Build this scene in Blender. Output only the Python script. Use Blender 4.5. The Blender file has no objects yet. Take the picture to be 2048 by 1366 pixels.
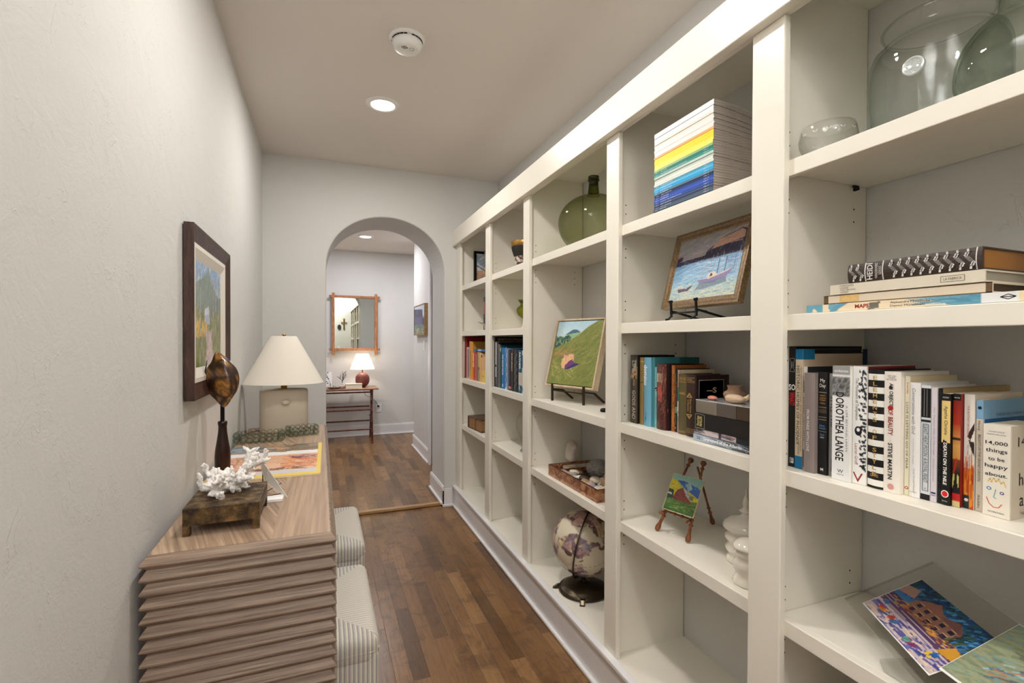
import bpy, math, random
import numpy as np
from mathutils import Matrix, Vector, noise as mnoise

SC = bpy.context.scene
COL = SC.collection

# ------------------------------------------------------------------ camera
FPX, YAW, PITCH, ROLL, HC = 967.3, 0.3722, -0.0106, 0.0038, 1.37
cam_d = bpy.data.cameras.new('camera'); cam_d.sensor_width = 36.0
cam_d.lens = FPX / 2048 * 36.0; cam_d.clip_start = 0.03; cam_d.clip_end = 60
cam = bpy.data.objects.new('camera', cam_d); COL.objects.link(cam)
cam_d.shift_y = 10.0 / 2048
_f = Vector((math.sin(YAW) * math.cos(PITCH), math.cos(YAW) * math.cos(PITCH), math.sin(PITCH)))
_r = Vector((math.cos(YAW), -math.sin(YAW), 0)); _u = _r.cross(_f)
_r, _u = _r * math.cos(ROLL) + _u * math.sin(ROLL), _u * math.cos(ROLL) - _r * math.sin(ROLL)
cam.matrix_world = Matrix.Translation((0, 0, HC)) @ Matrix((_r, _u, -_f)).transposed().to_4x4()
SC.camera = cam

# ------------------------------------------------------------------ colour, world, exposure
vs = SC.view_settings
SC.display_settings.display_device = 'sRGB'
vs.view_transform = 'Standard'; vs.look = 'None'; vs.gamma = 1.0; vs.use_curve_mapping = False
vs.exposure = 0.22
w = bpy.data.worlds.new('world'); SC.world = w; w.use_nodes = True
w.node_tree.nodes['Background'].inputs[0].default_value = (0.75, 0.77, 0.8, 1)
w.node_tree.nodes['Background'].inputs[1].default_value = 0.25
SC.cycles.use_denoising = True
SC.cycles.max_bounces = 9; SC.cycles.diffuse_bounces = 5; SC.cycles.glossy_bounces = 4
SC.cycles.transmission_bounces = 6; SC.cycles.transparent_max_bounces = 16
SC.cycles.caustics_reflective = False; SC.cycles.caustics_refractive = False
SC.cycles.sample_clamp_indirect = 10.0

CEIL = 2.73; CEIL2 = 2.64; FL2 = 0.02
XL, XR = -0.411, 1.40            # left wall, right wall
YA0, YA1 = 3.93, 4.41            # arch wall
YF = 7.17                        # far wall
YB = -1.3                        # wall behind the camera

# ------------------------------------------------------------------ lights: recessed downlights of the two ceilings
def ceiling_lamp(name, x, y, z, watts, size=0.15, col=(1.0, 0.96, 0.915)):
    l = bpy.data.lights.new(name, 'AREA'); l.shape = 'DISK'; l.size = size
    l.energy = watts; l.color = col
    o = bpy.data.objects.new(name, l); COL.objects.link(o); o.location = (x, y, z)
    return o
W_DL = 12.0
SMX, SMY = 0.353, 2.216
DOWN = [(0.32, 2.878), (0.32, 1.45), (0.32, -0.85)]
for (dx, dy) in DOWN:
    ceiling_lamp('downlight_lamp', dx, dy, CEIL - 0.014, W_DL)
ceiling_lamp('downlight_lamp_far', 0.48, 6.15, CEIL2 - 0.014, 15, col=(0.95, 0.95, 1.0))
ceiling_lamp('downlight_lamp_far', -0.6, 5.3, CEIL2 - 0.014, 13, col=(0.95, 0.95, 1.0))
ceiling_lamp('downlight_lamp_far', 1.9, 6.4, CEIL2 - 0.014, 12, col=(0.95, 0.95, 1.0))
# photographer's strobe, bounced off the upper part of the white wall beside the camera
st = bpy.data.lights.new('strobe', 'SPOT'); st.energy = 640; st.spot_size = math.radians(38); st.spot_blend = 0.6
st.shadow_soft_size = 0.06; st.color = (0.94, 0.975, 1.0)
so = bpy.data.objects.new('strobe', st); COL.objects.link(so); so.location = (0.1, -0.2, 1.9)
so.rotation_euler = (Vector((-0.36, 0.12, 2.70)) - so.location).to_track_quat('-Z', 'Y').to_euler()

# added ambient fill, bounced off the wall and ceiling behind the camera
s2 = bpy.data.lights.new('rear_fill', 'SPOT'); s2.energy = 260; s2.spot_size = math.radians(80); s2.spot_blend = 0.8
s2.shadow_soft_size = 0.06; s2.color = (0.94, 0.975, 1.0)
so2 = bpy.data.objects.new('rear_fill', s2); COL.objects.link(so2); so2.location = (0.1, -0.25, 1.9)
so2.rotation_euler = (Vector((0.45, -0.9, 2.73)) - so2.location).to_track_quat('-Z', 'Y').to_euler()

# ------------------------------------------------------------------ materials
def lin(c):
    return tuple((v / 12.92 if v <= 0.04045 else ((v + 0.055) / 1.055) ** 2.4) for v in c)
def rgb(r, g, b): return lin((r / 255, g / 255, b / 255))
MATS = {}
def mat(name, color, rough=0.5, metal=0.0, spec=0.5, coat=0.0, emit=None, estr=0, bump=None, sheen=0.0):
    """color: linear tuple. bump: (scale, strength, distance)"""
    if name in MATS: return MATS[name]
    m = bpy.data.materials.new(name); m.use_nodes = True
    nt = m.node_tree; b = nt.nodes['Principled BSDF']
    b.inputs['Base Color'].default_value = (*color, 1)
    b.inputs['Roughness'].default_value = rough
    b.inputs['Metallic'].default_value = metal
    b.inputs['Specular IOR Level'].default_value = spec
    b.inputs['Coat Weight'].default_value = coat
    if sheen: b.inputs['Sheen Weight'].default_value = sheen
    if emit:
        b.inputs['Emission Color'].default_value = (*emit, 1); b.inputs['Emission Strength'].default_value = estr
    if bump:
        tc = nt.nodes.new('ShaderNodeTexCoord'); n = nt.nodes.new('ShaderNodeTexNoise')
        n.inputs['Scale'].default_value = bump[0]; n.inputs['Detail'].default_value = 4
        nt.links.new(tc.outputs['Object'], n.inputs['Vector'])
        bp = nt.nodes.new('ShaderNodeBump'); bp.inputs['Strength'].default_value = bump[1]; bp.inputs['Distance'].default_value = bump[2]
        nt.links.new(n.outputs['Fac'], bp.inputs['Height']); nt.links.new(bp.outputs['Normal'], b.inputs['Normal'])
    MATS[name] = m
    return m
class NT:
    """small node helper"""
    def __init__(s, m): s.m = m; s.t = m.node_tree; s.n = s.t.nodes; s.b = s.n['Principled BSDF']
    def new(s, typ, **kw):
        x = s.n.new(typ)
        for k, v in kw.items():
            if k.startswith('_'): x.inputs[k[1:].replace('_', ' ')].default_value = v
            else: setattr(x, k, v)
        return x
    def l(s, a, b): s.t.links.new(a, b)
    def math(s, op, a, b=None, c=None):
        x = s.n.new('ShaderNodeMath'); x.operation = op
        for i, v in enumerate((a, b, c)):
            if v is None: continue
            if isinstance(v, (int, float)): x.inputs[i].default_value = v
            else: s.l(v, x.inputs[i])
        return x.outputs[0]
    def ramp(s, fac, stops):
        x = s.n.new('ShaderNodeValToRGB'); e = x.color_ramp.elements
        while len(e) < len(stops): e.new(0.5)
        for k, (p, c) in enumerate(stops):
            e[k].position = p; e[k].color = (*c, 1) if len(c) == 3 else c
        s.l(fac, x.inputs[0]); return x.outputs[0]
    def mix(s, fac, a, b, typ='MIX'):
        x = s.n.new('ShaderNodeMix'); x.data_type = 'RGBA'; x.blend_type = typ
        for sock, v in ((x.inputs[0], fac), (x.inputs[6], a), (x.inputs[7], b)):
            if isinstance(v, (int, float)): sock.default_value = v
            elif isinstance(v, tuple): sock.default_value = (*v, 1)
            else: s.l(v, sock)
        return x.outputs[2]

def plaster(name, color, scale=1.0, strength=0.5):
    m = mat(name, color, 0.72, spec=0.28); t = NT(m)
    tc = t.new('ShaderNodeTexCoord')
    n1 = t.new('ShaderNodeTexNoise', _Scale=7 * scale, _Detail=6.0, _Roughness=0.6, _Distortion=0.6)
    n2 = t.new('ShaderNodeTexNoise', _Scale=170 * scale, _Detail=2.0)
    n3 = t.new('ShaderNodeTexNoise', _Scale=11 * scale, _Detail=3.0, _Distortion=2.2)
    for n in (n1, n2, n3): t.l(tc.outputs['Object'], n.inputs['Vector'])
    # trowel marks: thin ridges along iso-lines of a warped noise
    rid = t.math('ABSOLUTE', t.math('SUBTRACT', n3.outputs['Fac'], 0.5))
    rid = t.ramp(rid, [(0.0, (1, 1, 1)), (0.012, (0.0, 0.0, 0.0))])
    msk = t.ramp(n1.outputs['Fac'], [(0.52, (0, 0, 0)), (0.6, (1, 1, 1))])
    rm = t.math('MULTIPLY', rid, msk)
    h = t.math('ADD', t.math('MULTIPLY', n1.outputs['Fac'], 1.6), t.math('MULTIPLY', n2.outputs['Fac'], 0.16))
    h = t.math('ADD', h, t.math('MULTIPLY', rm, 0.35))
    bp = t.new('ShaderNodeBump'); bp.inputs['Strength'].default_value = strength; bp.inputs['Distance'].default_value = 0.004
    t.l(h, bp.inputs['Height']); t.l(bp.outputs['Normal'], t.b.inputs['Normal'])
    return m
M_WALL = plaster('wall_plaster', rgb(213, 212, 209), 1.0, 0.5)
M_CEIL = plaster('ceiling_plaster', rgb(226, 219, 212), 0.8, 0.35)
M_SHELF = mat('shelf_paint', rgb(235, 230, 217), 0.32, spec=0.4, bump=(60, 0.05, 0.001))
M_TRIM = mat('trim_paint', rgb(232, 231, 232), 0.3, spec=0.45)
M_HOLE_GAP = mat('hole_gap_dark', (0.012, 0.01, 0.008), 0.9)

def floor_mat():
    m = mat('wood_floor', (0.1, 0.06, 0.03), 0.26, spec=0.5); t = NT(m)
    tc = t.new('ShaderNodeTexCoord'); sep = t.new('ShaderNodeSeparateXYZ'); t.l(tc.outputs['Object'], sep.inputs[0])
    W, L = 0.068, 0.55
    cx = t.math('DIVIDE', sep.outputs[0], W); ci = t.math('FLOOR', cx)
    wn = t.new('ShaderNodeTexWhiteNoise', noise_dimensions='1D'); t.l(ci, wn.inputs['W'])
    yy = t.math('ADD', t.math('DIVIDE', sep.outputs[1], L), t.math('MULTIPLY', wn.outputs['Value'], 17.3)); ri = t.math('FLOOR', yy)
    cmb = t.new('ShaderNodeCombineXYZ'); t.l(ci, cmb.inputs[0]); t.l(ri, cmb.inputs[1])
    w2 = t.new('ShaderNodeTexWhiteNoise', noise_dimensions='3D'); t.l(cmb.outputs[0], w2.inputs['Vector'])
    base = t.ramp(w2.outputs['Value'], [(0.0, rgb(96, 68, 40)), (0.2, rgb(122, 88, 54)), (0.6, rgb(136, 100, 62)), (1.0, rgb(152, 114, 74))])
    # grain
    mp = t.new('ShaderNodeMapping'); mp.inputs['Scale'].default_value = (60, 3.2, 60); t.l(tc.outputs['Object'], mp.inputs['Vector'])
    off = t.new('ShaderNodeVectorMath', operation='ADD'); t.l(mp.outputs[0], off.inputs[0]); t.l(w2.outputs['Color'], off.inputs[1])
    g = t.new('ShaderNodeTexNoise', _Scale=1.6, _Detail=5.0, _Distortion=1.2); t.l(off.outputs[0], g.inputs['Vector'])
    gc = t.ramp(g.outputs['Fac'], [(0.3, (0.6, 0.56, 0.52)), (0.55, (1, 1, 1)), (0.8, (1.18, 1.15, 1.1))])
    c = t.mix(0.75, base, gc, 'MULTIPLY')
    # mineral blotches of the maple
    bl = t.new('ShaderNodeTexNoise', _Scale=7.5, _Detail=5.0, _Roughness=0.65, _Distortion=0.8); t.l(tc.outputs['Object'], bl.inputs['Vector'])
    bm = t.ramp(bl.outputs['Fac'], [(0.50, (0, 0, 0)), (0.66, (1, 1, 1))])
    c = t.mix(t.math('MULTIPLY', bm, 0.6), c, rgb(74, 52, 36))
    # seams
    fx = t.math('FRACT', cx); fy = t.math('FRACT', yy)
    ex = t.math('MINIMUM', fx, t.math('SUBTRACT', 1.0, fx)); ey = t.math('MULTIPLY', t.math('MINIMUM', fy, t.math('SUBTRACT', 1.0, fy)), L / W)
    e = t.math('MINIMUM', ex, ey); s = t.ramp(e, [(0.0, (1, 1, 1)), (0.014, (0, 0, 0))])
    c = t.mix(t.math('MULTIPLY', s, 0.6), c, rgb(38, 24, 15))
    t.l(c, t.b.inputs['Base Color'])
    rr = t.ramp(g.outputs['Fac'], [(0.2, (0.36, 0.36, 0.36)), (0.8, (0.25, 0.25, 0.25))]); t.l(rr, t.b.inputs['Roughness'])
    bp = t.new('ShaderNodeBump', invert=True); bp.inputs['Strength'].default_value = 0.25; bp.inputs['Distance'].default_value = 0.002
    t.l(s, bp.inputs['Height']); t.l(bp.outputs['Normal'], t.b.inputs['Normal'])
    return m
M_FLOOR = floor_mat()

def wood(name, dark, light, scale=(3, 60, 60), rough=0.5, lines=0.5, spec=0.4):
    m = mat(name, light, rough, spec=spec); t = NT(m)
    tc = t.new('ShaderNodeTexCoord'); mp = t.new('ShaderNodeMapping'); mp.inputs['Scale'].default_value = scale
    t.l(tc.outputs['Object'], mp.inputs['Vector'])
    n = t.new('ShaderNodeTexNoise', _Scale=1.0, _Detail=6.0, _Roughness=0.65, _Distortion=0.4); t.l(mp.outputs[0], n.inputs['Vector'])
    n2 = t.new('ShaderNodeTexNoise', _Scale=3.3, _Detail=3.0); t.l(mp.outputs[0], n2.inputs['Vector'])
    c = t.ramp(n.outputs['Fac'], [(0.3, dark), (0.62, light)])
    c = t.mix(lines, c, t.ramp(n2.outputs['Fac'], [(0.35, (0.62, 0.6, 0.58)), (0.6, (1.1, 1.1, 1.1))]), 'MULTIPLY')
    t.l(c, t.b.inputs['Base Color'])
    bp = t.new('ShaderNodeBump'); bp.inputs['Strength'].default_value = 0.25; bp.inputs['Distance'].default_value = 0.001
    t.l(n2.outputs['Fac'], bp.inputs['Height']); t.l(bp.outputs['Normal'], t.b.inputs['Normal'])
    return m

def vcol(name='painted_canvas', rough=0.55, bump=0.0, metal=0, coat=0.0, spec=0.4):
    if name in MATS: return MATS[name]
    m = mat(name, (0.8, 0.8, 0.8), rough, metal, spec=spec, coat=coat); t = NT(m)
    a = t.new('ShaderNodeAttribute', attribute_name='paint'); t.l(a.outputs['Color'], t.b.inputs['Base Color'])
    if bump:
        bw = t.new('ShaderNodeRGBToBW'); t.l(a.outputs['Color'], bw.inputs[0])
        bp = t.new('ShaderNodeBump'); bp.inputs['Strength'].default_value = bump; bp.inputs['Distance'].default_value = 0.002
        t.l(bw.outputs[0], bp.inputs['Height']); t.l(bp.outputs['Normal'], t.b.inputs['Normal'])
    return m

def thin_glass(name, tint, edge, rough=0.02, refl=1.0):
    """thin blown glass: clear face-on, tinted and mirror-like towards the rim, lets light through"""
    if name in MATS: return MATS[name]
    m = bpy.data.materials.new(name); m.use_nodes = True; nt = m.node_tree; nt.nodes.clear()
    t = nt.nodes
    out = t.new('ShaderNodeOutputMaterial'); tr = t.new('ShaderNodeBsdfTransparent'); gl = t.new('ShaderNodeBsdfGlossy')
    gl.inputs['Roughness'].default_value = rough
    lw = t.new('ShaderNodeLayerWeight'); lw.inputs['Blend'].default_value = 0.35
    mx = t.new('ShaderNodeMix'); mx.data_type = 'RGBA'
    mx.inputs[6].default_value = (*tint, 1); mx.inputs[7].default_value = (*edge, 1)
    nt.links.new(lw.outputs['Facing'], mx.inputs[0]); nt.links.new(mx.outputs[2], tr.inputs['Color'])
    l2 = t.new('ShaderNodeLayerWeight'); l2.inputs['Blend'].default_value = 0.5      # facing: 0 head-on, 1 grazing, same on both sides
    pw = t.new('ShaderNodeMath'); pw.operation = 'POWER'; pw.inputs[1].default_value = 4.5; nt.links.new(l2.outputs['Facing'], pw.inputs[0])
    ml = t.new('ShaderNodeMath'); ml.operation = 'MULTIPLY_ADD'; ml.inputs[1].default_value = 0.55 * refl; ml.inputs[2].default_value = 0.035; nt.links.new(pw.outputs[0], ml.inputs[0])
    ms = t.new('ShaderNodeMixShader'); nt.links.new(ml.outputs[0], ms.inputs[0]); nt.links.new(tr.outputs[0], ms.inputs[1]); nt.links.new(gl.outputs[0], ms.inputs[2])
    nt.links.new(ms.outputs[0], out.inputs[0]); MATS[name] = m
    return m

# ------------------------------------------------------------------ mesh builder
ID = Matrix.Identity(4)
_txt = {}
def text_geo(s, bold=0.0, shear=0.0):
    k = (s, bold, shear)
    if k in _txt: return _txt[k]
    c = bpy.data.curves.new('t', 'FONT'); c.body = s; c.size = 1.0; c.resolution_u = 2; c.offset = bold; c.shear = shear
    o = bpy.data.objects.new('t', c); COL.objects.link(o)
    bpy.context.view_layer.update()
    me = bpy.data.meshes.new_from_object(o.evaluated_get(bpy.context.evaluated_depsgraph_get()))
    vs_ = [(v.co.x, v.co.y) for v in me.vertices]; fs = [tuple(p.vertices) for p in me.polygons]
    bpy.data.objects.remove(o); bpy.data.curves.remove(c); bpy.data.meshes.remove(me)
    if vs_:
        x0 = min(v[0] for v in vs_); x1 = max(v[0] for v in vs_)
        y0 = min(v[1] for v in vs_); y1 = max(v[1] for v in vs_)
    else: x0 = y0 = 0; x1 = y1 = 1
    _txt[k] = (vs_, fs, x0, x1, y0, y1); return _txt[k]

class MB:
    def __init__(s, M=None):
        s.v = []; s.f = []; s.mi = []; s.mats = []; s.M = M or ID; s.sm = []; s.col = []; s.hascol = False
    def _m(s, m):
        if m not in s.mats: s.mats.append(m)
        return s.mats.index(m)
    def add(s, vs_, fs, m, smooth=False, cols=None):
        b = len(s.v); k = s._m(m)
        s.v += [tuple(s.M @ Vector(p)) for p in vs_]
        s.col += (cols if cols is not None else [(1, 1, 1)] * len(vs_))
        if cols is not None: s.hascol = True
        for f in fs:
            s.f.append(tuple(b + i for i in f)); s.mi.append(k); s.sm.append(smooth)
        return s
    def box(s, x0, x1, y0, y1, z0, z1, m):
        v = [(x, y, z) for z in (z0, z1) for y in (y0, y1) for x in (x0, x1)]
        return s.add(v, [(0, 2, 3, 1), (4, 5, 7, 6), (0, 1, 5, 4), (2, 6, 7, 3), (0, 4, 6, 2), (1, 3, 7, 5)], m)
    def rbox(s, x0, x1, y0, y1, z0, z1, r, m, n=3):
        """box with rounded edges: superellipsoid-like shell"""
        vs_ = []; fs = []
        cx, cy, cz = (x0 + x1) / 2, (y0 + y1) / 2, (z0 + z1) / 2; hx, hy, hz = (x1 - x0) / 2, (y1 - y0) / 2, (z1 - z0) / 2
        N = 4 * (n + 1)
        rings = []
        for sgn in (-1, 1):
            seq = range(n + 1) if sgn < 0 else range(n, -1, -1)
            for j in seq:
                a = math.pi / 2 * j / n
                rr = r * (1 - math.sin(a)) if True else 0
                z = cz + sgn * (hz - r + r * math.cos(a))
                rings.append((rr, z))
        for rr, z in rings:
            for q, (sx, sy) in enumerate(((1, 1), (-1, 1), (-1, -1), (1, -1))):
                for j in range(n + 1):
                    a = math.pi / 2 * q + math.pi / 2 * j / n
                    rad = r - rr
                    vs_.append((cx + sx * (hx - r) + rad * math.cos(a), cy + sy * (hy - r) + rad * math.sin(a), z))
        R = len(rings)
        for i in range(R - 1):
            for j in range(N):
                a, b = i * N + j, i * N + (j + 1) % N
                fs.append((a, b, b + N, a + N))
        fs.append(tuple(range(N - 1, -1, -1))); fs.append(tuple((R - 1) * N + j for j in range(N)))
        return s.add(vs_, fs, m, True)
    def prism(s, poly, h0, h1, m, axis='z', smooth=False):
        """poly: 2D points, extruded along axis. axis z: (x,y); y: (x,z); x: (y,z)"""
        def P(p, h): return {'z': (p[0], p[1], h), 'y': (p[0], h, p[1]), 'x': (h, p[0], p[1])}[axis]
        n = len(poly); v = [P(p, h0) for p in poly] + [P(p, h1) for p in poly]
        f = [tuple(range(n - 1, -1, -1)), tuple(range(n, 2 * n))] + [(i, (i + 1) % n, n + (i + 1) % n, n + i) for i in range(n)]
        ar = sum(poly[i][0] * poly[(i + 1) % n][1] - poly[(i + 1) % n][0] * poly[i][1] for i in range(n))
        if (ar < 0) != (axis == 'y'): f = [tuple(reversed(q)) for q in f]
        return s.add(v, f, m, smooth)
    def lathe(s, prof, c, m, n=32, sx=1.0, sy=1.0, smooth=True, flute=0, famp=0.0, cols=None, close=False):
        v = []; f = []; cc = []
        for k, (r, z) in enumerate(prof):
            for i in range(n):
                a = 2 * math.pi * i / n; q = r * (1 + (famp * (1 if i % 2 else -1) if flute else 0))
                v.append((c[0] + q * sx * math.cos(a), c[1] + q * sy * math.sin(a), c[2] + z))
                if cols: cc.append(cols(a, k / (len(prof) - 1), (r, z)))
        for k in range(len(prof) - 1):
            for i in range(n):
                a, b = k * n + i, k * n + (i + 1) % n
                f.append((a, b, b + n, a + n))
        if close:
            f.append(tuple(range(n - 1, -1, -1))); f.append(tuple((len(prof) - 1) * n + i for i in range(n)))
        return s.add(v, f, m, smooth, cc if cols else None)
    def tube(s, pts, r, m, n=8, cap=True, smooth=True):
        """r: number or list"""
        pts = [Vector(p) for p in pts]; R = r if isinstance(r, (list, tuple)) else [r] * len(pts)
        v = []; f = []; up = None
        for i, p in enumerate(pts):
            d = (pts[min(i + 1, len(pts) - 1)] - pts[max(i - 1, 0)]).normalized()
            if up is None: up = d.orthogonal().normalized()
            else:
                up = (up - d * up.dot(d));
                up = up.normalized() if up.length > 1e-6 else d.orthogonal().normalized()
            sd = d.cross(up)
            for j in range(n):
                a = 2 * math.pi * j / n; v.append(tuple(p + (up * math.cos(a) + sd * math.sin(a)) * R[i]))
        for i in range(len(pts) - 1):
            for j in range(n):
                a, b = i * n + j, i * n + (j + 1) % n
                f.append((a, b, b + n, a + n))
        if cap: f.append(tuple(range(n - 1, -1, -1))); f.append(tuple((len(pts) - 1) * n + j for j in range(n)))
        return s.add(v, f, m, smooth)
    def bar(s, a, b, wdt, hgt, m, up=(0, 0, 1)):
        a, b = Vector(a), Vector(b); d = (b - a).normalized(); sd = d.cross(Vector(up)).normalized() * wdt / 2; u = sd.cross(d).normalized() * hgt / 2
        v = [tuple(p + x * sd + y * u) for p in (a, b) for (x, y) in ((-1, -1), (1, -1), (1, 1), (-1, 1))]
        return s.add(v, [(3, 2, 1, 0), (4, 5, 6, 7), (0, 1, 5, 4), (1, 2, 6, 5), (2, 3, 7, 6), (3, 0, 4, 7)], m)
    def sphere(s, c, r, m, nu=16, nv=10, sx=1, sy=1, sz=1, fn=None, colf=None):
        v = []; f = []; cc = []
        for j in range(nv + 1):
            th = math.pi * j / nv
            for i in range(nu):
                a = 2 * math.pi * i / nu
                d = (math.sin(th) * math.cos(a), math.sin(th) * math.sin(a), math.cos(th))
                k = fn(d) if fn else 1.0
                v.append((c[0] + d[0] * r * sx * k, c[1] + d[1] * r * sy * k, c[2] + d[2] * r * sz * k))
                if colf: cc.append(colf(d))
        for j in range(nv):
            for i in range(nu):
                a, b = j * nu + i, j * nu + (i + 1) % nu
                f.append((a, a + nu, b + nu, b))
        return s.add(v, f, m, True, cc if colf else None)
    def disc(s, c, u, w_, r, m, n=24, r2=None):
        """disc in the plane of u,w (ellipse with r, r2)"""
        c, u, w_ = Vector(c), Vector(u).normalized(), Vector(w_).normalized(); r2 = r2 or r
        return s.add([tuple(c + u * r * math.cos(2 * math.pi * i / n) + w_ * r2 * math.sin(2 * math.pi * i / n)) for i in range(n)], [tuple(range(n))], m)
    def quad(s, a, b, c, d, m): return s.add([a, b, c, d], [(0, 1, 2, 3)], m)
    def text(s, body, c, u, v, size, m, maxw=None, bold=0.0, shear=0.0, fitw=None, lift=0.0004):
        """flat lettering centred at c; u reading direction, v up; size: height of the lettering's box"""
        vs_, fs, x0, x1, y0, y1 = text_geo(body, bold, shear)
        if not vs_: return s
        k = size / max(y1 - y0, 1e-6) ; kx = k
        wdt = (x1 - x0) * k
        if fitw: kx = fitw / (x1 - x0)
        elif maxw and wdt > maxw: kx = maxw / (x1 - x0)
        c, u, v = Vector(c), Vector(u).normalized(), Vector(v).normalized(); n = u.cross(v).normalized()
        mx, my = (x0 + x1) / 2, (y0 + y1) / 2
        return s.add([tuple(c + u * (p[0] - mx) * kx + v * (p[1] - my) * k + n * lift) for p in vs_], fs, m)
    def canvas(s, C, o, u, v, m):
        """Canvas C laid on the parallelogram o + a*u + b*v (b upwards)"""
        h, w_ = C.shape[:2]; o, u, v = Vector(o), Vector(u), Vector(v)
        vs_ = []; cc = []
        for j in range(h):
            for i in range(w_):
                vs_.append(tuple(o + u * (i / (w_ - 1)) + v * (j / (h - 1)))); cc.append(tuple(C[j, i]))
        fs = [(j * w_ + i, j * w_ + i + 1, (j + 1) * w_ + i + 1, (j + 1) * w_ + i) for j in range(h - 1) for i in range(w_ - 1)]
        return s.add(vs_, fs, m, False, cc)
    def build(s, name, parent=None, bevel=0, seg=2, remesh=0, sub=0, autosmooth=None):
        me = bpy.data.meshes.new(name); org = parent.location if parent is not None else Vector((0, 0, 0))
        if parent is not None and parent.parent is not None:
            org = parent['_org'] if '_org' in parent else parent.parent.location
        org = Vector(org)
        me.from_pydata([tuple(Vector(p) - org) for p in s.v], [], s.f)
        for m in s.mats: me.materials.append(m)
        me.polygons.foreach_set('material_index', s.mi); me.polygons.foreach_set('use_smooth', s.sm)
        if s.hascol:
            a = me.color_attributes.new('paint', 'FLOAT_COLOR', 'POINT')
            arr = np.ones((len(s.v), 4), dtype=np.float32); arr[:, :3] = np.array(s.col, dtype=np.float32)
            a.data.foreach_set('color', arr.ravel())
        me.update()
        o = bpy.data.objects.new(name, me); COL.objects.link(o)
        if parent is not None: o.parent = parent
        if remesh:
            r = o.modifiers.new('r', 'REMESH'); r.mode = 'VOXEL'; r.voxel_size = remesh; r.use_smooth_shade = True
        if bevel:
            b = o.modifiers.new('b', 'BEVEL'); b.width = bevel; b.segments = seg; b.limit_method = 'ANGLE'; b.angle_limit = math.radians(40)
            b.harden_normals = False
        if sub:
            q = o.modifiers.new('s', 'SUBSURF'); q.levels = sub; q.render_levels = sub
        return o

def tag(o, label, cat, group=None, kind=None):
    if label: o['label'] = label
    if cat: o['category'] = cat
    if group: o['group'] = group
    if kind: o['kind'] = kind
    return o
def thing(name, loc, label, cat, group=None):
    o = bpy.data.objects.new(name, None); o.empty_display_size = 0.05; COL.objects.link(o); o.location = loc
    return tag(o, label, cat, group)
def part(name, mb, parent, label=None, **kw):
    o = mb.build(name, parent, **kw)
    if label: o['label'] = label
    return o
def subpart(name, mb, prt, label=None, **kw):
    """a piece of a part: parts sit at their thing's origin, so shift by the thing's location"""
    root = prt.parent
    o = mb.build(name, root, **kw); o.parent = prt
    if label: o['label'] = label
    return o
def struct(name, mb, label=None, **kw):
    o = mb.build(name, None, **kw); o['kind'] = 'structure'
    if label: o['label'] = label
    return o

# ------------------------------------------------------------------ pictures: colour grids painted on a canvas mesh
def cv(w_, h, c): a = np.zeros((h, w_, 3)); a[:] = rgb(*c); return a
def vnoise(w_, h, sx, sy, seed):
    r = np.random.RandomState(seed); gx, gy = int(w_ / sx) + 3, int(h / sy) + 3; g = r.rand(gy, gx)
    x = np.arange(w_) / sx; y = np.arange(h) / sy; xi = x.astype(int); yi = y.astype(int); fx = x - xi; fy = (y - yi)[:, None]
    fx = fx * fx * (3 - 2 * fx); fy = fy * fy * (3 - 2 * fy)
    a = g[yi][:, xi]; b = g[yi][:, xi + 1]; c = g[yi + 1][:, xi]; d = g[yi + 1][:, xi + 1]
    return (a * (1 - fx) + b * fx) * (1 - fy) + (c * (1 - fx) + d * fx) * fy
def inpoly(C, pts):
    h, w_ = C.shape[:2]; X, Y = np.meshgrid((np.arange(w_) + .5) / w_, (np.arange(h) + .5) / h)
    inside = np.zeros((h, w_), bool); n = len(pts); j = n - 1
    for i in range(n):
        xi, yi = pts[i]; xj, yj = pts[j]
        if yi != yj:
            k = ((yi > Y) != (yj > Y)) & (X < (xj - xi) * (Y - yi) / (yj - yi) + xi); inside ^= k
        j = i
    return inside
def poly(C, pts, c, a=1.0):
    k = inpoly(C, pts); C[k] = C[k] * (1 - a) + np.array(rgb(*c)) * a
def band(C, y0, y1, c0, c1):
    h = C.shape[0]
    for j in range(h):
        t = (j + .5) / h
        if y0 <= t < y1:
            q = (t - y0) / (y1 - y0); C[j] = np.array(rgb(*c0)) * (1 - q) + np.array(rgb(*c1)) * q
def stroke(C, p, q, wd, c, a=1.0):
    h, w_ = C.shape[:2]; X, Y = np.meshgrid((np.arange(w_) + .5) / w_, (np.arange(h) + .5) / h); asp = h / w_
    dx, dy = q[0] - p[0], (q[1] - p[1]) * asp; L = dx * dx + dy * dy + 1e-9
    t = np.clip(((X - p[0]) * dx + (Y - p[1]) * asp * dy) / L, 0, 1)
    d = np.hypot(X - p[0] - t * dx, (Y - p[1]) * asp - t * dy); k = d < wd / 2
    C[k] = C[k] * (1 - a) + np.array(rgb(*c)) * a
def dab(C, n, region, cols, ln, wd, ang, seed, a=0.7):
    r = random.Random(seed)
    for _ in range(n):
        x = r.uniform(region[0], region[2]); y = r.uniform(region[1], region[3]); t = math.radians(ang + r.uniform(-25, 25)); l = ln * r.uniform(.5, 1.3)
        stroke(C, (x, y), (x + l * math.cos(t), y + l * math.sin(t)), wd, r.choice(cols), a)
def grainy(C, amt, seed, sx=2, sy=1.2):
    h, w_ = C.shape[:2]; n = vnoise(w_, h, sx, sy, seed) - .5; C *= (1 + amt * 2 * n)[:, :, None]; np.clip(C, 0, 1, C)

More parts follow.
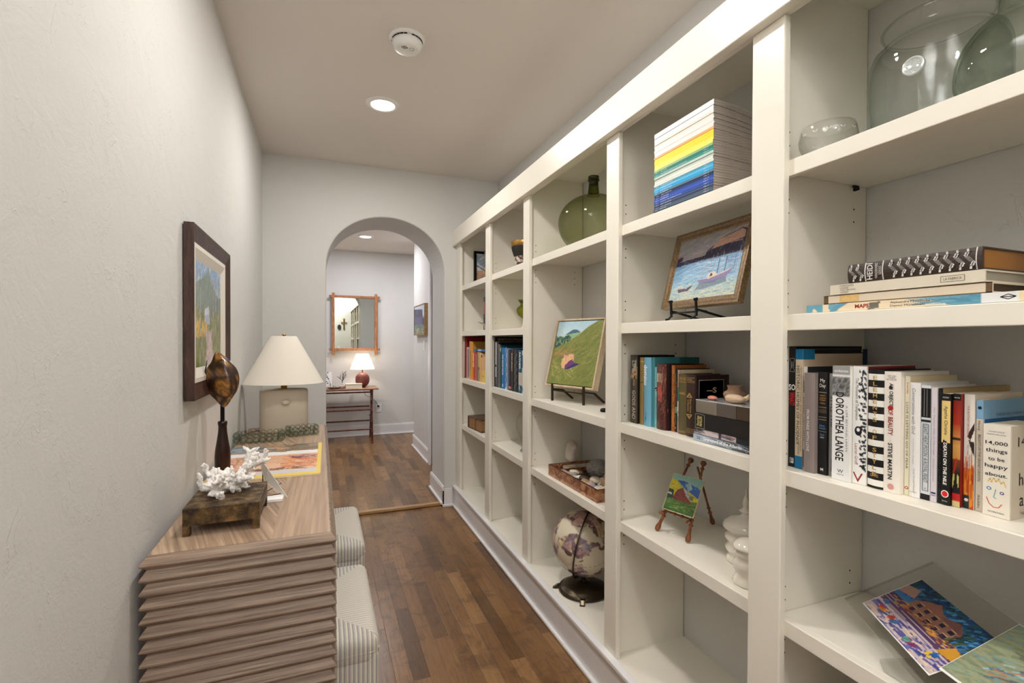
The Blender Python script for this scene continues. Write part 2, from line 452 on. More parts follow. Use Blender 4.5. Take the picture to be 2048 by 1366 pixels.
# ================================================================== ROOM
b = MB().box(-2.2, 3.2, YB - 0.1, 3.95, -0.1, 0, M_FLOOR); struct('floor', b)
b = MB().box(-2.2, 3.2, 3.975, YF + 0.1, -0.1, FL2, M_FLOOR); struct('floor_far', b)
M_NOSE = wood('threshold_oak', rgb(150, 112, 72), rgb(196, 158, 112), (4, 40, 40), 0.35, 0.4)
b = MB().box(0.0, 0.96, 3.95, 3.998, 0.001, FL2 + 0.004, M_NOSE); struct('trim_4', b, 'worn oak nosing strip at the small floor step', bevel=0.005)
b = MB().box(XL - 0.12, XL, YB, YA0, 0, CEIL + 0.1, M_WALL); struct('wall_left', b)
b = MB().box(XR, XR + 0.12, YB, YA0, 0, CEIL + 0.1, M_WALL); struct('wall_right', b)
b = MB().box(XL - 0.12, XR + 0.12, YB - 0.12, YB, 0, CEIL + 0.1, M_WALL); struct('wall_back', b)
b = MB().box(XL - 0.3, XR + 0.3, YB - 0.12, YA0 + 0.01, CEIL, CEIL + 0.12, M_CEIL); struct('ceiling', b)
# arch wall: one slab with a round-headed opening
ax0, ax1, spr, apex = 0.021, 0.933, 1.92, 2.345
acx, aa, ab = (ax0 + ax1) / 2, (ax1 - ax0) / 2, apex - spr
arc = [(acx - aa * math.cos(math.pi * i / 40), spr + ab * math.sin(math.pi * i / 40) ** 0.92) for i in range(41)]
pl = [(-2.2, 0), (ax0, 0)] + arc + [(ax1, 0), (3.2, 0), (3.2, CEIL + 0.1), (-2.2, CEIL + 0.1)]
b = MB().prism(pl, YA0, YA1, M_WALL, 'y'); struct('wall_arch', b, bevel=0.012, seg=3)
# far room
b = MB().box(-2.2, 3.2, YF, YF + 0.12, 0, CEIL2 + 0.1, M_WALL); struct('wall_far', b)
b = MB().box(-2.2, -1.4, YA1, YF, 0, CEIL2 + 0.1, M_WALL); struct('wall_far_left', b)
b = MB().box(2.6, 2.7, YA1, YF, 0, CEIL2 + 0.1, M_WALL); struct('wall_far_right', b)
b = MB().box(-2.2, 3.2, YA1 - 0.01, YF + 0.1, CEIL2, CEIL2 + 0.12, M_CEIL); struct('ceiling_far', b)
b = MB().box(1.09, 1.21, 5.28, 6.27, 0, CEIL2, M_WALL); b.box(1.09, 1.21, YA1 - 0.01, 5.28, 2.2, CEIL2, M_WALL)
struct('wall_side', b, bevel=0.008)
# door with casing in that wall
b = MB().box(1.072, 1.092, 5.19, 5.285, FL2, 2.2, M_TRIM).box(1.072, 1.092, YA1 + 0.0, 5.285, 2.2, 2.3, M_TRIM).box(1.062, 1.092, YA1, 5.30, 2.3, 2.32, M_TRIM)
struct('trim_3', b, bevel=0.003)
b = MB().box(1.11, 1.15, YA1, 5.19, FL2, 2.2, M_TRIM)
for (y0, y1, z0, z1) in ((4.53, 5.07, 0.25, 1.0), (4.53, 5.07, 1.12, 2.05)): b.box(1.104, 1.112, y0, y1, z0, z1, M_TRIM)
struct('door_1', b, bevel=0.003)

def skirting(name, segs):
    """segs: (x0,y0,x1,y1, nx,ny, z): run of baseboard, n points into the room"""
    b = MB()
    for (x0, y0, x1, y1, nx, ny, z) in segs:
        for t, h0, h1 in ((0.016, z, z + 0.135), (0.012, z + 0.135, z + 0.148), (0.03, z, z + 0.019)):
            xa, xb = sorted((x0, x1)); ya, yb = sorted((y0, y1))
            if nx: xa, xb = sorted((x0, x0 + nx * t))
            else: ya, yb = sorted((y0, y0 + ny * t))
            b.box(xa, xb, ya, yb, h0, h1, M_TRIM)
    return struct(name, b, bevel=0.003)
skirting('baseboard_left', [(XL, YB, XL, YA0, 1, 0, 0)])
skirting('baseboard_arch', [(ax1 - 0.016, YA0, 1.0, YA0, 0, -1, 0), (XL, YA0, ax0, YA0, 0, -1, 0), (ax1, YA0 - 0.016, ax1, YA1 + 0.01, -1, 0, 0.02), (ax0, YA0, ax0, YA1, 1, 0, 0.02)])
skirting('baseboard_far', [(-1.4, YF, 2.6, YF, 0, -1, FL2)])
skirting('baseboard_side', [(1.09, 5.285, 1.09, 6.286, -1, 0, FL2), (1.074, 6.27, 1.21, 6.27, 0, 1, FL2)])
skirting('baseboard_back', [(XL, YB, XR, YB, 0, 1, 0)])
skirting('baseboard_right', [(XR, YB, XR, 0.16, -1, 0, 0)])

# ================================================================== RECESSED LIGHTS, SMOKE ALARM
M_WP = mat('white_plastic', rgb(236, 235, 232), 0.35)
M_LED = mat('led_diffuser', (1, 1, 1), 0.5, emit=(1.0, 0.95, 0.9), estr=9.0)
M_DARK = mat('dark_slot', (0.02, 0.02, 0.02), 0.7)
def downlight(x, y, z, label, hot=True):
    t = thing('recessed_light', (x, y, z), label, 'ceiling light', 'recessed ceiling lights')
    part('trim_ring', MB().lathe([(0.066, -0.004), (0.07, -0.009), (0.088, -0.006), (0.095, -0.001), (0.095, 0.002)], (x, y, z), M_WP, 40), t)
    part('diffuser', MB().disc((x, y, z - 0.003), (1, 0, 0), (0, -1, 0), 0.068, M_LED, 40), t)
    return t
downlight(0.32, 2.878, CEIL, 'round recessed ceiling light in front of the arch, behind the smoke alarm')
downlight(0.32, 1.45, CEIL, 'round recessed ceiling light above the near end of the console')
downlight(0.32, -0.85, CEIL, 'round recessed ceiling light by the wall behind the camera')
downlight(0.48, 6.15, CEIL2, 'round recessed ceiling light in the room beyond the arch')
downlight(-0.6, 5.3, CEIL2, 'round recessed ceiling light beyond the arch towards its dark corner')
downlight(1.9, 6.4, CEIL2, 'round recessed ceiling light over the side passage')
sx_, sy_ = SMX, SMY
t = thing('smoke_alarm', (sx_, sy_, CEIL), 'round white smoke alarm on the ceiling near the recessed light', 'smoke alarm')
part('base_plate', MB().lathe([(0.0, -0.012), (0.07, -0.012), (0.079, -0.008), (0.08, 0.0)], (sx_, sy_, CEIL), M_WP, 40), t)
b = MB().lathe([(0.0, -0.05), (0.045, -0.05), (0.058, -0.045), (0.066, -0.028), (0.067, -0.018), (0.062, -0.016), (0.062, -0.011)], (sx_, sy_, CEIL), M_WP, 40)
for k in range(5):
    b.box(sx_ - 0.028 + k * 0.006, sx_ - 0.025 + k * 0.006, sy_ - 0.022 - (2 - abs(k - 2)) * 0.004, sy_ - 0.012 + (2 - abs(k - 2)) * 0.004, CEIL - 0.0506, CEIL - 0.0498, M_DARK)
part('sensor_housing', b, t)
b = MB()
for i in range(24):
    a = 2 * math.pi * i / 24
    if i % 6 == 0: continue
    b.box(-0.0, 0.006, -0.0065, 0.0065, -0.0165, -0.0125, M_DARK)
    for q in range(len(b.v) - 8, len(b.v)):
        x, y, z = b.v[q]; x += 0.0625; b.v[q] = (sx_ + x * math.cos(a) - y * math.sin(a), sy_ + x * math.sin(a) + y * math.cos(a), CEIL + z)
part('vent_slots', b, t)
b = MB().lathe([(0.0095, -0.0512), (0.011, -0.0512), (0.011, -0.0495), (0.0095, -0.0495)], (sx_ + 0.018, sy_ - 0.014, CEIL), mat('grey_plastic', rgb(150, 150, 150), 0.5), 24, close=False)
part('test_button', b, t)

# ================================================================== BUILT-IN BOOKCASE
XS, XP, XB = 1.03, 1.049, 1.376      # stile front, shelf/divider front, back
OV = 0.029
ST = [(3.79, 3.93), (3.048, 3.143), (2.393, 2.475), (1.548, 1.632), (0.849, 0.944), (0.155, 0.25)]   # stiles S0..S5
BOT = 0.165; SH = {1: [1.818, 1.45, 1.072, 0.697], 2: [1.815, 1.446, 1.067, 0.693], 3: [1.814, 1.063, 0.69], 4: [1.808, 1.44, 1.065, 0.69], 5: [1.81, 1.438, 1.06, 0.693]}
bc = thing('built_in_bookcase', (1.03, 2.0, 0), 'white built-in bookcase with tall open bays running along the whole wall', 'bookcase')
part('back_panel', MB().box(XB, XB + 0.03, 0.2, 3.93, 0.1, 2.29, M_WALL), bc, 'grey textured back of the bookcase')
for i, (y0, y1) in enumerate(ST):
    yd0, yd1 = y0 + OV, min(y1 - OV, 3.93)
    b = MB().box(XP, XB - 0.0035, yd0, yd1, 0.02, 2.285, M_SHELF).box(XB - 0.0035, XB, yd0 + 0.008, yd1 - 0.004, 0.02, 2.285, M_HOLE_GAP)  # dark strip painted in for the shadow gap behind the divider
    if 0 < i < 6:      # pin holes for the shelf supports, on both faces
        zz = [z for z in np.arange(0.42, 2.1, 0.0335)]
        lv = SH.get(i + 1, []) if i < 5 else []
        for z in zz:
            near = min([abs(z - s) for s in lv] + [9])
            near2 = min([s - z for s in lv if s - z > 0] + [9]); near3 = min([z - s for s in lv if z - s > 0] + [9])
            if not (0.05 < near2 < 0.13 or 0.02 < near3 < 0.09): continue
            for x in (XP + 0.034, XB - 0.052):
                if i < 5: b.disc((x, yd0 - 0.0004, z), (1, 0, 0), (0, 0, 1), 0.0026, M_HOLE_GAP, 10)
    part('divider_panel', b, bc)
    zt = 2.157
    b = MB().box(XS, XP + 0.001, y0, y1, BOT - 0.002, zt, M_SHELF); part('stile', b, bc, bevel=0.0035, seg=3)
BAY = {n: (ST[n][1] - OV, ST[n - 1][0] + OV) for n in range(1, 6)}        # (near y, far y)
for n in range(1, 6):
    ya, yb = BAY[n]
    for z in SH[n]:
        b = MB().box(XP - 0.001, XP + 0.019, ya + 0.0012, yb - 0.0012, z - 0.039, z, M_SHELF).box(XP + 0.018, XB - 0.004, ya + 0.0012, yb - 0.0012, z - 0.021, z - 0.0002, M_SHELF)
        part('shelf', b, bc, bevel=0.0018)
    part('bottom_panel', MB().box(XS - 0.01, XB, ya, yb, BOT - 0.019, BOT, M_SHELF), bc)
    part('top_panel', MB().box(XP, XB, ya, yb, 2.272, 2.29, M_SHELF), bc)
part('crown_rail', MB().box(1.000, 1.031, 0.16, 3.93, 2.155, 2.282, M_SHELF), bc, bevel=0.003, seg=3)
part('top_rail', MB().box(1.031, 1.048, 0.165, 3.93, 2.158, 2.28, M_SHELF), bc)
part('top_board', MB().box(1.031, XR, 0.165, 3.93, 2.27, 2.2815, M_SHELF), bc)
part('base_board', MB().box(1.012, 1.03, 0.16, 3.93, 0.0, 0.152, M_TRIM), bc)
b = MB().box(1.003, 1.034, 0.16, 3.93, 0.151, 0.171, M_TRIM); part('base_cap', b, bc, bevel=0.005, seg=3)
b = MB().box(0.996, 1.013, 0.16, 3.93, 0.0, 0.02, M_TRIM); part('shoe_moulding', b, bc, bevel=0.007, seg=3)
b = MB()
for (x, y, z) in ((1.324, 0, 1.779),):
    b.tube([(x, 0.878, z), (x, 0.866, z)], 0.0045, M_HOLE_GAP, 8).tube([(x - 0.016, 0.868, z + 0.004), (x, 0.868, z + 0.004)], 0.004, M_HOLE_GAP, 8)
part('shelf_support', b, bc, 'dark metal shelf support')

# ================================================================== CONSOLE TABLE with ridged sides
M_CON = wood('console_oak', rgb(98, 78, 64), rgb(164, 142, 124), (3.0, 110, 150), 0.5, 0.6)
def console_top_mat():
    m = mat('console_top_veneer', rgb(170, 138, 110), 0.42, spec=0.4); t = NT(m)
    tc = t.new('ShaderNodeTexCoord'); sp = t.new('ShaderNodeSeparateXYZ'); t.l(tc.outputs['Object'], sp.inputs[0])
    X, Y = sp.outputs[0], sp.outputs[1]
    # two sheets of veneer meeting in a mitre: grain runs slanting on the wall side, straight on the room side
    sl = t.math('ADD', X, t.math('MULTIPLY', Y, 0.30)); st_ = t.math('ADD', X, t.math('MULTIPLY', Y, -0.02))
    side = t.math('GREATER_THAN', t.math('ADD', X, t.math('MULTIPLY', Y, 0.0)), 0.055)
    q = t.math('ADD', t.math('MULTIPLY', sl, t.math('SUBTRACT', 1.0, side)), t.math('MULTIPLY', st_, side))
    c = t.new('ShaderNodeCombineXYZ'); t.l(t.math('MULTIPLY', q, 95.0), c.inputs[0]); t.l(t.math('MULTIPLY', Y, 3.0), c.inputs[1])
    n = t.new('ShaderNodeTexNoise', _Scale=1.0, _Detail=4.0, _Distortion=0.3); t.l(c.outputs[0], n.inputs['Vector'])
    n2 = t.new('ShaderNodeTexNoise', _Scale=0.28, _Detail=2.0); t.l(c.outputs[0], n2.inputs['Vector'])
    col = t.ramp(n.outputs['Fac'], [(0.28, rgb(122, 98, 78)), (0.5, rgb(164, 138, 114)), (0.72, rgb(198, 174, 148))])
    soft = t.mix(t.math('MULTIPLY', side, 0.55), col, rgb(170, 144, 120))
    col = t.mix(0.35, soft, t.ramp(n2.outputs['Fac'], [(0.35, (0.72, 0.7, 0.68)), (0.65, (1.1, 1.1, 1.1))]), 'MULTIPLY')
    t.l(col, t.b.inputs['Base Color']); return m
M_CONT = console_top_mat()
CX0, CX1, CY0, CY1, CZ = -0.397, 0.033, 1.345, 3.14, 0.865
CM = Matrix.Translation((CX1, CY0, 0)) @ Matrix.Rotation(math.radians(0.38), 4, 'Z') @ Matrix.Translation((-CX1, -CY0, 0))
con = thing('console_table', (-0.178, 2.2, 0), 'long taupe wooden console with horizontal ridges standing along the plain wall', 'console table')
def ridged(x0, x1, y0, y1, z0, z1, top_inset=0.0):
    """block whose four sides are pleated in horizontal ridges"""
    b = MB(CM); p = 0.0333; lv = []
    z = z1
    lv.append((z, top_inset)); k = 0
    while z - 0.0215 > z0:
        lv.append((z - 0.0175, 0.0)); lv.append((z - 0.0210, 0.0003))
        zz = max(z - p + 0.0015, z0); lv.append((zz, 0.0130))
        if zz - 0.0015 > z0: lv.append((zz - 0.0015, 0.0130))
        z -= p
    if lv[-1][0] > z0: lv.append((z0, 0.0130))
    v = []; f = []
    for (z, i) in lv: v += [(x0 + i, y0 + i, z), (x1 - i, y0 + i, z), (x1 - i, y1 - i, z), (x0 + i, y1 - i, z)]
    for k in range(len(lv) - 1):
        for j in range(4): a, c = k * 4 + j, k * 4 + (j + 1) % 4; f.append((a, a + 4, c + 4, c))
    n = (len(lv) - 1) * 4; f.append((n + 3, n + 2, n + 1, n)); f.append((0, 1, 2, 3))
    return b.add(v, f, M_CON)
part('top_slab', ridged(CX0, CX1, CY0, CY1, CZ - 0.0998, CZ, 0.0135), con, bevel=0.0015)
part('leg_panel', ridged(CX0, CX1, CY0, CY0 + 0.10, 0.0, CZ - 0.0999, 0.0130), con, bevel=0.0015)
part('leg_panel', ridged(CX0, CX1, CY1 - 0.10, CY1, 0.0, CZ - 0.0999, 0.0130), con, bevel=0.0015)
part('veneer_top', MB(CM).box(CX0 + 0.016, CX1 - 0.016, CY0 + 0.016, CY1 - 0.016, CZ - 0.001, CZ + 0.0006, M_CONT), con)
part('stretcher', MB(CM).box(CX0 + 0.03, CX0 + 0.05, CY0 + 0.1, CY1 - 0.1, 0.12, 0.2, M_CON), con)

# ================================================================== OTTOMANS
def ottoman_mat():
    m = mat('striped_linen', rgb(226, 218, 204), 0.85, spec=0.15, sheen=0.2); t = NT(m)
    tc = t.new('ShaderNodeTexCoord'); sp = t.new('ShaderNodeSeparateXYZ'); t.l(tc.outputs['Object'], sp.inputs[0])
    ax = t.math('DIVIDE', t.math('ABSOLUTE', sp.outputs[0]), 0.25); ay = t.math('DIVIDE', t.math('ABSOLUTE', sp.outputs[1]), 0.27)
    side = t.math('GREATER_THAN', ax, ay)
    q = t.math('ADD', t.math('MULTIPLY', sp.outputs[1], side), t.math('MULTIPLY', sp.outputs[0], t.math('SUBTRACT', 1.0, side)))
    f = t.math('FRACT', t.math('DIVIDE', q, 0.0135))
    s1 = t.ramp(f, [(0.0, (1, 1, 1)), (0.07, (1, 1, 1)), (0.12, (0, 0, 0)), (0.50, (0, 0, 0)), (0.55, (.9, .9, .9)), (0.86, (.9, .9, .9)), (0.93, (0, 0, 0))])
    wv = t.new('ShaderNodeTexNoise', _Scale=600.0, _Detail=1.0); t.l(tc.outputs['Object'], wv.inputs['Vector'])
    base = t.mix(wv.outputs['Fac'], rgb(205, 197, 182), rgb(238, 231, 218))
    # wide stripes show on the near and far faces, fine ribs across the long sides
    fine = t.math('MULTIPLY', s1, t.math('SUBTRACT', 0.62, t.math('MULTIPLY', side, 0.30)))
    c = t.mix(fine, base, rgb(84, 94, 112)); t.l(c, t.b.inputs['Base Color'])
    bp = t.new('ShaderNodeBump', invert=True); bp.inputs['Strength'].default_value = 0.5; bp.inputs['Distance'].default_value = 0.0015
    t.l(s1, bp.inputs['Height']); t.l(bp.outputs['Normal'], t.b.inputs['Normal'])
    return m
M_OTT = ottoman_mat(); M_OTTB = mat('ottoman_foot', rgb(60, 45, 35), 0.5)
def ottoman(x1, y0, y1, label):
    cx, cy = x1 - 0.25, (y0 + y1) / 2; h = (y1 - y0) / 2
    t = thing('ottoman', (cx, cy, 0), label, 'ottoman', 'striped ottomans under the console')
    part('cushion', MB().rbox(cx - 0.25, cx + 0.25, cy - h, cy + h, 0.35, 0.455, 0.035, M_OTT, 5), t)
    part('body', MB().rbox(cx - 0.248, cx + 0.248, cy - h + 0.002, cy + h - 0.002, 0.02, 0.40, 0.02, M_OTT, 3), t)
    b = MB(); e = 0.248; k = h - 0.002
    b.tube([(cx - e + .02, cy - k, .40), (cx + e - .02, cy - k, .40), (cx + e, cy - k + .02, .40), (cx + e, cy + k - .02, .40)], 0.003, M_OTT, 6)
    for sx in (-1, 1):
        for sy in (-1, 1): part('foot', MB().box(cx + sx * 0.21 - 0.02, cx + sx * 0.21 + 0.02, cy + sy * 0.21 - 0.02, cy + sy * 0.21 + 0.02, 0, 0.03, M_OTTB), t)
    part('piping', b, t)
    return t
ottoman(0.166, 1.55, 2.09, 'striped ottoman tucked under the console, the one nearer the ridged end')
ottoman(0.180, 2.285, 2.83, 'striped ottoman tucked under the console, the one nearer the arch')

# ================================================================== THINGS ON THE CONSOLE
M_BRZ = mat('aged_bronze', rgb(96, 72, 44), 0.45, metal=0.4); t_ = NT(M_BRZ)
tc = t_.new('ShaderNodeTexCoord'); n = t_.new('ShaderNodeTexNoise', _Scale=28.0, _Detail=6.0, _Roughness=0.7); t_.l(tc.outputs['Object'], n.inputs['Vector'])
t_.l(t_.ramp(n.outputs['Fac'], [(0.38, rgb(48, 38, 28)), (0.52, rgb(96, 74, 46)), (0.68, rgb(146, 114, 72))]), t_.b.inputs['Base Color'])
t_.l(t_.ramp(n.outputs['Fac'], [(0.4, (0.62, 0.62, 0.62)), (0.7, (0.32, 0.32, 0.32))]), t_.b.inputs['Roughness'])
# bronze plinth
px0, px1, py0, py1, ph = -0.336, -0.160, 1.452, 1.655, 0.938
st_ = thing('bronze_plinth', (-0.248, 1.55, CZ), 'low square aged bronze plinth carrying white coral on the console', 'plinth')
part('top', MB().box(px0, px1, py0, py1, ph - 0.046, ph, M_BRZ), st_, bevel=0.002)
for x in (px0, px1 - 0.017):
    for y in (py0, py1 - 0.017):
        part('leg', MB().box(x, x + 0.017, y, y + 0.017, CZ + 0.0008, ph - 0.045, M_BRZ), st_, bevel=0.001)
# branching white coral
M_COR = mat('white_coral', rgb(238, 234, 230), 0.8, spec=0.2, bump=(420, 0.6, 0.002))
def coral(name, c, sc, seed, label, dirs, prt=None):
    r = random.Random(seed); b = MB()
    def grow(p, d, rad, n, depth):
        p = Vector(p); d = Vector(d).normalized()
        for k in range(n):
            b.sphere(p, rad * r.uniform(.85, 1.15), M_COR, 10, 6)
            for _q in range(3):
                o_ = Vector((r.uniform(-1, 1), r.uniform(-1, 1), r.uniform(-.2, 1))).normalized(); b.sphere(p + o_ * rad * .95, rad * .42, M_COR, 7, 5)
            if depth < 3 and r.random() < 0.62:
                q = (d + Vector((r.uniform(-1, 1), r.uniform(-1, 1), r.uniform(-.5, 1))) * 0.9).normalized()
                grow(p + q * rad, q, rad * 0.74, max(2, n - 3), depth + 1)
            if p.z + d.z * rad < c[2] + rad: d.z = abs(d.z) * 0.3
            d = (d + Vector((r.uniform(-1, 1), r.uniform(-1, 1), r.uniform(-.8, 1))) * 0.35).normalized()
            p = p + d * rad * 1.05
            p.z = max(p.z, c[2] + rad * 0.7)
    for d, n in dirs: grow((c[0], c[1], c[2] + 0.012 * sc), d, 0.0085 * sc, n, 0)
    o = b.build(name, None, remesh=0.0016 * sc); tag(o, label, 'coral'); return o
coral('branching_coral', (-0.255, 1.575, ph), 1.0, 11, 'knobbly white branching coral resting on the bronze plinth',
      [((-1, -.3, .1), 8), ((-.6, -1, .1), 8), ((.1, -1, .12), 9), ((.9, -.7, .1), 8), ((1, .2, .55), 10), ((.5, 1, .6), 9), ((-.7, .8, .5), 8), ((-.1, -.4, 1), 5), ((1, .8, .9), 10)])
# tortoise shell on a turned stand
M_DKW = wood('dark_turned_wood', rgb(26, 13, 9), rgb(52, 26, 17), (30, 30, 4), 0.22, 0.4)
M_BLK = mat('blackened_steel', rgb(22, 21, 20), 0.4, metal=0.7)
tx, ty = -0.343, 2.03
t = thing('shell_on_stand', (tx, ty, CZ), 'mounted brown tortoise shell on a dark turned wooden stand before the lamp', 'ornament')
part('turned_base', MB().lathe([(0.0, 0.0), (0.026, 0.0), (0.027, 0.008), (0.024, 0.02), (0.0255, 0.045), (0.026, 0.08), (0.024, 0.105), (0.0185, 0.14), (0.0145, 0.17), (0.0135, 0.19), (0.0155, 0.20), (0.0155, 0.207), (0.01, 0.21), (0, 0.21)], (tx, ty, CZ + 0.0008), M_DKW, 28), t)
part('rod', MB().box(tx - 0.0065, tx + 0.0065, ty - 0.004, ty + 0.004, CZ + 0.205, CZ + 0.30, M_BLK), t)
def shell_col(d):
    # scutes with yellow rays on near-black
    an = math.atan2(d[2], d[0]); v = mnoise.noise(Vector((d[0] * 3, d[1] * 3, d[2] * 3.4)))
    cell = mnoise.voronoi(Vector((d[0] * 1.1 + 3, d[1] * 1.1, d[2] * 1.5)))[0]
    edge = cell[1] - cell[0]
    ray = math.sin(an * 17 + v * 6) * .5 + .5
    k = max(0, min(1, (edge - 0.1) * 4)) * (0.25 + 0.75 * ray)
    return tuple(a * (1 - k) + b_ * k for a, b_ in zip(rgb(50, 32, 24), rgb(176, 122, 60)))
M_SHL = vcol('tortoise_shell', 0.28, 0.2, coat=0.3)
def shf(d):
    z = d[2]; k = 1.0 - 0.26 * abs(z) ** 2 * (1 - abs(z) ** 8)
    k *= 1 + 0.03 * math.sin(math.atan2(d[1], d[0]) * 5) + 0.05 * mnoise.noise(Vector((d[0] * 2, d[1] * 2, d[2] * 2)))
    if d[0] > 0: k *= 1 + .10 * (1 - abs(z))
    return k * (0.8 if d[1] > 0.2 else 1)
b = MB(Matrix.Translation((tx - 0.002, ty - 0.012, CZ + 0.362)) @ Matrix.Rotation(math.radians(-20), 4, 'Z') @ Matrix.Rotation(math.radians(-7), 4, 'Y'))
b.sphere((0, 0, 0), 0.098, M_SHL, 56, 44, 0.58, 0.34, 1.0, shf, shell_col)
b.tube([(-0.026, -0.026, 0.075), (-0.036, -0.03, 0.03), (-0.040, -0.028, -0.01)], [0.001, 0.003, 0.0012], M_HOLE_GAP, 6)
part('tortoise_shell', b, t)

# table lamp with a wide linen shade
M_CER = mat('matte_plaster_ceramic', rgb(214, 203, 184), 0.85, spec=0.2, bump=(90, 0.3, 0.002))
M_LIN = mat('linen_shade', rgb(232, 226, 214), 0.9, spec=0.1, bump=(500, 0.25, 0.001))
M_BRASS = mat('brass', rgb(196, 152, 82), 0.28, metal=1.0)
lx, ly = -0.203, 2.965
t = thing('table_lamp', (lx, ly, CZ), 'table lamp with wide off-white shade and chunky plaster base on the console', 'lamp')
part('base', MB().lathe([(0, 0.0), (0.98, 0.0), (1.0, 0.01), (1.0, 0.215), (0.97, 0.228), (0.88, 0.234), (0, 0.236)], (lx, ly, CZ + 0.0008), M_CER, 48, 0.124, 0.062), t) if False else None
b = MB()
prof = [(0, 0.0), (0.97, 0.0), (1.0, 0.006), (1.0, 0.222), (0.985, 0.231), (0.95, 0.235), (0, 0.236)]
b.lathe([(r, z) for r, z in prof], (lx, ly, CZ + 0.0008), M_CER, 48, 0.123, 0.07)
part('base', b, t)
b = MB().sphere((lx + 0.013, ly - 0.072, CZ + 0.17), 0.021, M_CER, 20, 12, 1, 0.75, 0.8)
part('button_knob', b, t)
part('neck', MB().lathe([(0.0, 0), (0.019, 0), (0.019, 0.003), (0.0165, 0.004), (0.0165, 0.03), (0.012, 0.032), (0.006, 0.034), (0.006, 0.27), (0, 0.27)], (lx, ly, CZ + 0.236), M_BRASS, 24), t)
part('finial', MB().lathe([(0.0, 0), (0.008, 0), (0.008, 0.003), (0.004, 0.006), (0.011, 0.011), (0.011, 0.015), (0, 0.018)], (lx, ly, CZ + 0.524), M_BRASS, 20), t)
b = MB(); c0 = (lx, ly, 0)
b.lathe([(0.205, 1.135), (0.066, 1.392)], c0, M_LIN, 56, 1.0, 0.80).lathe([(0.064, 1.3915), (0.203, 1.136)], c0, M_LIN, 56, 1.0, 0.80)
b.lathe([(0.205, 1.135), (0.206, 1.1335), (0.203, 1.1335), (0.203, 1.137)], c0, M_LIN, 56, 1.0, 0.80).lathe([(0.066, 1.392), (0.0655, 1.394), (0.063, 1.392)], c0, M_LIN, 56, 1.0, 0.80)
sh_ = part('lamp_shade', b, t)
b = MB()
for k in range(3):
    a = 2 * math.pi * k / 3; b.tube([(lx, ly, 1.389), (lx + 0.064 * math.cos(a), ly + 0.064 * 0.8 * math.sin(a), 1.389)], 0.0015, M_BRASS, 6)
part('shade_spider', b, t)
part('power_cord', MB().tube([(lx - 0.1, ly + 0.06, CZ + 0.004), (lx - 0.16, ly + 0.02, CZ + 0.004), (lx - 0.182, ly - 0.06, CZ + 0.004), (lx - 0.195, ly - 0.09, CZ + 0.004)], 0.0025, mat('amber_cord', rgb(120, 70, 50), 0.5), 6), t)

# hobnail glass dishes
M_CGL = thin_glass('pressed_glass', (.97, .98, .965), (.42, .50, .42), 0.03, 1.5)
def hobnail(c, L, W, rot, nx, ny, label, rad=0.0155):
    M = Matrix.Translation(c) @ Matrix.Rotation(rot, 4, 'Z'); b = MB(M)
    t = thing('hobnail_glass_dish', c, label, 'glass dish', 'hobnail glass dishes')
    b.rbox(-L / 2 + rad, L / 2 - rad, -W / 2 + rad, W / 2 - rad, 0.001, 0.008, 0.003, M_CGL, 2)
    part('dish_floor', b, t)
    b = MB(M); per = []
    n1 = nx; n2 = ny
    for i in range(n1):
        x = -L / 2 + L * i / (n1 - 1)
        per += [(x, -W / 2), (x, W / 2)]
    for j in range(1, n2 - 1):
        y = -W / 2 + W * j / (n2 - 1); per += [(-L / 2, y), (L / 2, y)]
    for k, (x, y) in enumerate(per):
        e = 0.93 if abs(abs(x) - L / 2) < 1e-6 and abs(abs(y) - W / 2) < 1e-6 else 1
        b.sphere((x * e, y * e, rad * 0.98), rad, M_CGL, 12, 8)
        b.sphere((x * e * 1.02, y * e * 1.03, rad * 2.45), rad * 0.93, M_CGL, 12, 8)
    part('bubbled_rim', b, t); return t
hobnail((-0.295, 2.70, CZ + 0.001), 0.20, 0.085, math.radians(4), 8, 4, 'long green-tinted bubbled glass dish on the console, nearer the stand')
hobnail((-0.105, 2.815, CZ + 0.001), 0.135, 0.075, math.radians(14), 6, 4, 'smaller bubbled glass dish beside the long one, before the lamp')

# open photo magazine with a yellow border
C = cv(110, 80, (250, 248, 246))
band(C, 0.0, 0.07, (238, 205, 90), (240, 208, 96)); 
poly(C, [(0, .07), (1, .07), (1, .16), (0, .16)], (214, 210, 216))
poly(C, [(0, .16), (1, .16), (1, .62), (0, .62)], (236, 190, 158))
dab(C, 260, (0, .17, .98, .6), [(240, 205, 178), (226, 170, 130), (246, 214, 190), (214, 140, 90)], .07, .012, 10, 3, .5)
dab(C, 120, (.6, .25, .98, .6), [(232, 140, 70), (240, 160, 90), (206, 110, 60), (190, 100, 90)], .1, .014, -20, 4, .65)
dab(C, 60, (.2, .18, .8, .23), [(90, 60, 45), (140, 90, 60), (60, 40, 30)], .06, .01, 5, 5, .7)
dab(C, 60, (0, .3, .25, .6), [(200, 110, 90), (170, 140, 60), (210, 90, 70), (235, 200, 190)], .09, .012, 120, 6, .7)
dab(C, 26, (.66, .5, .9, .58), [(120, 60, 90), (80, 60, 90), (180, 170, 200), (60, 40, 50)], .08, .012, -12, 7, .8)
poly(C, [(0, .62), (1, .62), (1, .74), (0, .74)], (248, 247, 248))
poly(C, [(0, .74), (1, .74), (1, 1), (0, 1)], (140, 110, 84))
dab(C, 200, (0, .75, 1, .98), [(96, 80, 62), (176, 130, 88), (120, 136, 128), (214, 160, 120), (70, 74, 70)], .12, .018, 4, 8, .7)
poly(C, [(0, .78), (.3, .78), (.3, 1), (0, 1)], (132, 150, 160)); dab(C, 40, (0, .8, .36, .98), [(90, 110, 124), (180, 190, 196), (110, 100, 84)], .1, .02, 4, 9, .7)
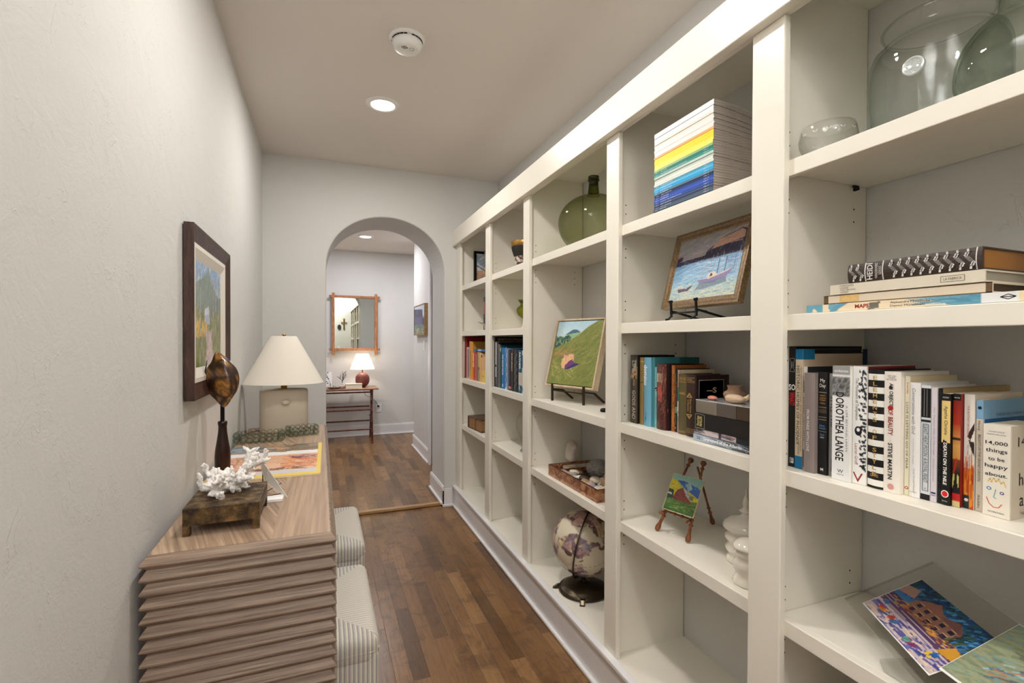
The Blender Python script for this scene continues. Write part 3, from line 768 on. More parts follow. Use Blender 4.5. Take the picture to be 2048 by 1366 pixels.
poly(C, [(.955, 0), (1, 0), (1, 1), (.955, 1)], (240, 208, 92))
M_PAP = vcol('glossy_print', 0.28, 0, coat=0.15); M_PAGE = mat('page_edges', rgb(226, 218, 200), 0.8)
M_YEL = mat('yellow_cover', rgb(236, 202, 84), 0.4)
b = MB(); mo = Vector((-0.392, 1.958, CZ + 0.0065)); mu = Vector((0.382, -0.006, 0)); mv = Vector((0.004, 0.59, 0))
b.canvas(C, mo + Vector((0, 0, 0.0004)), mu, mv, M_PAP)
for k, (m_, z0, z1, e) in enumerate(((M_YEL, -0.0055, -0.0048, 0.0), (M_PAGE, -0.0048, 0.0, 0.002), (M_YEL, 0.0, 0.0002, 0.0))):
    p = [mo + mu * a + mv * c for a, c in ((0, 0), (1, 0), (1, 1), (0, 1))]
    b.prism([(q.x, q.y) for q in p], mo.z + z0, mo.z + z1, m_, 'z')
tag(b.build('photo_magazine'), 'large photo magazine with yellow edge and desert pictures lying flat on the console', 'magazine')

# little picture card leaning on an open wire easel
t = thing('picture_card_stand', (-0.15, 1.72, CZ), 'small white card standing on a tiny wire easel beside the bronze plinth', 'card')
p0, p1, p2, p3 = Vector((-0.146, 1.70, CZ + 0.012)), Vector((-0.105, 1.70, CZ + 0.004)), Vector((-0.167, 1.785, CZ + 0.098)), Vector((-0.208, 1.80, CZ + 0.137))
M_CARD = mat('card_paper', rgb(214, 208, 200), 0.7); M_WHT = mat('white_card', rgb(246, 246, 246), 0.6)
a_, b_ = Vector((-0.108, 1.684, CZ + 0.003)), Vector((-0.17, 1.672, CZ + 0.003))
nrm = Vector((0.004, -0.002, 0.004))
b = MB(); q = [Vector((-0.106, 1.688, CZ + 0.004)), Vector((-0.124, 1.80, CZ + 0.02)), Vector((-0.190, 1.80, CZ + 0.115)), Vector((-0.172, 1.688, CZ + 0.10))]
q = [Vector((-0.106, 1.690, CZ + 0.004)), Vector((-0.168, 1.735, CZ + 0.093)), Vector((-0.204, 1.80, CZ + 0.128)), Vector((-0.176, 1.745, CZ + 0.045))]
th = Vector((0.0012, 0.001, 0.0006))
b.add([tuple(x) for x in q] + [tuple(x + th) for x in q], [(0, 1, 2, 3), (7, 6, 5, 4), (0, 4, 5, 1), (1, 5, 6, 2), (2, 6, 7, 3), (3, 7, 4, 0)], M_CARD)
part('leaning_card', b, t)
b = MB().box(-0.196, -0.118, 1.668, 1.712, CZ + 0.0008, CZ + 0.010, M_WHT); part('foot_block', b, t, 'white block at its foot', bevel=0.001)
b = MB().tube([(-0.186, 1.79, CZ + 0.001), (-0.186, 1.775, CZ + 0.095)], 0.0016, M_BLK, 6).tube([(-0.196, 1.70, CZ + 0.012), (-0.13, 1.775, CZ + 0.03)], 0.0013, M_BLK, 6).tube([(-0.196, 1.72, CZ + 0.004), (-0.125, 1.74, CZ + 0.006)], 0.0013, M_BLK, 6)
part('wire_easel', b, t)

# ================================================================== FRAMED LANDSCAPE on the left wall
M_FRD = wood('dark_frame_wood', rgb(44, 28, 24), rgb(82, 56, 48), (60, 60, 9), 0.45, 0.5)
M_LINER = mat('linen_liner', rgb(222, 216, 204), 0.8, bump=(300, 0.2, 0.001))
y0, y1, z0, z1 = 1.786, 2.428, 1.177, 1.742; xf = -0.379
t = thing('framed_landscape', (XL, 2.1, 1.46), 'dark-framed mountain landscape painting with a cream liner on the plain wall', 'painting')
def ring(b, y0, y1, z0, z1, w_, prof, m, X=lambda d: d):
    """picture frame moulding: prof is a list of (inset, x); four mitred sides"""
    P = [(i * w_, x) for i, x in prof]; v = []; f = []
    for (i, x) in P: v += [(x, y0 + i, z0 + i), (x, y1 - i, z0 + i), (x, y1 - i, z1 - i), (x, y0 + i, z1 - i)]
    for k in range(len(P) - 1):
        for j in range(4): a, c = k * 4 + j, k * 4 + (j + 1) % 4; f.append((a, c, c + 4, a + 4))
    return b.add(v, f, m)
part('frame', ring(MB(), y0, y1, z0, z1, 0.055, [(0, XL + 0.004), (0, xf), (0.12, xf), (0.3, xf - 0.003), (0.85, xf - 0.011), (1, xf - 0.012), (1, xf - 0.03)], M_FRD), t)
i = 0.052
part('liner', ring(MB(), y0 + i, y1 - i, z0 + i, z1 - i, 0.05, [(0, xf - 0.018), (0, xf - 0.011), (0.3, xf - 0.010), (1, xf - 0.022)], M_LINER), t, 'cream liner')
i = 0.100; A = (y0 + i, z0 + i); 
C = cv(90, 84, (150, 172, 196))
band(C, .55, 1.0, (186, 198, 206), (126, 160, 198)); dab(C, 130, (0, .62, 1, 1), [(210, 218, 226), (150, 176, 206), (196, 206, 214), (120, 150, 190)], .09, .018, 60, 1, .6)
poly(C, [(0, .45), (0, .78), (.18, .82), (.38, .9), (.5, .98), (.58, .86), (.75, .78), (1, .66), (1, .4)], (128, 144, 134))
poly(C, [(.42, .4), (.6, .62), (1, .74), (1, .4)], (112, 128, 118)); dab(C, 160, (.0, .45, .95, .82), [(142, 156, 146), (110, 130, 122), (130, 140, 160), (120, 138, 112)], .1, .016, 70, 2, .5)
poly(C, [(0, 0), (1, 0), (1, .55), (.7, .5), (.3, .52), (0, .55)], (126, 130, 78))
dab(C, 330, (0, 0, 1, .54), [(150, 146, 84), (100, 112, 66), (176, 160, 96), (120, 128, 90), (96, 96, 60), (170, 176, 130)], .08, .018, 80, 3, .65)
dab(C, 40, (.05, .28, .42, .42), [(222, 176, 74), (206, 150, 70), (214, 190, 110)], .05, .03, 80, 4, .8)
poly(C, [(.36, .34), (.58, .34), (.72, .0), (.36, .0), (.44, .18)], (190, 168, 168)); dab(C, 60, (.4, .0, .62, .32), [(206, 184, 178), (170, 146, 160), (216, 200, 190)], .05, .02, 100, 5, .7)
poly(C, [(.34, .56), (.5, .6), (.52, .45), (.36, .44)], (196, 204, 218)); poly(C, [(.36, .5), (.52, .52), (.54, .42), (.4, .42)], (166, 178, 204))
for x in (.18, .66, .74, .9): stroke(C, (x, .25), (x + .01, .96), .016, (120, 108, 110), .85); stroke(C, (x + .012, .3), (x + .02, .8), .01, (206, 204, 208), .7)
grainy(C, .14, 5)
b = MB().canvas(C[::-1][::-1], (xf - 0.021, y0 + i, z0 + i), (0, y1 - y0 - 2 * i, 0), (0, 0, z1 - z0 - 2 * i), vcol('oil_paint', 0.4, 0.5))
part('canvas', b, t)
part('backing', MB().box(XL + 0.001, XL + 0.006, y0 + 0.02, y1 - 0.02, z0 + 0.02, z1 - 0.02, mat('brown_paper', rgb(120, 96, 70), .8)), t)

# ================================================================== BOOKS
_c = {}
def bm(c, rough=0.42, coat=0.0):
    """plain book-cloth / jacket paper of one colour"""
    k = (c, rough)
    if k not in _c: _c[k] = mat('book_%02x%02x%02x' % c, rgb(*c), rough, spec=0.35, coat=coat)
    return _c[k]
WHITE, CREAM, BLACK, GOLD = (240, 238, 232), (232, 224, 200), (16, 15, 15), (190, 156, 92)
M_PG = mat('paper_block', rgb(226, 216, 194), 0.85); t_ = NT(M_PG)
tc = t_.new('ShaderNodeTexCoord'); wv = t_.new('ShaderNodeTexWave', _Scale=260.0, _Distortion=2.0); wv.bands_direction = 'Y'
t_.l(tc.outputs['Object'], wv.inputs['Vector']); t_.l(t_.mix(wv.outputs['Fac'], rgb(206, 194, 168), rgb(234, 226, 206)), t_.b.inputs['Base Color'])
M_GILT = mat('gilt_edges', rgb(150, 100, 40), 0.45)

def book(label, X, y0, y1, z, h, depth, cov, deco=(), pages=None, soft=False, bulge=0.0, M=None, group=None, near=None, name='book', cat='book', paint=None, origin=None):
    """a book standing with its spine at x=X towards the corridor; y0..y1 its thickness.
    near: colour of the front board if it differs. deco: marks on spine ('r','t','c') and on the near board ('nr','nt')."""
    T = y1 - y0 - 0.0006; y0 += 0.0003
    loc = origin or (X, (y0 + y1) / 2, z)
    t = thing(name, loc, label, cat, group)
    MM = M or Matrix.Translation((X, y0, z + 0.0004))
    th = 0.0006 if soft else min(0.0028, T * 0.14)
    bg = bulge if not soft else min(bulge, 0.0015)
    arc_ = []
    N = 7 if bg > 0 else 2
    for i in range(N):
        a = i / (N - 1); arc_.append((bg - bg * math.sin(math.pi * a) if bg else 0.0, T * a))
    mc = bm(cov) if isinstance(cov, tuple) else cov
    b = MB(MM)
    out = [(depth, 0)] + [(x, y) for x, y in arc_] + [(depth, T)] + [(depth, T - th), (th + bg + 0.0005, T - th), (th + bg + 0.0005, th), (depth, th)]
    b.prism(out, 0, h, mc, 'z')
    if paint is not None:      # painted spine (a colour grid) laid over the cloth
        e = 0.00025
        C = paint; hh, ww = C.shape[:2]; vs_ = []; cc = []
        for j in range(hh):
            for i in range(ww):
                a = i / (ww - 1); vs_.append(((bg - bg * math.sin(math.pi * a) if bg else 0) - e, T * (1 - a), h * j / (hh - 1))); cc.append(tuple(C[j, i]))
        b.add(vs_, [(j * ww + i, j * ww + i + 1, (j + 1) * ww + i + 1, (j + 1) * ww + i) for j in range(hh - 1) for i in range(ww - 1)], vcol('printed_jacket', 0.35, 0), False, cc)
    if near is not None:
        b.add([(0.004, -0.0002, 0.0), (depth, -0.0002, 0.0), (depth, -0.0002, h), (0.004, -0.0002, h)], [(0, 1, 2, 3)], bm(near))
    for d in deco:
        k = d[0]
        if k == 'r':
            _, h0, h1, b0, b1, c = d[:6]; m_ = bm(c) if isinstance(c, tuple) else c
            n = 5 if bg else 1; v = []; 
            for q in range(n + 1):
                a = b0 + (b1 - b0) * q / n; x = (bg - bg * math.sin(math.pi * a) if bg else 0) - 0.0003
                v += [(x, T * (1 - a), h * h0), (x, T * (1 - a), h * h1)]
            b.add(v, [(2 * q, 2 * q + 2, 2 * q + 3, 2 * q + 1) for q in range(n)], m_)
        elif k == 't':
            _, s, hc, bc, ln, sz, c = d[:7]; o = d[7] if len(d) > 7 else 'd'; bo = d[8] if len(d) > 8 else 0.0; shr = d[9] if len(d) > 9 else 0.0
            m_ = bm(c, 0.4); xx = (bg - bg * math.sin(math.pi * bc) if bg else 0) - 0.0001
            c3 = (xx, T * (1 - bc), h * hc)
            if o == 'd': b.text(s, c3, (0, 0, -1), (0, -1, 0), T * sz, m_, fitw=h * ln, bold=bo, shear=shr)
            elif o == 'h': b.text(s, c3, (0, -1, 0), (0, 0, 1), T * sz, m_, fitw=T * ln, bold=bo, shear=shr)
            elif o == 'V': b.text(s, c3, (0, -1, 0), (0, 0, 1), h * sz, m_, fitw=T * ln, bold=bo, shear=shr)
            else: b.text(s, c3, (0, 0, 1), (0, 1, 0), T * sz, m_, fitw=h * ln, bold=bo, shear=shr)
        elif k == 'c':
            _, hc, bc, r, c = d[:5]; asp = d[5] if len(d) > 5 else 1.0
            b.disc((-0.0004 - 0.0001 * (d[6] if len(d) > 6 else 0), T * (1 - bc), h * hc), (0, -1, 0), (0, 0, 1), T * r, bm(c), 20, T * r * asp)
        elif k == 'l':            # thin line figure: list of (b,h) points, width
            _, pts, wd, c = d
            for (p, q) in zip(pts[:-1], pts[1:]):
                P_ = Vector((-0.0004, T * (1 - p[0]), h * p[1])); Q_ = Vector((-0.0004, T * (1 - q[0]), h * q[1]))
                dr = (Q_ - P_).normalized(); sd = Vector((1, 0, 0)).cross(dr) * T * wd / 2
                b.add([tuple(P_ - sd), tuple(Q_ - sd), tuple(Q_ + sd), tuple(P_ + sd)], [(3, 2, 1, 0)], bm(c))
        elif k == 'nr':
            _, a0, a1, h0, h1, c = d
            b.add([(depth * a0, -0.0004, h * h0), (depth * a1, -0.0004, h * h0), (depth * a1, -0.0004, h * h1), (depth * a0, -0.0004, h * h1)], [(0, 1, 2, 3)], bm(c))
        elif k == 'nt':
            _, s, a, hc, ln, sz, c = d[:7]
            b.text(s, (depth * a, -0.0003, h * hc), (1, 0, 0), (0, 0, 1), h * sz, bm(c), fitw=depth * ln, bold=d[7] if len(d) > 7 else 0)
    part('cover', b, t)
    g = 0.0002 if soft else 0.003
    b = MB(MM).box(th + bg + 0.0006, depth - g, th + 0.0001, T - th - 0.0001, g, h - g, pages or M_PG)
    part('page_block', b, t)
    return t
def R(h0, h1, c, b0=0, b1=1): return ('r', h0, h1, b0, b1, c)

# ---- bay by the camera, third shelf from the top: the long row of upright books
z = SH[5][2]; G5 = 'upright books in the bay nearest the camera'
def B5(label, X, y0, y1, h, depth, cov, deco=(), **k): return book(label, X, y0, y1, z, h, depth, cov, deco, group=G5, **k)
B5('tall black book with a red and white title, first in the row against the divider', 1.089, 0.8580, 0.8775, 0.300, 0.243, BLACK,
   [('t', 'SO', .66, .5, .95, .042 / .02 * .38, WHITE, 'h', .03), ('t', 'WHAT!', .565, .5, .11, .85, (200, 32, 40), 'd', .03), ('l', [(.2, .9), (.8, .9)], .06, (150, 150, 150)), ('l', [(.15, .9), (.3, .86), (.3, .82), (.15, .79), (.85, .79), (.7, .82), (.7, .86), (.85, .9)], .06, (150, 150, 150)), ('t', 'miles', .845, .5, .05, .3, (170, 170, 170), 'd'),
    R(.03, .075, (220, 220, 220), .25, .8), ('t', 'F', .052, .52, .4, .6, BLACK, 'h')], soft=False)
B5('tall beige book with blue corners and a black top edge on its front board', 1.087, 0.8375, 0.8575, 0.293, 0.235, (216, 198, 172),
   [R(0, .105, (24, 112, 160)), R(.915, 1, (24, 112, 160)), ('t', 'HISTORIC HOMES OF PHOENIX', .53, .36, .66, .42, (40, 36, 34)), ('t', 'AN ARCHITECTURAL AND PRESERVATION GUIDE', .5, .78, .7, .16, (60, 54, 50)), ('t', 'city of phoenix', .17, .5, .1, .4, (70, 62, 56)),
    ('nr', 0, .17, .915, 1, (24, 112, 160)), ('nr', .17, .9, .97, 1, (14, 16, 20)), ('nr', .92, 1, .86, 1, (18, 44, 78)), ('nr', 0.17, .92, .962, .97, (14, 16, 20))], near=(208, 186, 158))
C = cv(6, 70, (226, 222, 214)); rn = np.random.RandomState(3); C[2:14] = np.array(rgb(60, 58, 56)) * (0.5 + rn.rand(12, 6, 1)); C[52:60] = np.array(rgb(120, 116, 112)) * (0.4 + rn.rand(8, 6, 1))
B5('thin photo book with black and red spine lettering squeezed beside the grey-mauve one', 1.089, 0.8300, 0.8370, 0.251, 0.2, (226, 222, 214),
   [('t', 'SIGOURNEY', .62, .5, .17, .8, BLACK, 'd', .03), ('t', 'WEAR', .47, .5, .1, .8, (190, 30, 36), 'd', .03), ('t', 'ARMANI', .34, .5, .12, .8, BLACK, 'd', .03)], paint=C, near=(38, 38, 42))
B5('plain grey-mauve cloth book with small pale lettering down its spine', 1.080, 0.8010, 0.8285, 0.237, 0.19, (140, 128, 126), [('t', 'FROM PARIS WITH LOVE', .42, .38, .42, .26, (232, 228, 226), 'd', .01)], bulge=0.0)
B5('black biography with bronze portrait and white title near the top', 1.090, 0.7785, 0.8005, 0.240, 0.17, (24, 23, 24),
   [('t', 'My', .915, .5, .55, .5, WHITE, 'h'), ('t', 'Day', .865, .5, .7, .5, WHITE, 'h'), R(.80, .806, (150, 140, 120), .05, .95), ('t', 'the best of', .775, .5, .6, .22, (190, 140, 70), 'h'), ('t', 'acclaimed', .75, .5, .7, .2, (190, 140, 70), 'h'), ('t', 'newspaper', .725, .5, .7, .2, (190, 140, 70), 'h'), ('t', 'columns', .70, .5, .6, .2, (190, 140, 70), 'h'), R(.60, .64, (70, 58, 44), .05, .95), R(.655, .66, (150, 140, 120), .05, .95), R(.56, .564, (160, 150, 130), .05, .95), R(.535, .539, (160, 150, 130), .05, .95),
    ('t', 'Eleanor', .48, .5, .6, .26, (90, 140, 190), 'h'), ('t', 'Roosevelt', .455, .5, .7, .26, (90, 140, 190), 'h'), ('t', 'David', .39, .5, .45, .22, (90, 140, 190), 'h'), ('t', 'editor', .365, .5, .45, .2, (200, 200, 200), 'h'), R(.42, .424, (150, 140, 120), .05, .95), ('t', 'M', .05, .5, .3, .3, WHITE, 'h', .02)])
B5('slim silver-grey book with thin black lettering down the spine', 1.096, 0.7625, 0.7780, 0.238, 0.2, (142, 142, 140), [('t', 'STYLE 1930', .63, .5, .30, .62, (24, 24, 24)), ('t', 'ROBINSON', .90, .5, .1, .3, (50, 50, 50)), ('t', 'UNIVERSE', .11, .5, .12, .36, (40, 40, 40))])
C = cv(12, 60, (236, 236, 236)); rn = np.random.RandomState(9); band(C, .91, 1.01, (150, 150, 150), (150, 150, 150))
C[44:54] = np.array(rgb(130, 130, 130)) * (0.2 + 1.3 * rn.rand(10, 12, 1)); np.clip(C, 0, 1, C)
B5('thick white biography with big condensed black title and a small photo at the spine top', 1.084, 0.7225, 0.7620, 0.257, 0.2, WHITE,
   [('t', 'GORDON', .955, .5, .8, .13, (236, 236, 236), 'h', .02), ('t', 'DOROTHEA LANGE', .47, .44, .60, .48, BLACK, 'd', .015), ('t', 'A LIFE BEYOND LIMITS', .46, .84, .4, .10, (90, 90, 90)), ('t', 'W', .08, .5, .35, .2, (60, 60, 60), 'h'), ('t', 'NORTON', .05, .5, .4, .07, (60, 60, 60), 'h')], paint=C)
C = cv(20, 120, (240, 240, 238)); r = random.Random(5)
for k in range(16):
    yy = .12 + .86 * k / 16; stroke(C, (.98, yy), (.98 - r.uniform(.12, .45), yy + r.uniform(-.02, .05)), .09, (24, 28, 40), 1)
    for q in range(3): xx = r.uniform(.5, .95); stroke(C, (xx, yy + .02), (xx - .07, yy + .03), .10, (24, 28, 40), 1)
stroke(C, (.98, .72), (.62, .86), .1, (24, 28, 40), 1); stroke(C, (.62, .86), (.72, .96), .09, (24, 28, 40), 1)
B5('white novel with inky twining branches and a red V at the foot of the spine', 1.093, 0.6925, 0.7220, 0.258, 0.165, WHITE,
   [('t', 'The Monsters of Templeton', .72, .28, .36, .28, (30, 32, 44)), ('t', 'Lauren Groff', .25, .3, .18, .24, (150, 52, 50)), ('c', .45, .42, .27, (22, 26, 38), 1.35), ('c', .46, .42, .12, WHITE, 1.2, 2), ('t', 'V', .055, .42, .75, .7, (150, 46, 44), 'h')], paint=C, near=(150, 40, 46))
stripes = []
for k in range(9): stripes.append(R(.02 + k * .1112, .02 + k * .1112 + .052, WHITE))
lt = 'ELEMENTS OF STYLE'
B5('black and white striped hardback with gold letters stacked up the spine', 1.093, 0.6595, 0.6920, 0.253, 0.16, BLACK,
   stripes + [('t', ch, .93 - i * .0505, .5, .26, .27, GOLD, 'h', .01) for i, ch in enumerate(lt) if ch != ' '] + [('t', 'GATES', .108, .5, .5, .2, GOLD, 'h')], bulge=0.004)
ob = 'AN OBJECT OF BEAUTY'
B5('cream-white novel with speckled black and red capitals down the spine', 1.092, 0.6275, 0.6590, 0.250, 0.165, (238, 232, 222),
   [('t', 'AN OBJECT', .81, .45, .19, .3, (44, 40, 40), 'd', .02), ('t', 'OF', .665, .45, .045, .3, (170, 44, 40), 'd', .02), ('t', 'BEAUTY', .55, .45, .15, .3, (150, 50, 44), 'd', .02), ('c', .70, .45, .17, (170, 44, 40)), ('c', .868, .45, .12, (44, 40, 40)), ('t', 'STEVE MARTIN', .26, .45, .30, .28, (44, 40, 40), 'd', .02), ('t', 'a novel', .43, .45, .04, .14, (90, 80, 80), 'h'), ('t', 'NEW YORK', .965, .5, .5, .1, (110, 100, 100), 'h'), ('t', 'TIMES', .95, .5, .4, .1, (110, 100, 100), 'h'), ('t', 'BESTSELLER', .935, .5, .6, .1, (110, 100, 100), 'h'), ('c', .05, .5, .2, (206, 150, 146), 1.0)], bulge=.003)
B5('pale yellow paperback with thin dark capitals and a red mark at its foot', 1.107, 0.6180, 0.6270, 0.242, 0.16, (238, 232, 206),
   [('t', 'Jampolsky', .90, .5, .1, .45, (200, 60, 56)), ('t', 'LOVE IS LETTING GO OF FEAR', .50, .5, .56, .46, (60, 54, 48)), ('c', .06, .5, .42, (206, 80, 70), .9), ('c', .06, .5, .2, (238, 232, 206), .9, 2)], soft=True, near=(228, 214, 178))
B5('white hardback with pale grey italic lettering down the spine', 1.103, 0.5985, 0.6175, 0.230, 0.165, (236, 234, 232),
   [('t', 'Conversations with God', .75, .45, .40, .34, (120, 126, 132), 'd', 0, .25), ('t', 'an uncommon dialogue', .40, .45, .22, .16, (170, 172, 174)), ('t', 'Neale Donald Walsch', .15, .55, .2, .15, (160, 162, 166)), ('t', 'PUTNAM', .045, .5, .6, .14, (130, 132, 140), 'h')], bulge=.003)
B5('white and blue book with a black ribbed block over its framed spine title', 1.107, 0.5815, 0.5980, 0.226, 0.15, (214, 218, 222),
   [R(.72, .975, (16, 16, 18)), R(0, .05, (16, 16, 18)), R(.68, .70, (30, 32, 40)), ('l', [(.3, .97), (.3, .73)], .05, (150, 150, 150)), ('l', [(.6, .97), (.6, .73)], .05, (150, 150, 150)), ('l', [(.2, .66), (.8, .66), (.8, .08), (.2, .08), (.2, .66)], .06, (40, 60, 84)), ('t', 'LEAST HEAT-MOON  A ROYAL FEAST', .40, .5, .5, .42, (50, 66, 84)), ('t', 'A', .1, .5, .2, .25, (40, 60, 84), 'h')], near=(226, 220, 206))
B5('thin lilac-white paperback with tiny italic title beside the black spotted one', 1.107, 0.5710, 0.5810, 0.223, 0.15, (214, 206, 212), [('t', 'The Twelve Gifts in Marriage', .62, .5, .42, .3, (120, 110, 124), 'd', 0, .2), ('t', 'Charlene Costanzo', .28, .5, .2, .26, (140, 130, 140), 'd', 0, .2), R(.07, .085, (30, 44, 100), .1, .9), R(.055, .06, (30, 44, 100), .1, .9)], soft=True)
B5('slim black book dotted with tiny white specks', 1.109, 0.5650, 0.5705, 0.222, 0.235, (20, 20, 24), [('c', .05 + .06 * k, .3 + .4 * (k % 2), .06, WHITE) for k in range(9)], near=(176, 152, 104))
B5('paperback mystery with yellow author panel above a heavy white title on black', 1.107, 0.5500, 0.5645, 0.213, 0.13, BLACK,
   [R(.56, .935, (228, 200, 128)), R(.935, .94, (120, 90, 40)), ('t', 'Agatha Christie', .76, .5, .26, .5, (30, 26, 22), 'd', 0, .1), ('t', 'DEATH ON THE NILE', .37, .48, .38, .42, WHITE, 'd', .03, .1), ('c', .10, .5, .44, WHITE, 1.15), ('c', .10, .5, .34, (206, 36, 40), 1.15, 2), ('t', 'ac', .10, .5, .4, .3, WHITE, 'h', .02), ('t', 'MYSTERY', .965, .5, .7, .2, WHITE, 'h'), ('l', [(.25, .56), (.32, .585), (.4, .56), (.55, .575), (.6, .56)], .12, BLACK), ('t', 'Berkley', .035, .5, .6, .18, WHITE, 'h')], soft=True, bulge=.001)
C = cv(10, 90, (130, 30, 24)); band(C, .72, 1.0, (176, 50, 30), (120, 24, 22)); band(C, .55, .72, (206, 150, 84), (180, 70, 34)); band(C, 0, .06, (206, 190, 130), (206, 190, 130)); band(C, .06, .12, (186, 26, 28), (186, 26, 28)); band(C, .12, .30, (24, 22, 22), (24, 22, 22)); band(C, .42, .55, (196, 140, 70), (214, 160, 90)); band(C, .30, .42, (40, 28, 22), (120, 60, 30))
for k in range(7): stroke(C, (.1 + k * .1, .13), (.0 + k * .13, .29), .05, (220, 206, 120), .9)
stroke(C, (0, .6), (1, .6), .1, (40, 20, 16), 1); stroke(C, (.2, .3), (.5, .42), .2, (190, 40, 30), .9)
B5('paperback mystery with a red and orange painted spine beside its yellow twin', 1.114, 0.5370, 0.5495, 0.214, 0.13, (130, 30, 24), [R(.94, 1, BLACK), ('t', 'HERCULE', .965, .5, .7, .2, WHITE, 'h')], soft=True, paint=C)
C = cv(16, 90, (234, 228, 218)); band(C, 0, .36, (170, 60, 24), (214, 110, 34)); 
poly(C, [(0, .28), (.0, .30), (.5, .37), (1, .40), (1, .60), (.45, .62), (.2, .66), (.0, .64), (.3, .5), (.5, .40), (0, .30)], (234, 228, 218)); dab(C, 60, (0, .02, 1, .28), [(220, 110, 34), (150, 40, 18), (236, 150, 50)], .2, .1, 80, 2, .6)
poly(C, [(.45, .60), (1, .58), (1, .46), (.6, .54)], (44, 26, 24)); poly(C, [(.3, .63), (1, .76), (1, .70), (.62, .60)], (56, 34, 30)); poly(C, [(.0, .0), (.55, .0), (.55, .12), (.0, .12)], (24, 52, 52))
B5('white paperback with a glowing red tulip wrapped round the spine', 1.123, 0.5205, 0.5365, 0.214, 0.16, (234, 228, 218),
   [('t', 'THE BOTANY OF DESIRE', .77, .4, .26, .2, (170, 60, 64)), ('t', 'MICHAEL POLLAN', .46, .4, .20, .2, (150, 130, 130)), ('c', .075, .3, .2, (226, 224, 216), 1.0, 1)], soft=True, paint=C, near=(232, 220, 202))
B5('thin beige paperback with a light blue cap and dark blue front board', 1.125, 0.5090, 0.5195, 0.205, 0.15, (212, 200, 184),
   [R(.83, 1, (124, 170, 204)), ('t', 'Henry', .77, .4, .09, .5, (50, 44, 42), 'd', 0, .2), ('t', 'BRIGHTY OF THE GRAND CANYON', .48, .5, .42, .42, (70, 60, 54)), ('t', 'Aladdin', .09, .5, .12, .4, (60, 54, 50)), ('c', .93, .5, .3, (20, 30, 50)), ('nr', .0, 1, .83, 1, (124, 170, 204)), ('nt', 'FOREVER WILD, FOREVER FREE', .62, .86, .7, .03, (30, 50, 90)), ('nt', 'Marguerite Henry', .3, .76, .5, .07, (20, 26, 50)), ('nr', .6, .9, .2, .5, (150, 90, 60))], soft=True, near=(24, 92, 150))
hx = lambda pts: pts
B5('thick cream paperback with big black title and a crayon smiling face', 1.116, 0.4670, 0.5050, 0.164, 0.11, (232, 226, 212),
   [('t', 'THE HAPPY BOOK BY', .925, .5, .6, .05, (90, 90, 90), 'h'), ('t', 'BARBARA ANN KIPFER', .895, .5, .7, .05, (90, 90, 90), 'h'), ('t', '14,000', .80, .5, .82, .20, (30, 30, 34), 'h', .008), ('t', 'things', .715, .5, .80, .24, (30, 30, 34), 'h', .008), ('t', 'to be', .63, .5, .6, .17, (30, 30, 34), 'h', .008), ('t', 'happy', .545, .5, .85, .24, (30, 30, 34), 'h', .008), ('t', 'about.', .46, .5, .82, .17, (30, 30, 34), 'h', .008),
    ('c', .30, .24, .09, (70, 130, 180), .9), ('c', .30, .24, .05, (232, 226, 212), .9, 2), ('c', .27, .72, .08, (80, 76, 150), .9), ('c', .27, .72, .04, (232, 226, 212), .9, 2),
    ('l', [(.5, .30), (.42, .21), (.52, .20)], .03, (90, 160, 170)), ('l', [(.15, .20), (.25, .135), (.42, .10), (.6, .105), (.72, .15)], .035, (214, 90, 84)), ('l', [(.2, .37), (.28, .41), (.33, .37), (.42, .42), (.5, .38), (.6, .42), (.68, .37), (.78, .40), (.86, .34)], .045, (236, 204, 130)), ('t', 'WORKMAN', .05, .5, .6, .08, (60, 60, 60), 'h'),
    ('nt', '14,000', .56, .82, .7, .12, (24, 24, 26)), ('nt', 't', .93, .66, .12, .16, (24, 24, 26)), ('nt', 'happy', .60, .40, .7, .18, (24, 24, 26)), ('nt', 'about', .62, .2, .7, .14, (24, 24, 26)), ('nt', 'THE HAPPY BOOK', .6, .05, .6, .03, (60, 60, 60))], soft=True, near=(212, 200, 180))

# ---- bay by the camera, second shelf: four books lying flat
z = SH[5][1]
def lying(X, ytop, z0, ang=0.0):
    """spine towards the corridor, head of the book at y=ytop (towards the arch), lying on its back"""
    return Matrix.Translation((X, ytop, z0)) @ Matrix.Rotation(ang, 4, 'Z') @ Matrix(((1, 0, 0, 0), (0, 0, 1, 0), (0, -1, 0, 0), (0, 0, 0, 1)))
def flat(label, X, y_foot, y_head, z0, T, depth, cov, deco=(), ang=0.0, **k):
    L = y_head - y_foot; M = lying(X, y_foot, z0 + T, ang)
    return book(label, X, 0.0, T + 0.0, z0, L, depth, cov, deco, M=M, origin=(X, (y_foot + y_head) / 2, z0), **k)
C = cv(120, 12, (232, 214, 182)).transpose(1, 0, 2).copy(); C = cv(12, 150, (232, 214, 182))
for (a, b_) in ((.96, 1.0), (.90, .965)): band(C, a, b_, (104, 160, 180), (104, 160, 180))
poly(C, [(0, .93), (.5, .945), (.5, .955), (0, .965)], (232, 214, 182)); poly(C, [(0, .86), (1, .87), (1, .83), (.3, .81)], (104, 160, 180)); poly(C, [(0, .83), (.6, .79), (1, .76), (1, .82), (.0, .86)], (96, 150, 172))
poly(C, [(0, .66), (.8, .65), (.9, .60), (.2, .61)], (110, 108, 98)); poly(C, [(.3, .34), (1, .42), (1, .2), (0, .2), (0, .30)], (92, 148, 170)); poly(C, [(0, .0), (1, .0), (1, .2), (0, .2)], (222, 224, 224)); poly(C, [(0, .0), (1, .0), (1, .08), (0, .08)], (226, 208, 170))
dab(C, 90, (0, .2, 1, .40), [(70, 124, 150), (120, 170, 186)], .08, .05, 80, 2, .5)
GF = 'books lying flat in the bay nearest the camera'
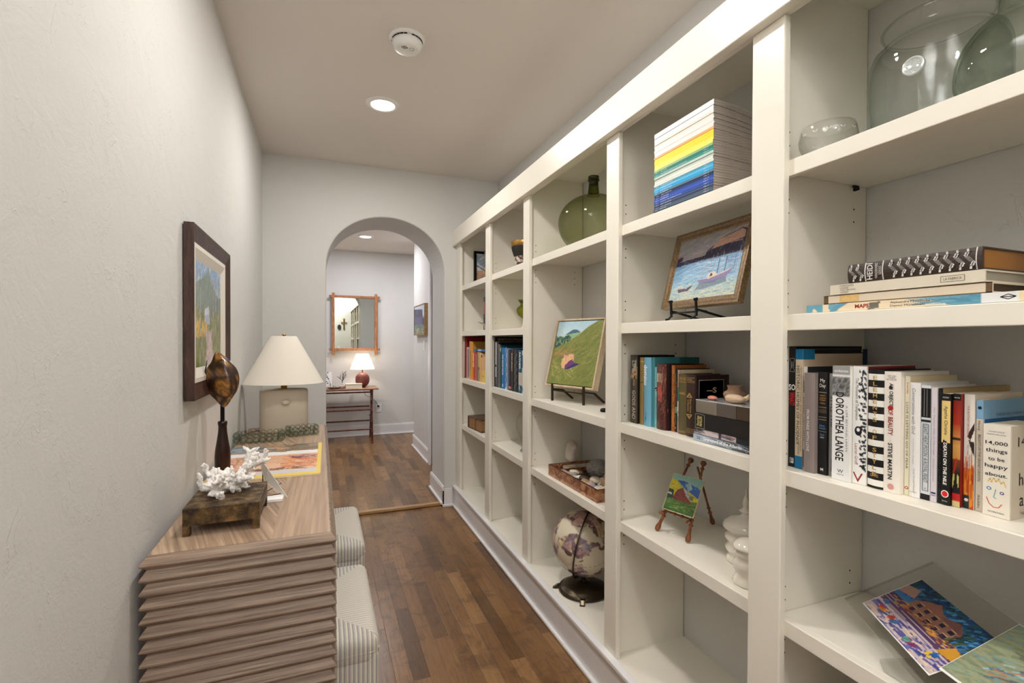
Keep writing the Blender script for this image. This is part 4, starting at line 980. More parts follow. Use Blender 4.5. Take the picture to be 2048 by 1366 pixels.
flat('large atlas with sea-blue and cream painted spine, bottom of the flat pile', 1.060, 0.405, 0.809, z + 0.0006, 0.0175, 0.27, (232, 214, 182), [('t', 'MAPS', .69, .5, .07, .5, (150, 44, 44), 'd', .03), ('t', 'Aleksandra Mizielinska', .47, .70, .17, .28, (60, 56, 60)), ('t', 'Daniel Mizielinski', .48, .30, .15, .26, (40, 44, 56)), ('l', [(.5, .13), (.5, .09)], .08, BLACK), ('l', [(.25, .11), (.5, .135), (.75, .11)], .08, BLACK), ('l', [(.25, .11), (.5, .085), (.75, .11)], .08, BLACK)], paint=C, group=GF)
M_FRAY = mat('frayed_board', rgb(96, 74, 48), 0.8, bump=(300, .6, .002))
flat('worn bare-boarded book with frayed brown edges and a tan spine patch', 1.078, 0.478, 0.780, z + 0.0190, 0.0195, 0.225, (206, 194, 176), [R(.0, 1, M_FRAY, 0, .10), R(.0, 1, M_FRAY, .93, 1), ('r', .965, 1, 0, 1, M_FRAY), ('r', 0, .03, 0, 1, M_FRAY), ('r', .74, .88, .15, .93, (206, 172, 112)), ('t', 'oOo Oo', .81, .55, .1, .4, (222, 198, 150))], group=GF, pages=mat('dark_page_block', rgb(54, 40, 26), .8))
flat('pale cream art book with tiny grey lettering, second in the flat pile', 1.080, 0.489, 0.767, z + 0.0395, 0.0225, 0.235, (212, 204, 186), [('t', 'DOROTHEA', .865, .84, .11, .15, (96, 90, 80)), ('t', 'LANGE', .885, .62, .065, .15, (96, 90, 80)), ('t', 'THE CRUCIAL', .855, .40, .125, .15, (96, 90, 80)), ('t', 'YEARS', .885, .18, .065, .15, (96, 90, 80)), ('t', 'LA FABRICA', .17, .5, .10, .22, (50, 46, 42)), ('l', [(.26, .235), (.26, .105), (.74, .105), (.74, .235), (.26, .235)], .03, (60, 56, 50))], group=GF, pages=mat('grey_page_block', rgb(150, 144, 130), .8))
lf = []; SV = (206, 204, 200)
for k in range(12):
    hh = .058 + k * .067 if k < 9 else (.875 + (k - 9) * .062)
    if k == 11: continue
    for (b0_, dh, dirn) in ((.16, .0, 1), (.84, .030, -1)):      # one sprig above and one below the hatched band
        q0 = (b0_ + .22 * dirn, hh + dh - .010 * dirn); q1 = (b0_, hh + dh + .006 * dirn)
        lf.append(('l', [q0, q1], .025, SV))
        for (f_, sg) in ((.1, 1), (.1, -1), (.5, 1), (.5, -1), (.95, .15)):
            bx_ = q0[0] + (q1[0] - q0[0]) * f_; hx_ = q0[1] + (q1[1] - q0[1]) * f_
            lf.append(('l', [(bx_, hx_), (bx_ - .13 * dirn * (.55 if abs(sg) == 1 else 1), hx_ + .0105 * sg)], .085, SV))
    for q in range(5): lf.append(('l', [(.40 + q * .05, hh - .014 + q * .007), (.40 + q * .05, hh + .020 + q * .007)], .018, (176, 174, 170)))
flat('dark brown book with silver leaf-patterned spine, top of the flat pile', 1.080, 0.494, 0.728, z + 0.0627, 0.0405, 0.17, (62, 50, 44),
     lf + [R(.868 - .03, .868 - .02, (206, 204, 200)), R(.69, .70, (206, 204, 200)), R(.03, .038, (206, 204, 200)), R(.705, .838, (62, 50, 44), .0, 1), ('t', 'HEIDI', .80, .5, .86, .048, (222, 220, 216), 'V', .01), ('t', 'WINDERMERE', .745, .5, .8, .022, (200, 198, 194), 'V'), ('t', 'SERIES', .715, .5, .45, .022, (200, 198, 194), 'V'), R(-0.0, .028, (62, 50, 44)), ('c', .785, .5, 0.001, GOLD)], bulge=.004, pages=M_GILT, group=GF)

# ---- second bay: upright books and a small pile
z = SH[4][2]; G4 = 'upright books in the bay left of the widest post'
def B4(label, X, y0, y1, h, depth, cov, deco=(), **k): return book(label, X, y0, y1, z, h, depth, cov, deco, group=G4, **k)
C = cv(10, 80, (58, 50, 44)); dab(C, 80, (0, 0, 1, 1), [(40, 36, 34), (90, 78, 60), (70, 64, 56)], .4, .2, 70, 4, .6); dab(C, 16, (.1, .62, .9, .74), [(190, 160, 120), (120, 80, 50)], .2, .14, 40, 5, .8)
B4('tall dark photo-printed book with pale capitals, first against the divider', 1.086, 1.5010, 1.5440, 0.255, 0.17, (44, 38, 34), [('t', 'LIFE', .84, .5, .15, .55, (170, 186, 178)), ('t', 'AMONG', .6, .5, .1, .3, (190, 170, 140)), ('t', 'GODS AND', .27, .5, .42, .46, (206, 200, 190))], paint=C, near=(14, 12, 14))
B4('faded olive-gold cloth book next to the light blue one', 1.093, 1.4760, 1.5005, 0.247, 0.14, (134, 112, 66), [R(.93, .95, (180, 150, 80)), R(.62, .64, (96, 84, 60)), ('t', 'POEMS', .8, .5, .6, .2, (110, 90, 54), 'h'), ('t', 'SONG', .74, .5, .5, .2, (110, 90, 54), 'h')], bulge=.003)
B4('light blue decorating book with rounded white lowercase title', 1.093, 1.4340, 1.4755, 0.248, 0.20, (112, 170, 196), [('t', 'domino', .74, .33, .30, .5, (240, 244, 246), 'd', .03), ('l', [(.3, .05), (.35, .1), (.3, .13), (.45, .09), (.4, .16), (.45, .2)], .04, (30, 80, 130))], bulge=.004)
B4('tall teal book with leafy pattern and a small roundel on its front board', 1.100, 1.4185, 1.4335, 0.248, 0.20, (62, 130, 138), [('nr', .55, 1, .0, 1, (30, 92, 88)), ('nr', .0, .55, .9, 1, (64, 132, 142))], near=(56, 124, 136))
B4('turquoise paperback with an oval dark portrait on the spine', 1.100, 1.4035, 1.4180, 0.215, 0.16, (122, 186, 192), [('t', 'PORTRAIT', .82, .4, .3, .3, (90, 140, 140)), ('c', .635, .5, .46, (28, 26, 28), 1.1), ('c', .625, .42, .2, (200, 190, 180), 1.2, 2), ('t', 'THE LIFE AND LETTERS', .33, .35, .4, .2, (40, 70, 80)), ('t', 'OF EMILY', .36, .7, .3, .2, (40, 70, 80)), ('t', 'K', .04, .4, .3, .3, BLACK, 'h')], soft=True)
C = cv(24, 110, (70, 40, 36)); dab(C, 330, (0, 0, 1, 1), [(52, 30, 30), (98, 56, 48), (150, 96, 80), (60, 36, 38), (110, 50, 46)], .16, .05, 50, 7, .7); dab(C, 26, (.2, .42, .6, .52), [(190, 96, 80), (160, 60, 54)], .2, .06, 60, 8, .8)
B4('thick brown marbled hardback with a torn cream label', 1.091, 1.3520, 1.4030, 0.228, 0.17, (70, 40, 36), [('r', .72, .855, .06, .7, (222, 204, 170)), ('l', [(.1, .79), (.6, .785)], .02, (150, 130, 100)), ('l', [(.1, .77), (.6, .765)], .02, (150, 130, 100))], bulge=.006, paint=C)
B4('thin very dark purple book beside the orange leather one', 1.102, 1.3455, 1.3515, 0.227, 0.15, (34, 22, 30), [('c', .3, .5, .3, (150, 110, 70), 4)])
C = cv(14, 90, (150, 86, 36)); dab(C, 200, (0, 0, 1, 1), [(176, 104, 46), (120, 64, 28), (196, 124, 60), (96, 46, 24)], .5, .08, 10, 9, .7)
B4('tan-orange tooled leather book with gilt flourishes', 1.109, 1.3280, 1.3450, 0.225, 0.14, (150, 86, 36), [('l', [(.3, .98), (.7, .94), (.3, .9), (.7, .86), (.4, .82)], .05, (206, 160, 90)), ('l', [(.3, .4), (.7, .35), (.3, .3), (.7, .25), (.3, .2)], .05, (206, 160, 90))], bulge=.004, paint=C)
B4('dark green book with two columns of gold and red spine lettering', 1.111, 1.3125, 1.3275, 0.214, 0.14, (24, 36, 30), [('t', 'CRANFORD AND OTHER TALES', .68, .35, .5, .2, (196, 160, 90)), ('t', 'GASKELL ELIZABETH', .6, .7, .4, .18, (190, 90, 60)), R(.30, .40, (120, 140, 120), .1, .9), ('t', 'THE KING', .2, .5, .16, .22, (150, 170, 150)), ('c', .065, .35, .25, (200, 120, 80))], bulge=.002, near=(24, 14, 14))
B4('slim mauve-grey paperback with a green patch on the spine', 1.111, 1.3025, 1.3120, 0.211, 0.15, (176, 148, 136), [R(.50, .72, (20, 130, 104)), R(.34, .50, (226, 222, 214)), R(.26, .31, (226, 222, 214), .2, .8), ('t', 'HARPER', .12, .5, .1, .4, (220, 214, 206))], soft=True, near=(190, 176, 150))
B4('mossy olive cloth book with dull gold bands', 1.102, 1.2615, 1.3020, 0.199, 0.145, (92, 82, 54), [R(.90, .95, (146, 112, 56), .1, .9), R(.86, .88, (146, 112, 56), .1, .9), R(.66, .70, (146, 112, 56), .15, .85), ('t', 'TALES', .93, .5, .6, .14, (92, 82, 54), 'h'), R(.03, .06, (130, 100, 54), .1, .9)], bulge=.004)
B4('dark brown leather book with gold diamonds on its spine', 1.098, 1.2200, 1.2610, 0.198, 0.145, (56, 40, 32),
   [R(.955, .96, GOLD), R(.90, .905, GOLD), R(.88, .884, GOLD), ('t', 'NOVELS', .93, .5, .6, .12, GOLD, 'h')] + [('l', [(.2, .64), (.5, .71), (.8, .64), (.2, .64)], .05, GOLD), ('l', [(.2, .36), (.5, .29), (.8, .36), (.2, .36)], .05, GOLD), ('l', [(.35, .65), (.5, .685), (.65, .65)], .05, GOLD), ('l', [(.35, .35), (.5, .315), (.65, .35)], .05, GOLD), ('t', 'Classic', .50, .38, .2, .2, GOLD, 'd', 0, .3), ('t', 'Short Stories', .50, .64, .24, .18, GOLD, 'd', 0, .3)] + [R(.06 + .022 * k, .064 + .022 * k, GOLD) for k in range(4)], bulge=.006)
B4('black book with a silver-framed front board, last upright in its row', 1.100, 1.2120, 1.2195, 0.198, 0.125, (30, 16, 18),
   [('nr', .08, .90, .06, .93, (150, 140, 132)), ('nr', .095, .885, .07, .92, (12, 12, 16)), ('nt', '~S', .5, .76, .32, .09, (176, 156, 120), .02), ('nt', 'A', .5, .32, .2, .10, (150, 130, 90), .02), ('nr', .3, .7, .27, .275, (176, 156, 120))], near=(36, 16, 20))
C = cv(14, 90, (170, 182, 194)); band(C, 0, .35, (40, 46, 60), (60, 70, 84)); band(C, .35, .7, (70, 84, 100), (150, 164, 180)); dab(C, 40, (0, 0, 1, .5), [(30, 34, 44), (190, 196, 204), (120, 130, 140)], .4, .08, 30, 3, .7)
flat('low sea-grey book with bold white gothic title, bottom of the small pile', 1.075, 0.975, 1.196, z + 0.0006, 0.0205, 0.15, (120, 132, 148), [('t', 'Graveyard of the Atlantic', .48, .5, .66, .62, (240, 242, 244), 'd', .025), ('t', 'RS', .9, .5, .06, .5, (40, 60, 110), 'U')], paint=C)
C = cv(12, 90, (204, 190, 190)); band(C, 0, .26, (28, 34, 40), (40, 44, 50)); band(C, .84, 1, (200, 190, 196), (200, 190, 196)); dab(C, 36, (0, .78, 1, .98), [(30, 26, 32), (160, 150, 160), (60, 50, 60)], .4, .08, 40, 6, .9); dab(C, 12, (.1, .26, .9, .34), [(40, 36, 44), (120, 100, 110)], .4, .08, 40, 8, .8); poly(C, [(0, .5), (1, .5), (1, .54), (0, .54)], (60, 50, 70))
flat('pinkish grey book with dark ragged shapes along its spine, under the black volume', 1.077, 0.975, 1.195, z + 0.0220, 0.0165, 0.15, (204, 190, 190), [], paint=C)
flat('thick black book with a white-ruled title box, lying in the small pile', 1.075, 0.975, 1.193, z + 0.0392, 0.0475, 0.155, (34, 32, 32), [('l', [(.04, .975), (.04, .80), (.92, .80), (.96, .90), (.92, .975), (.04, .975)], .025, (170, 165, 150)), ('t', 'Stories', .925, .5, .66, .05, (206, 190, 120), 'V', .02), ('t', 'MAILER', .87, .5, .66, .05, (206, 190, 120), 'V', .02)])

# ---- book rows in the two farthest bays (far away: fewer marks)
z = SH[2][2]; G2 = 'blue book row in the second bay from the arch'
rows = [
 ('tall black volume with tan spine foot and spaced capitals on its board, under the shelf', 3.0495, 3.0740, .333, (30, 20, 16), [('t', 'A', .95, .5, .5, .4, (190, 150, 110), 'h'), ('nt', 'SMITHSONIAN', .47, .945, .8, .045, (176, 166, 140)), ('nr', .0, 1, .885, .905, (170, 156, 130)), ('nr', 0, 1, 0, .885, (14, 20, 40))]),
 ('white-spined narrow book with black foot and small marks', 3.0300, 3.0490, .296, (226, 226, 222), [R(0, .22, (24, 24, 30)), R(.45, .5, (24, 24, 30)), ('l', [(.2, .2), (.6, .15), (.3, .05)], .1, WHITE)]),
 ('first of two narrow dotted navy books', 3.0100, 3.0295, .298, (40, 48, 70), [('c', .04 + .04 * k, .35, .16, (190, 194, 204)) for k in range(24)] + [('c', .06 + .04 * k, .75, .14, (150, 156, 170)) for k in range(23)]),
 ('second of two narrow dotted navy books, taller row edge', 2.9895, 3.0095, .296, (34, 42, 60), [('c', .04 + .04 * k, .6, .16, (180, 186, 200)) for k in range(24)]),
 ('olive-taupe narrow book between the dotted one and the teal one', 2.9630, 2.9890, .283, (120, 108, 88), []),
 ('deep teal narrow book with a beige label', 2.9380, 2.9625, .276, (16, 76, 84), [R(.86, .94, (206, 196, 180), .3, .9), R(0, .4, (70, 90, 90), .5, 1)]),
 ('bright blue book with white letters running down the spine', 2.8620, 2.9375, .262, (22, 116, 180), [('t', 'THE VIOLET HOUR', .58, .4, .5, .3, WHITE, 'd', .03), ('t', 'I', .08, .4, .15, .25, WHITE, 'h', .03)]),
 ('cloudy sky-blue and white book', 2.8360, 2.8615, .257, (206, 218, 236), [('c', .12 + .12 * k, .3 + .3 * (k % 2), .4, (90, 140, 200), 2.2) for k in range(8)]),
 ('plain steel-grey narrow book', 2.8110, 2.8355, .255, (120, 138, 156), []),
 ('purple-black book with a red-edged pale label at its foot', 2.7600, 2.8105, .253, (40, 34, 48), [R(.04, .10, (210, 120, 120), .05, .9), ('l', [(.3, .9), (.5, .7), (.3, .5), (.6, .3)], .1, (100, 90, 110))]),
 ('black book with an orange-lettered column', 2.7180, 2.7595, .256, (36, 30, 30), [('t', 'BURN BRIGHT', .68, .3, .44, .45, (226, 190, 150), 'd', .03), R(.08, .45, (110, 90, 80), .3, .45)]),
 ('thick black and navy speckled hardback', 2.6460, 2.7175, .254, (24, 30, 42), [('c', .1 + .055 * k, .3 + .35 * ((k * 7) % 3) / 2, .13, (90, 96, 104)) for k in range(15)]),
 ('teal book with white brush title over a patterned foot', 2.5930, 2.6455, .251, (20, 90, 120), [('t', 'FATHER', .75, .5, .4, .45, WHITE, 'd', .03), R(.18, .48, (200, 190, 176)), ('t', 'K', .12, .5, .5, .5, WHITE, 'h')]),
 ('green-white patterned book, last in the blue row', 2.5600, 2.5925, .249, (196, 206, 200), [R(.6, .9, (40, 70, 110), .1, .6), R(.05, .15, (60, 70, 60), .3, .8)]),
]
for (lb, y0, y1, h, c, dc) in rows:
    book(lb, 1.072, y0, y1, z, h, 0.24 if h > .29 else .165, c, dc, group=G2, bulge=.003 if y1 - y0 > .03 else 0, near=(12, 16, 30) if (.28 < h < .31) else None)
z = SH[1][2]; G1 = 'red and yellow book row in the bay next to the arch'
rows = [
 ('tall pale pink and dark red volume against the end panel', 3.7930, 3.8180, .337, (222, 196, 184), [R(0, 1, (120, 18, 24), .62, 1), R(0, .04, (90, 14, 18))], (96, 14, 22)),
 ('narrow dark red book with a gold foot', 3.7600, 3.7925, .334, (150, 24, 30), [R(.0, .03, (150, 100, 60))], (140, 20, 30)),
 ('pink book sprinkled with tiny dark figures', 3.6770, 3.7595, .25, (206, 172, 178), [('c', .06 + .045 * k, .62 + .2 * (k % 2), .07, (40, 30, 40), 1.6) for k in range(20)], None),
 ('tall ochre-yellow volume with dark lettering', 3.6180, 3.6765, .297, (206, 160, 70), [('t', 'MEXICO DESIGN', .5, .6, .5, .35, (90, 50, 20))], (150, 96, 30)),
 ('orange-yellow tall book touching the ochre one', 3.5820, 3.6175, .294, (232, 150, 44), [], (196, 140, 50)),
 ('orange-red book with a pale portrait panel', 3.5370, 3.5815, .222, (214, 84, 30), [R(.45, .93, (226, 190, 160), .0, .8), R(.6, .66, (120, 90, 60), .3, .6)], None),
 ('blood red book with a white side stripe', 3.4630, 3.5365, .221, (160, 24, 20), [R(0, .92, (206, 160, 160), .55, .75)], None),
 ('olive-gold worn book with dark edge', 3.4140, 3.4625, .217, (186, 166, 100), [R(0, .5, (150, 140, 96)), R(.4, .48, (130, 70, 50), .6, 1)], None),
 ('sand yellow narrow book with dotted foot', 3.3820, 3.4135, .214, (226, 188, 116), [('c', .03 + .03 * k, .3, .1, (140, 90, 60)) for k in range(8)], None),
 ('cream-orange paperback with a violet patch', 3.3450, 3.3815, .208, (226, 176, 130), [R(.86, .95, (60, 60, 110), .5, 1), R(0, .8, (176, 120, 80), .2, .4)], None),
 ('bright yellow and orange paperback, last in the warm row', 3.2900, 3.3445, .18, (232, 200, 70), [R(.5, 1, (226, 170, 130)), ('t', 'YELLOW', .25, .5, .7, .2, (150, 110, 20), 'h')], None),
]
for (lb, y0, y1, h, c, dc, nr) in rows:
    book(lb, 1.072, y0, y1, z, h, 0.23 if h > .28 else .16, c, dc, group=G1, near=nr, bulge=.003)
z0 = z
flat('thin blue book laid across the tops of the warm row', 1.076, 3.29, 3.56, z0 + 0.2225, 0.016, 0.17, (36, 110, 180), [R(.3, .6, (150, 190, 220)), R(.7, .8, (20, 60, 110))])
z = SH[1][1]
for (lb, y0, y1, c, dc) in (('narrow slate-grey book with a red lettered upper half on the second shelf', 3.305, 3.337, (44, 50, 60), [R(.48, .86, (170, 70, 64), .0, .9)] + [('c', .5 + .03 * k, .5, .18, (220, 190, 170), .3) for k in range(12)]), ('dark slate book hidden partly by the post beside the red-lettered one', 3.270, 3.304, (38, 44, 54), [])):
    book(lb, 1.08, y0, y1, z, 0.238, 0.17, c, dc, group='dark books on the second shelf of the arch bay')

# ================================================================== MAGAZINES, PICTURES, VESSELS ON THE SHELVES
# ---- rainbow magazine pile
mags = [('pure white', (244, 243, 242))] * 4 + [('off-white', (232, 224, 214))] * 2 + [('pinkish white', (240, 228, 224))] * 4 + [('orange', (238, 168, 110))] + [('bright yellow', (240, 216, 62))] * 3 + [('lemon yellow', (236, 226, 110))] * 2 + [('light green', (146, 182, 118))] + [('deep teal', (30, 120, 112)), ('teal', (56, 146, 134))] + [('pale grey-green', (190, 206, 194))] * 2 + [('ivory', (226, 228, 218))] * 2 + [('teal-blue', (60, 150, 176)), ('sky blue', (86, 182, 226)), ('cyan blue', (20, 164, 222)), ('grey-blue', (86, 120, 140)), ('navy', (22, 44, 90)), ('ink blue', (34, 72, 150)), ('royal blue', (52, 88, 190)), ('cobalt', (44, 76, 156)), ('slate blue', (62, 80, 116)), ('dark slate', (66, 80, 104)), ('slate grey', (74, 90, 110)), ('blue-grey', (70, 88, 112))]
NM = len(mags); zz0 = SH[4][0] + 0.0008; T = 0.274 / NM
M_MPG = mat('magazine_paper', rgb(168, 158, 150), 0.6); t_ = NT(M_MPG); tc = t_.new('ShaderNodeTexCoord'); sp = t_.new('ShaderNodeSeparateXYZ'); t_.l(tc.outputs['Object'], sp.inputs[0])
n_ = t_.new('ShaderNodeTexNoise', _Scale=1.0, _Detail=3.0); cb = t_.new('ShaderNodeCombineXYZ'); t_.l(t_.math('MULTIPLY', sp.outputs[2], 900.0), cb.inputs[2]); t_.l(cb.outputs[0], n_.inputs['Vector'])
t_.l(t_.ramp(n_.outputs['Fac'], [(0.35, rgb(120, 108, 100)), (0.6, rgb(190, 182, 174))]), t_.b.inputs['Base Color'])
cnt = {}; rr = random.Random(4)
ordn = ['first', 'second', 'third', 'fourth']; tot = {}
for nm_, _ in mags: tot[nm_] = tot.get(nm_, 0) + 1
for k, (nm_, c) in enumerate(mags):
    i = NM - 1 - k; z = zz0 + i * T; cnt[nm_] = cnt.get(nm_, 0) + 1
    lab = nm_ + '-spined magazine in the rainbow pile' if tot[nm_] == 1 else '%s of the %s-spined magazines counting down the rainbow pile' % (ordn[cnt[nm_] - 1], nm_)
    if k == 0: lab = 'topmost white magazine of the rainbow pile, its cover bowing down'
    x0 = 1.066 + rr.uniform(-.0012, .0012); y0, y1 = 1.113 + rr.uniform(-.002, .002), 1.384 + rr.uniform(-.002, .002); D = 0.215
    t = thing('magazine', (x0, (y0 + y1) / 2, z), lab, 'magazine', 'magazines in the rainbow pile')
    def sag(x): return -(x / D) ** 1.6 * (0.030 * i / NM)       # paper side compresses and droops
    N = 8; e = 0.0004; prof = [(D * q / N, sag(D * q / N)) for q in range(N + 1)]
    sc_ = lambda x: 1 - 0.0 * x
    lo = [(x0 + x, z + e * 0.6 + s) for x, s in prof]; hi = [(x0 + x, z + T - e * 0.6 + s) for x, s in prof]
    b = MB().prism(lo + hi[::-1], y0 + 0.0006, y1 - 0.0006, M_MPG, 'y'); part('pages', b, t)
    b = MB().box(x0 - 0.0006, x0 + 0.0006, y0, y1, z + e * 0.4, z + T - e * 0.4, bm(c, 0.35))
    if k >= 16:
        wc = (226, 230, 236); u_, v_ = (0, -1, 0), (0, 0, 1)
        b.text('VOL. %d' % rr.randint(1, 9), (x0 - 0.0007, y0 + 0.028, z + T * .5), u_, v_, T * .4, bm(wc), fitw=.02)
        b.text('NO. %d' % rr.randint(1, 9), (x0 - 0.0007, y1 - 0.016, z + T * .5), u_, v_, T * .34, bm(wc), fitw=.014)
        ttl = rr.choice(['FASHION ISSUE', 'TRAVEL & THE WORLD', 'SPRING DESIGN', 'ROME & THE AMERICAN EYE', 'PICTURE', 'THE SPRING SEASON PHOTOGRAPHY', 'ART ISSUE 09', 'INTERIORS'])
        b.text(ttl, (x0 - 0.0007, y1 - 0.035 - 0.0022 * len(ttl), z + T * .5), u_, v_, T * .4, bm(wc), fitw=.0044 * len(ttl))
    part('spine', b, t)
    if k == 0:
        b = MB().prism([(x0 - 0.0005 + x, z + T - e * .4 + s) for x, s in prof] + [(x0 - 0.0005 + x, z + T + e * .6 + s) for x, s in prof[::-1]], y0, y1, bm((230, 226, 220)), 'y'); part('front_cover', b, t)

# ---- pictures on easels
def uvf(yaw, tilt):
    ry = Matrix.Rotation(tilt, 4, 'Y'); rz = Matrix.Rotation(yaw, 4, 'Z')
    return rz @ (ry @ Vector((0, -1, 0))), rz @ (ry @ Vector((0, 0, 1)))
def framed(name, c, yaw, tilt, w_, h, fw, th, C, M_F, label, prof=None, inset=0.006, cm=None, slim=False):
    """picture facing the corridor, leaning back"""
    u, v = uvf(yaw, tilt); n = u.cross(v).normalized(); c = Vector(c)
    M = Matrix((u, v, n)).transposed().to_4x4(); M.translation = c
    t = thing(name, tuple(c - v * h / 2 - n * th / 2), label, 'painting'); b = MB(M)
    prof = prof or [(0, -th), (0, 0), (0.25, 0.0), (0.5, -0.004), (0.8, -0.004), (1, -inset), (1, -inset - 0.004)]
    vs_ = []; f = []
    for (i, zz) in prof:
        i *= fw; a, d = w_ / 2 - i, h / 2 - i; vs_ += [(-a, -d, zz), (a, -d, zz), (a, d, zz), (-a, d, zz)]
    for k in range(len(prof) - 1):
        for j in range(4): p, q = k * 4 + j, k * 4 + (j + 1) % 4; f.append((p, q, q + 4, p + 4))
    b.add(vs_, f, M_F); b.add([(-w_ / 2, -h / 2, -th), (w_ / 2, -h / 2, -th), (w_ / 2, h / 2, -th), (-w_ / 2, h / 2, -th)], [(3, 2, 1, 0)], M_F)
    part('frame', b, t)
    g = fw if not slim else fw + 0.004
    b = MB(M).canvas(C, (-w_ / 2 + g, -h / 2 + g, -inset), (w_ - 2 * g, 0, 0), (0, h - 2 * g, 0), cm or vcol('oil_paint'))
    if slim: b.box(-w_ / 2 + g, w_ / 2 - g, -h / 2 + g, h / 2 - g, -th + 0.002, -inset - 0.0004, bm((40, 70, 36)))
    part('canvas', b, t); return t, M
M_GF = wood('gilt_frame', rgb(78, 60, 42), rgb(150, 124, 90), (200, 200, 200), 0.32, 0.5); M_GF.node_tree.nodes['Principled BSDF'].inputs['Metallic'].default_value = 0.35
# harbour scene
C = cv(170, 124, (120, 150, 180)); band(C, .62, 1.01, (158, 144, 156), (132, 136, 140)); dab(C, 260, (0, .62, 1, 1), [(150, 150, 140), (170, 148, 150), (126, 132, 142), (140, 140, 120), (180, 166, 160)], .12, .014, 18, 1, .5)
band(C, .22, .62, (150, 186, 204), (92, 132, 176)); dab(C, 240, (0, .24, 1, .6), [(110, 156, 196), (150, 190, 214), (84, 126, 172), (176, 206, 214)], .14, .009, 4, 2, .5)
band(C, 0, .22, (170, 184, 176), (160, 190, 200)); dab(C, 260, (0, 0, 1, .24), [(206, 206, 176), (150, 176, 180), (190, 200, 190), (110, 150, 170), (214, 206, 160)], .1, .01, 8, 3, .6)
poly(C, [(0, .57), (1, .64), (1, .70), (0, .64)], (50, 46, 76)); dab(C, 60, (.12, .58, .5, .63), [(110, 120, 160), (70, 70, 110), (150, 160, 186)], .01, .006, 90, 4, .8)
poly(C, [(0, .63), (.09, .66), (.1, .72), (.04, .74), (0, .72)], (40, 38, 64)); poly(C, [(0, .70), (.08, .735), (.05, .75), (0, .74)], (150, 120, 116))
poly(C, [(.46, .60), (1, .62), (1, .84), (.86, .80), (.58, .76), (.47, .72)], (48, 44, 66)); poly(C, [(.47, .73), (.56, .80), (.60, .77), (.55, .75)], (60, 50, 66))
dab(C, 50, (.55, .62, 1, .78), [(30, 30, 50), (90, 86, 96), (60, 60, 84)], .06, .014, 85, 5, .8)
poly(C, [(.64, .875), (.70, .90), (.93, .965), (1, .93), (1, .80), (.93, .955)], (40, 34, 48)); poly(C, [(.53, .745), (.66, .875), (.93, .95), (.985, .91), (.985, .815), (.75, .775)], (178, 138, 120)); dab(C, 20, (.6, .78, .9, .9), [(160, 120, 104), (196, 156, 136)], .08, .012, 15, 12, .6)
for x, t0, t1, c_ in ((.60, .36, .64, (170, 140, 140)), (.66, .34, .66, (150, 130, 150)), (.745, .34, .66, (196, 170, 166)), (.86, .32, .64, (150, 120, 140)), (.70, .36, .58, (60, 66, 110)), (.80, .36, .58, (60, 70, 110)), (.92, .38, .58, (70, 80, 120)), (.96, .30, .70, (180, 166, 176)), (.52, .36, .60, (176, 150, 140))): stroke(C, (x - .05 if x < .7 else x, t0), (x, t1), .008, c_, .95)
poly(C, [(.42, .29), (.46, .235), (.62, .21), (.84, .27), (.93, .41), (.84, .36), (.60, .29)], (128, 118, 156)); poly(C, [(.42, .295), (.60, .285), (.84, .355), (.93, .42), (.84, .375), (.60, .31)], (196, 186, 190)); poly(C, [(.56, .30), (.58, .37), (.66, .385), (.70, .34), (.68, .315)], (214, 196, 170)); poly(C, [(.60, .315), (.605, .36), (.635, .365), (.64, .325)], (44, 36, 44))
poly(C, [(.46, .23), (.84, .27), (.86, .20), (.60, .15), (.40, .13)], (92, 110, 130), .75)
poly(C, [(.12, .195), (.14, .13), (.30, .14), (.36, .215), (.28, .18)], (88, 74, 96)); stroke(C, (.12, .195), (.28, .185), .008, (190, 170, 166)); stroke(C, (.28, .185), (.36, .22), .008, (60, 50, 66))
grainy(C, .12, 8)
bt, bM = framed('harbour_painting', (1.142, 1.229, 1.6175), math.radians(-2.2), math.radians(14.4), 0.354, 0.271, 0.027, 0.022, C, M_GF, 'gilt-framed harbour painting of a moored fishing boat leaning on a black iron easel', cm=vcol('oil_paint', 0.4, 0.4))
t = thing('iron_easel', (1.14, 1.25, SH[4][1]), 'black forged-iron easel holding up the harbour painting', 'easel')
M_IRON = mat('black_iron', rgb(20, 19, 20), 0.45, metal=0.5, bump=(200, .2, .001)); z = SH[4][1]
for y in (1.312, 1.196):
    b = MB().bar((1.083, y, 1.452), (1.081, y, 1.502), .007, .005, M_IRON, (1, 0, 0)).bar((1.081, y, 1.500), (1.079, y, 1.508), .011, .008, M_IRON, (1, 0, 0))
    b.tube([(1.083, y, 1.462), (1.081, y + .001, 1.454), (1.074, y + .002, z + .006), (1.062, y + .003, z + .0035)], .0034, M_IRON, 8)
    part('hook', b, t)
    b = MB().bar((1.084, y, 1.472), (1.205, y - .012, z + 0.004), .006, .006, M_IRON); part('strut', b, t)
    part('cradle', MB().bar((1.084, y, 1.4725), (1.125, y, 1.4665), .006, .004, M_IRON), t)
b = MB().tube([(1.205, 1.30, z + .0045), (1.205, 1.18, z + .0045)], .003, M_IRON, 8).tube([(1.088, 1.312, 1.4655), (1.088, 1.196, 1.4655)], .0028, M_IRON, 8); part('crossbar', b, t)

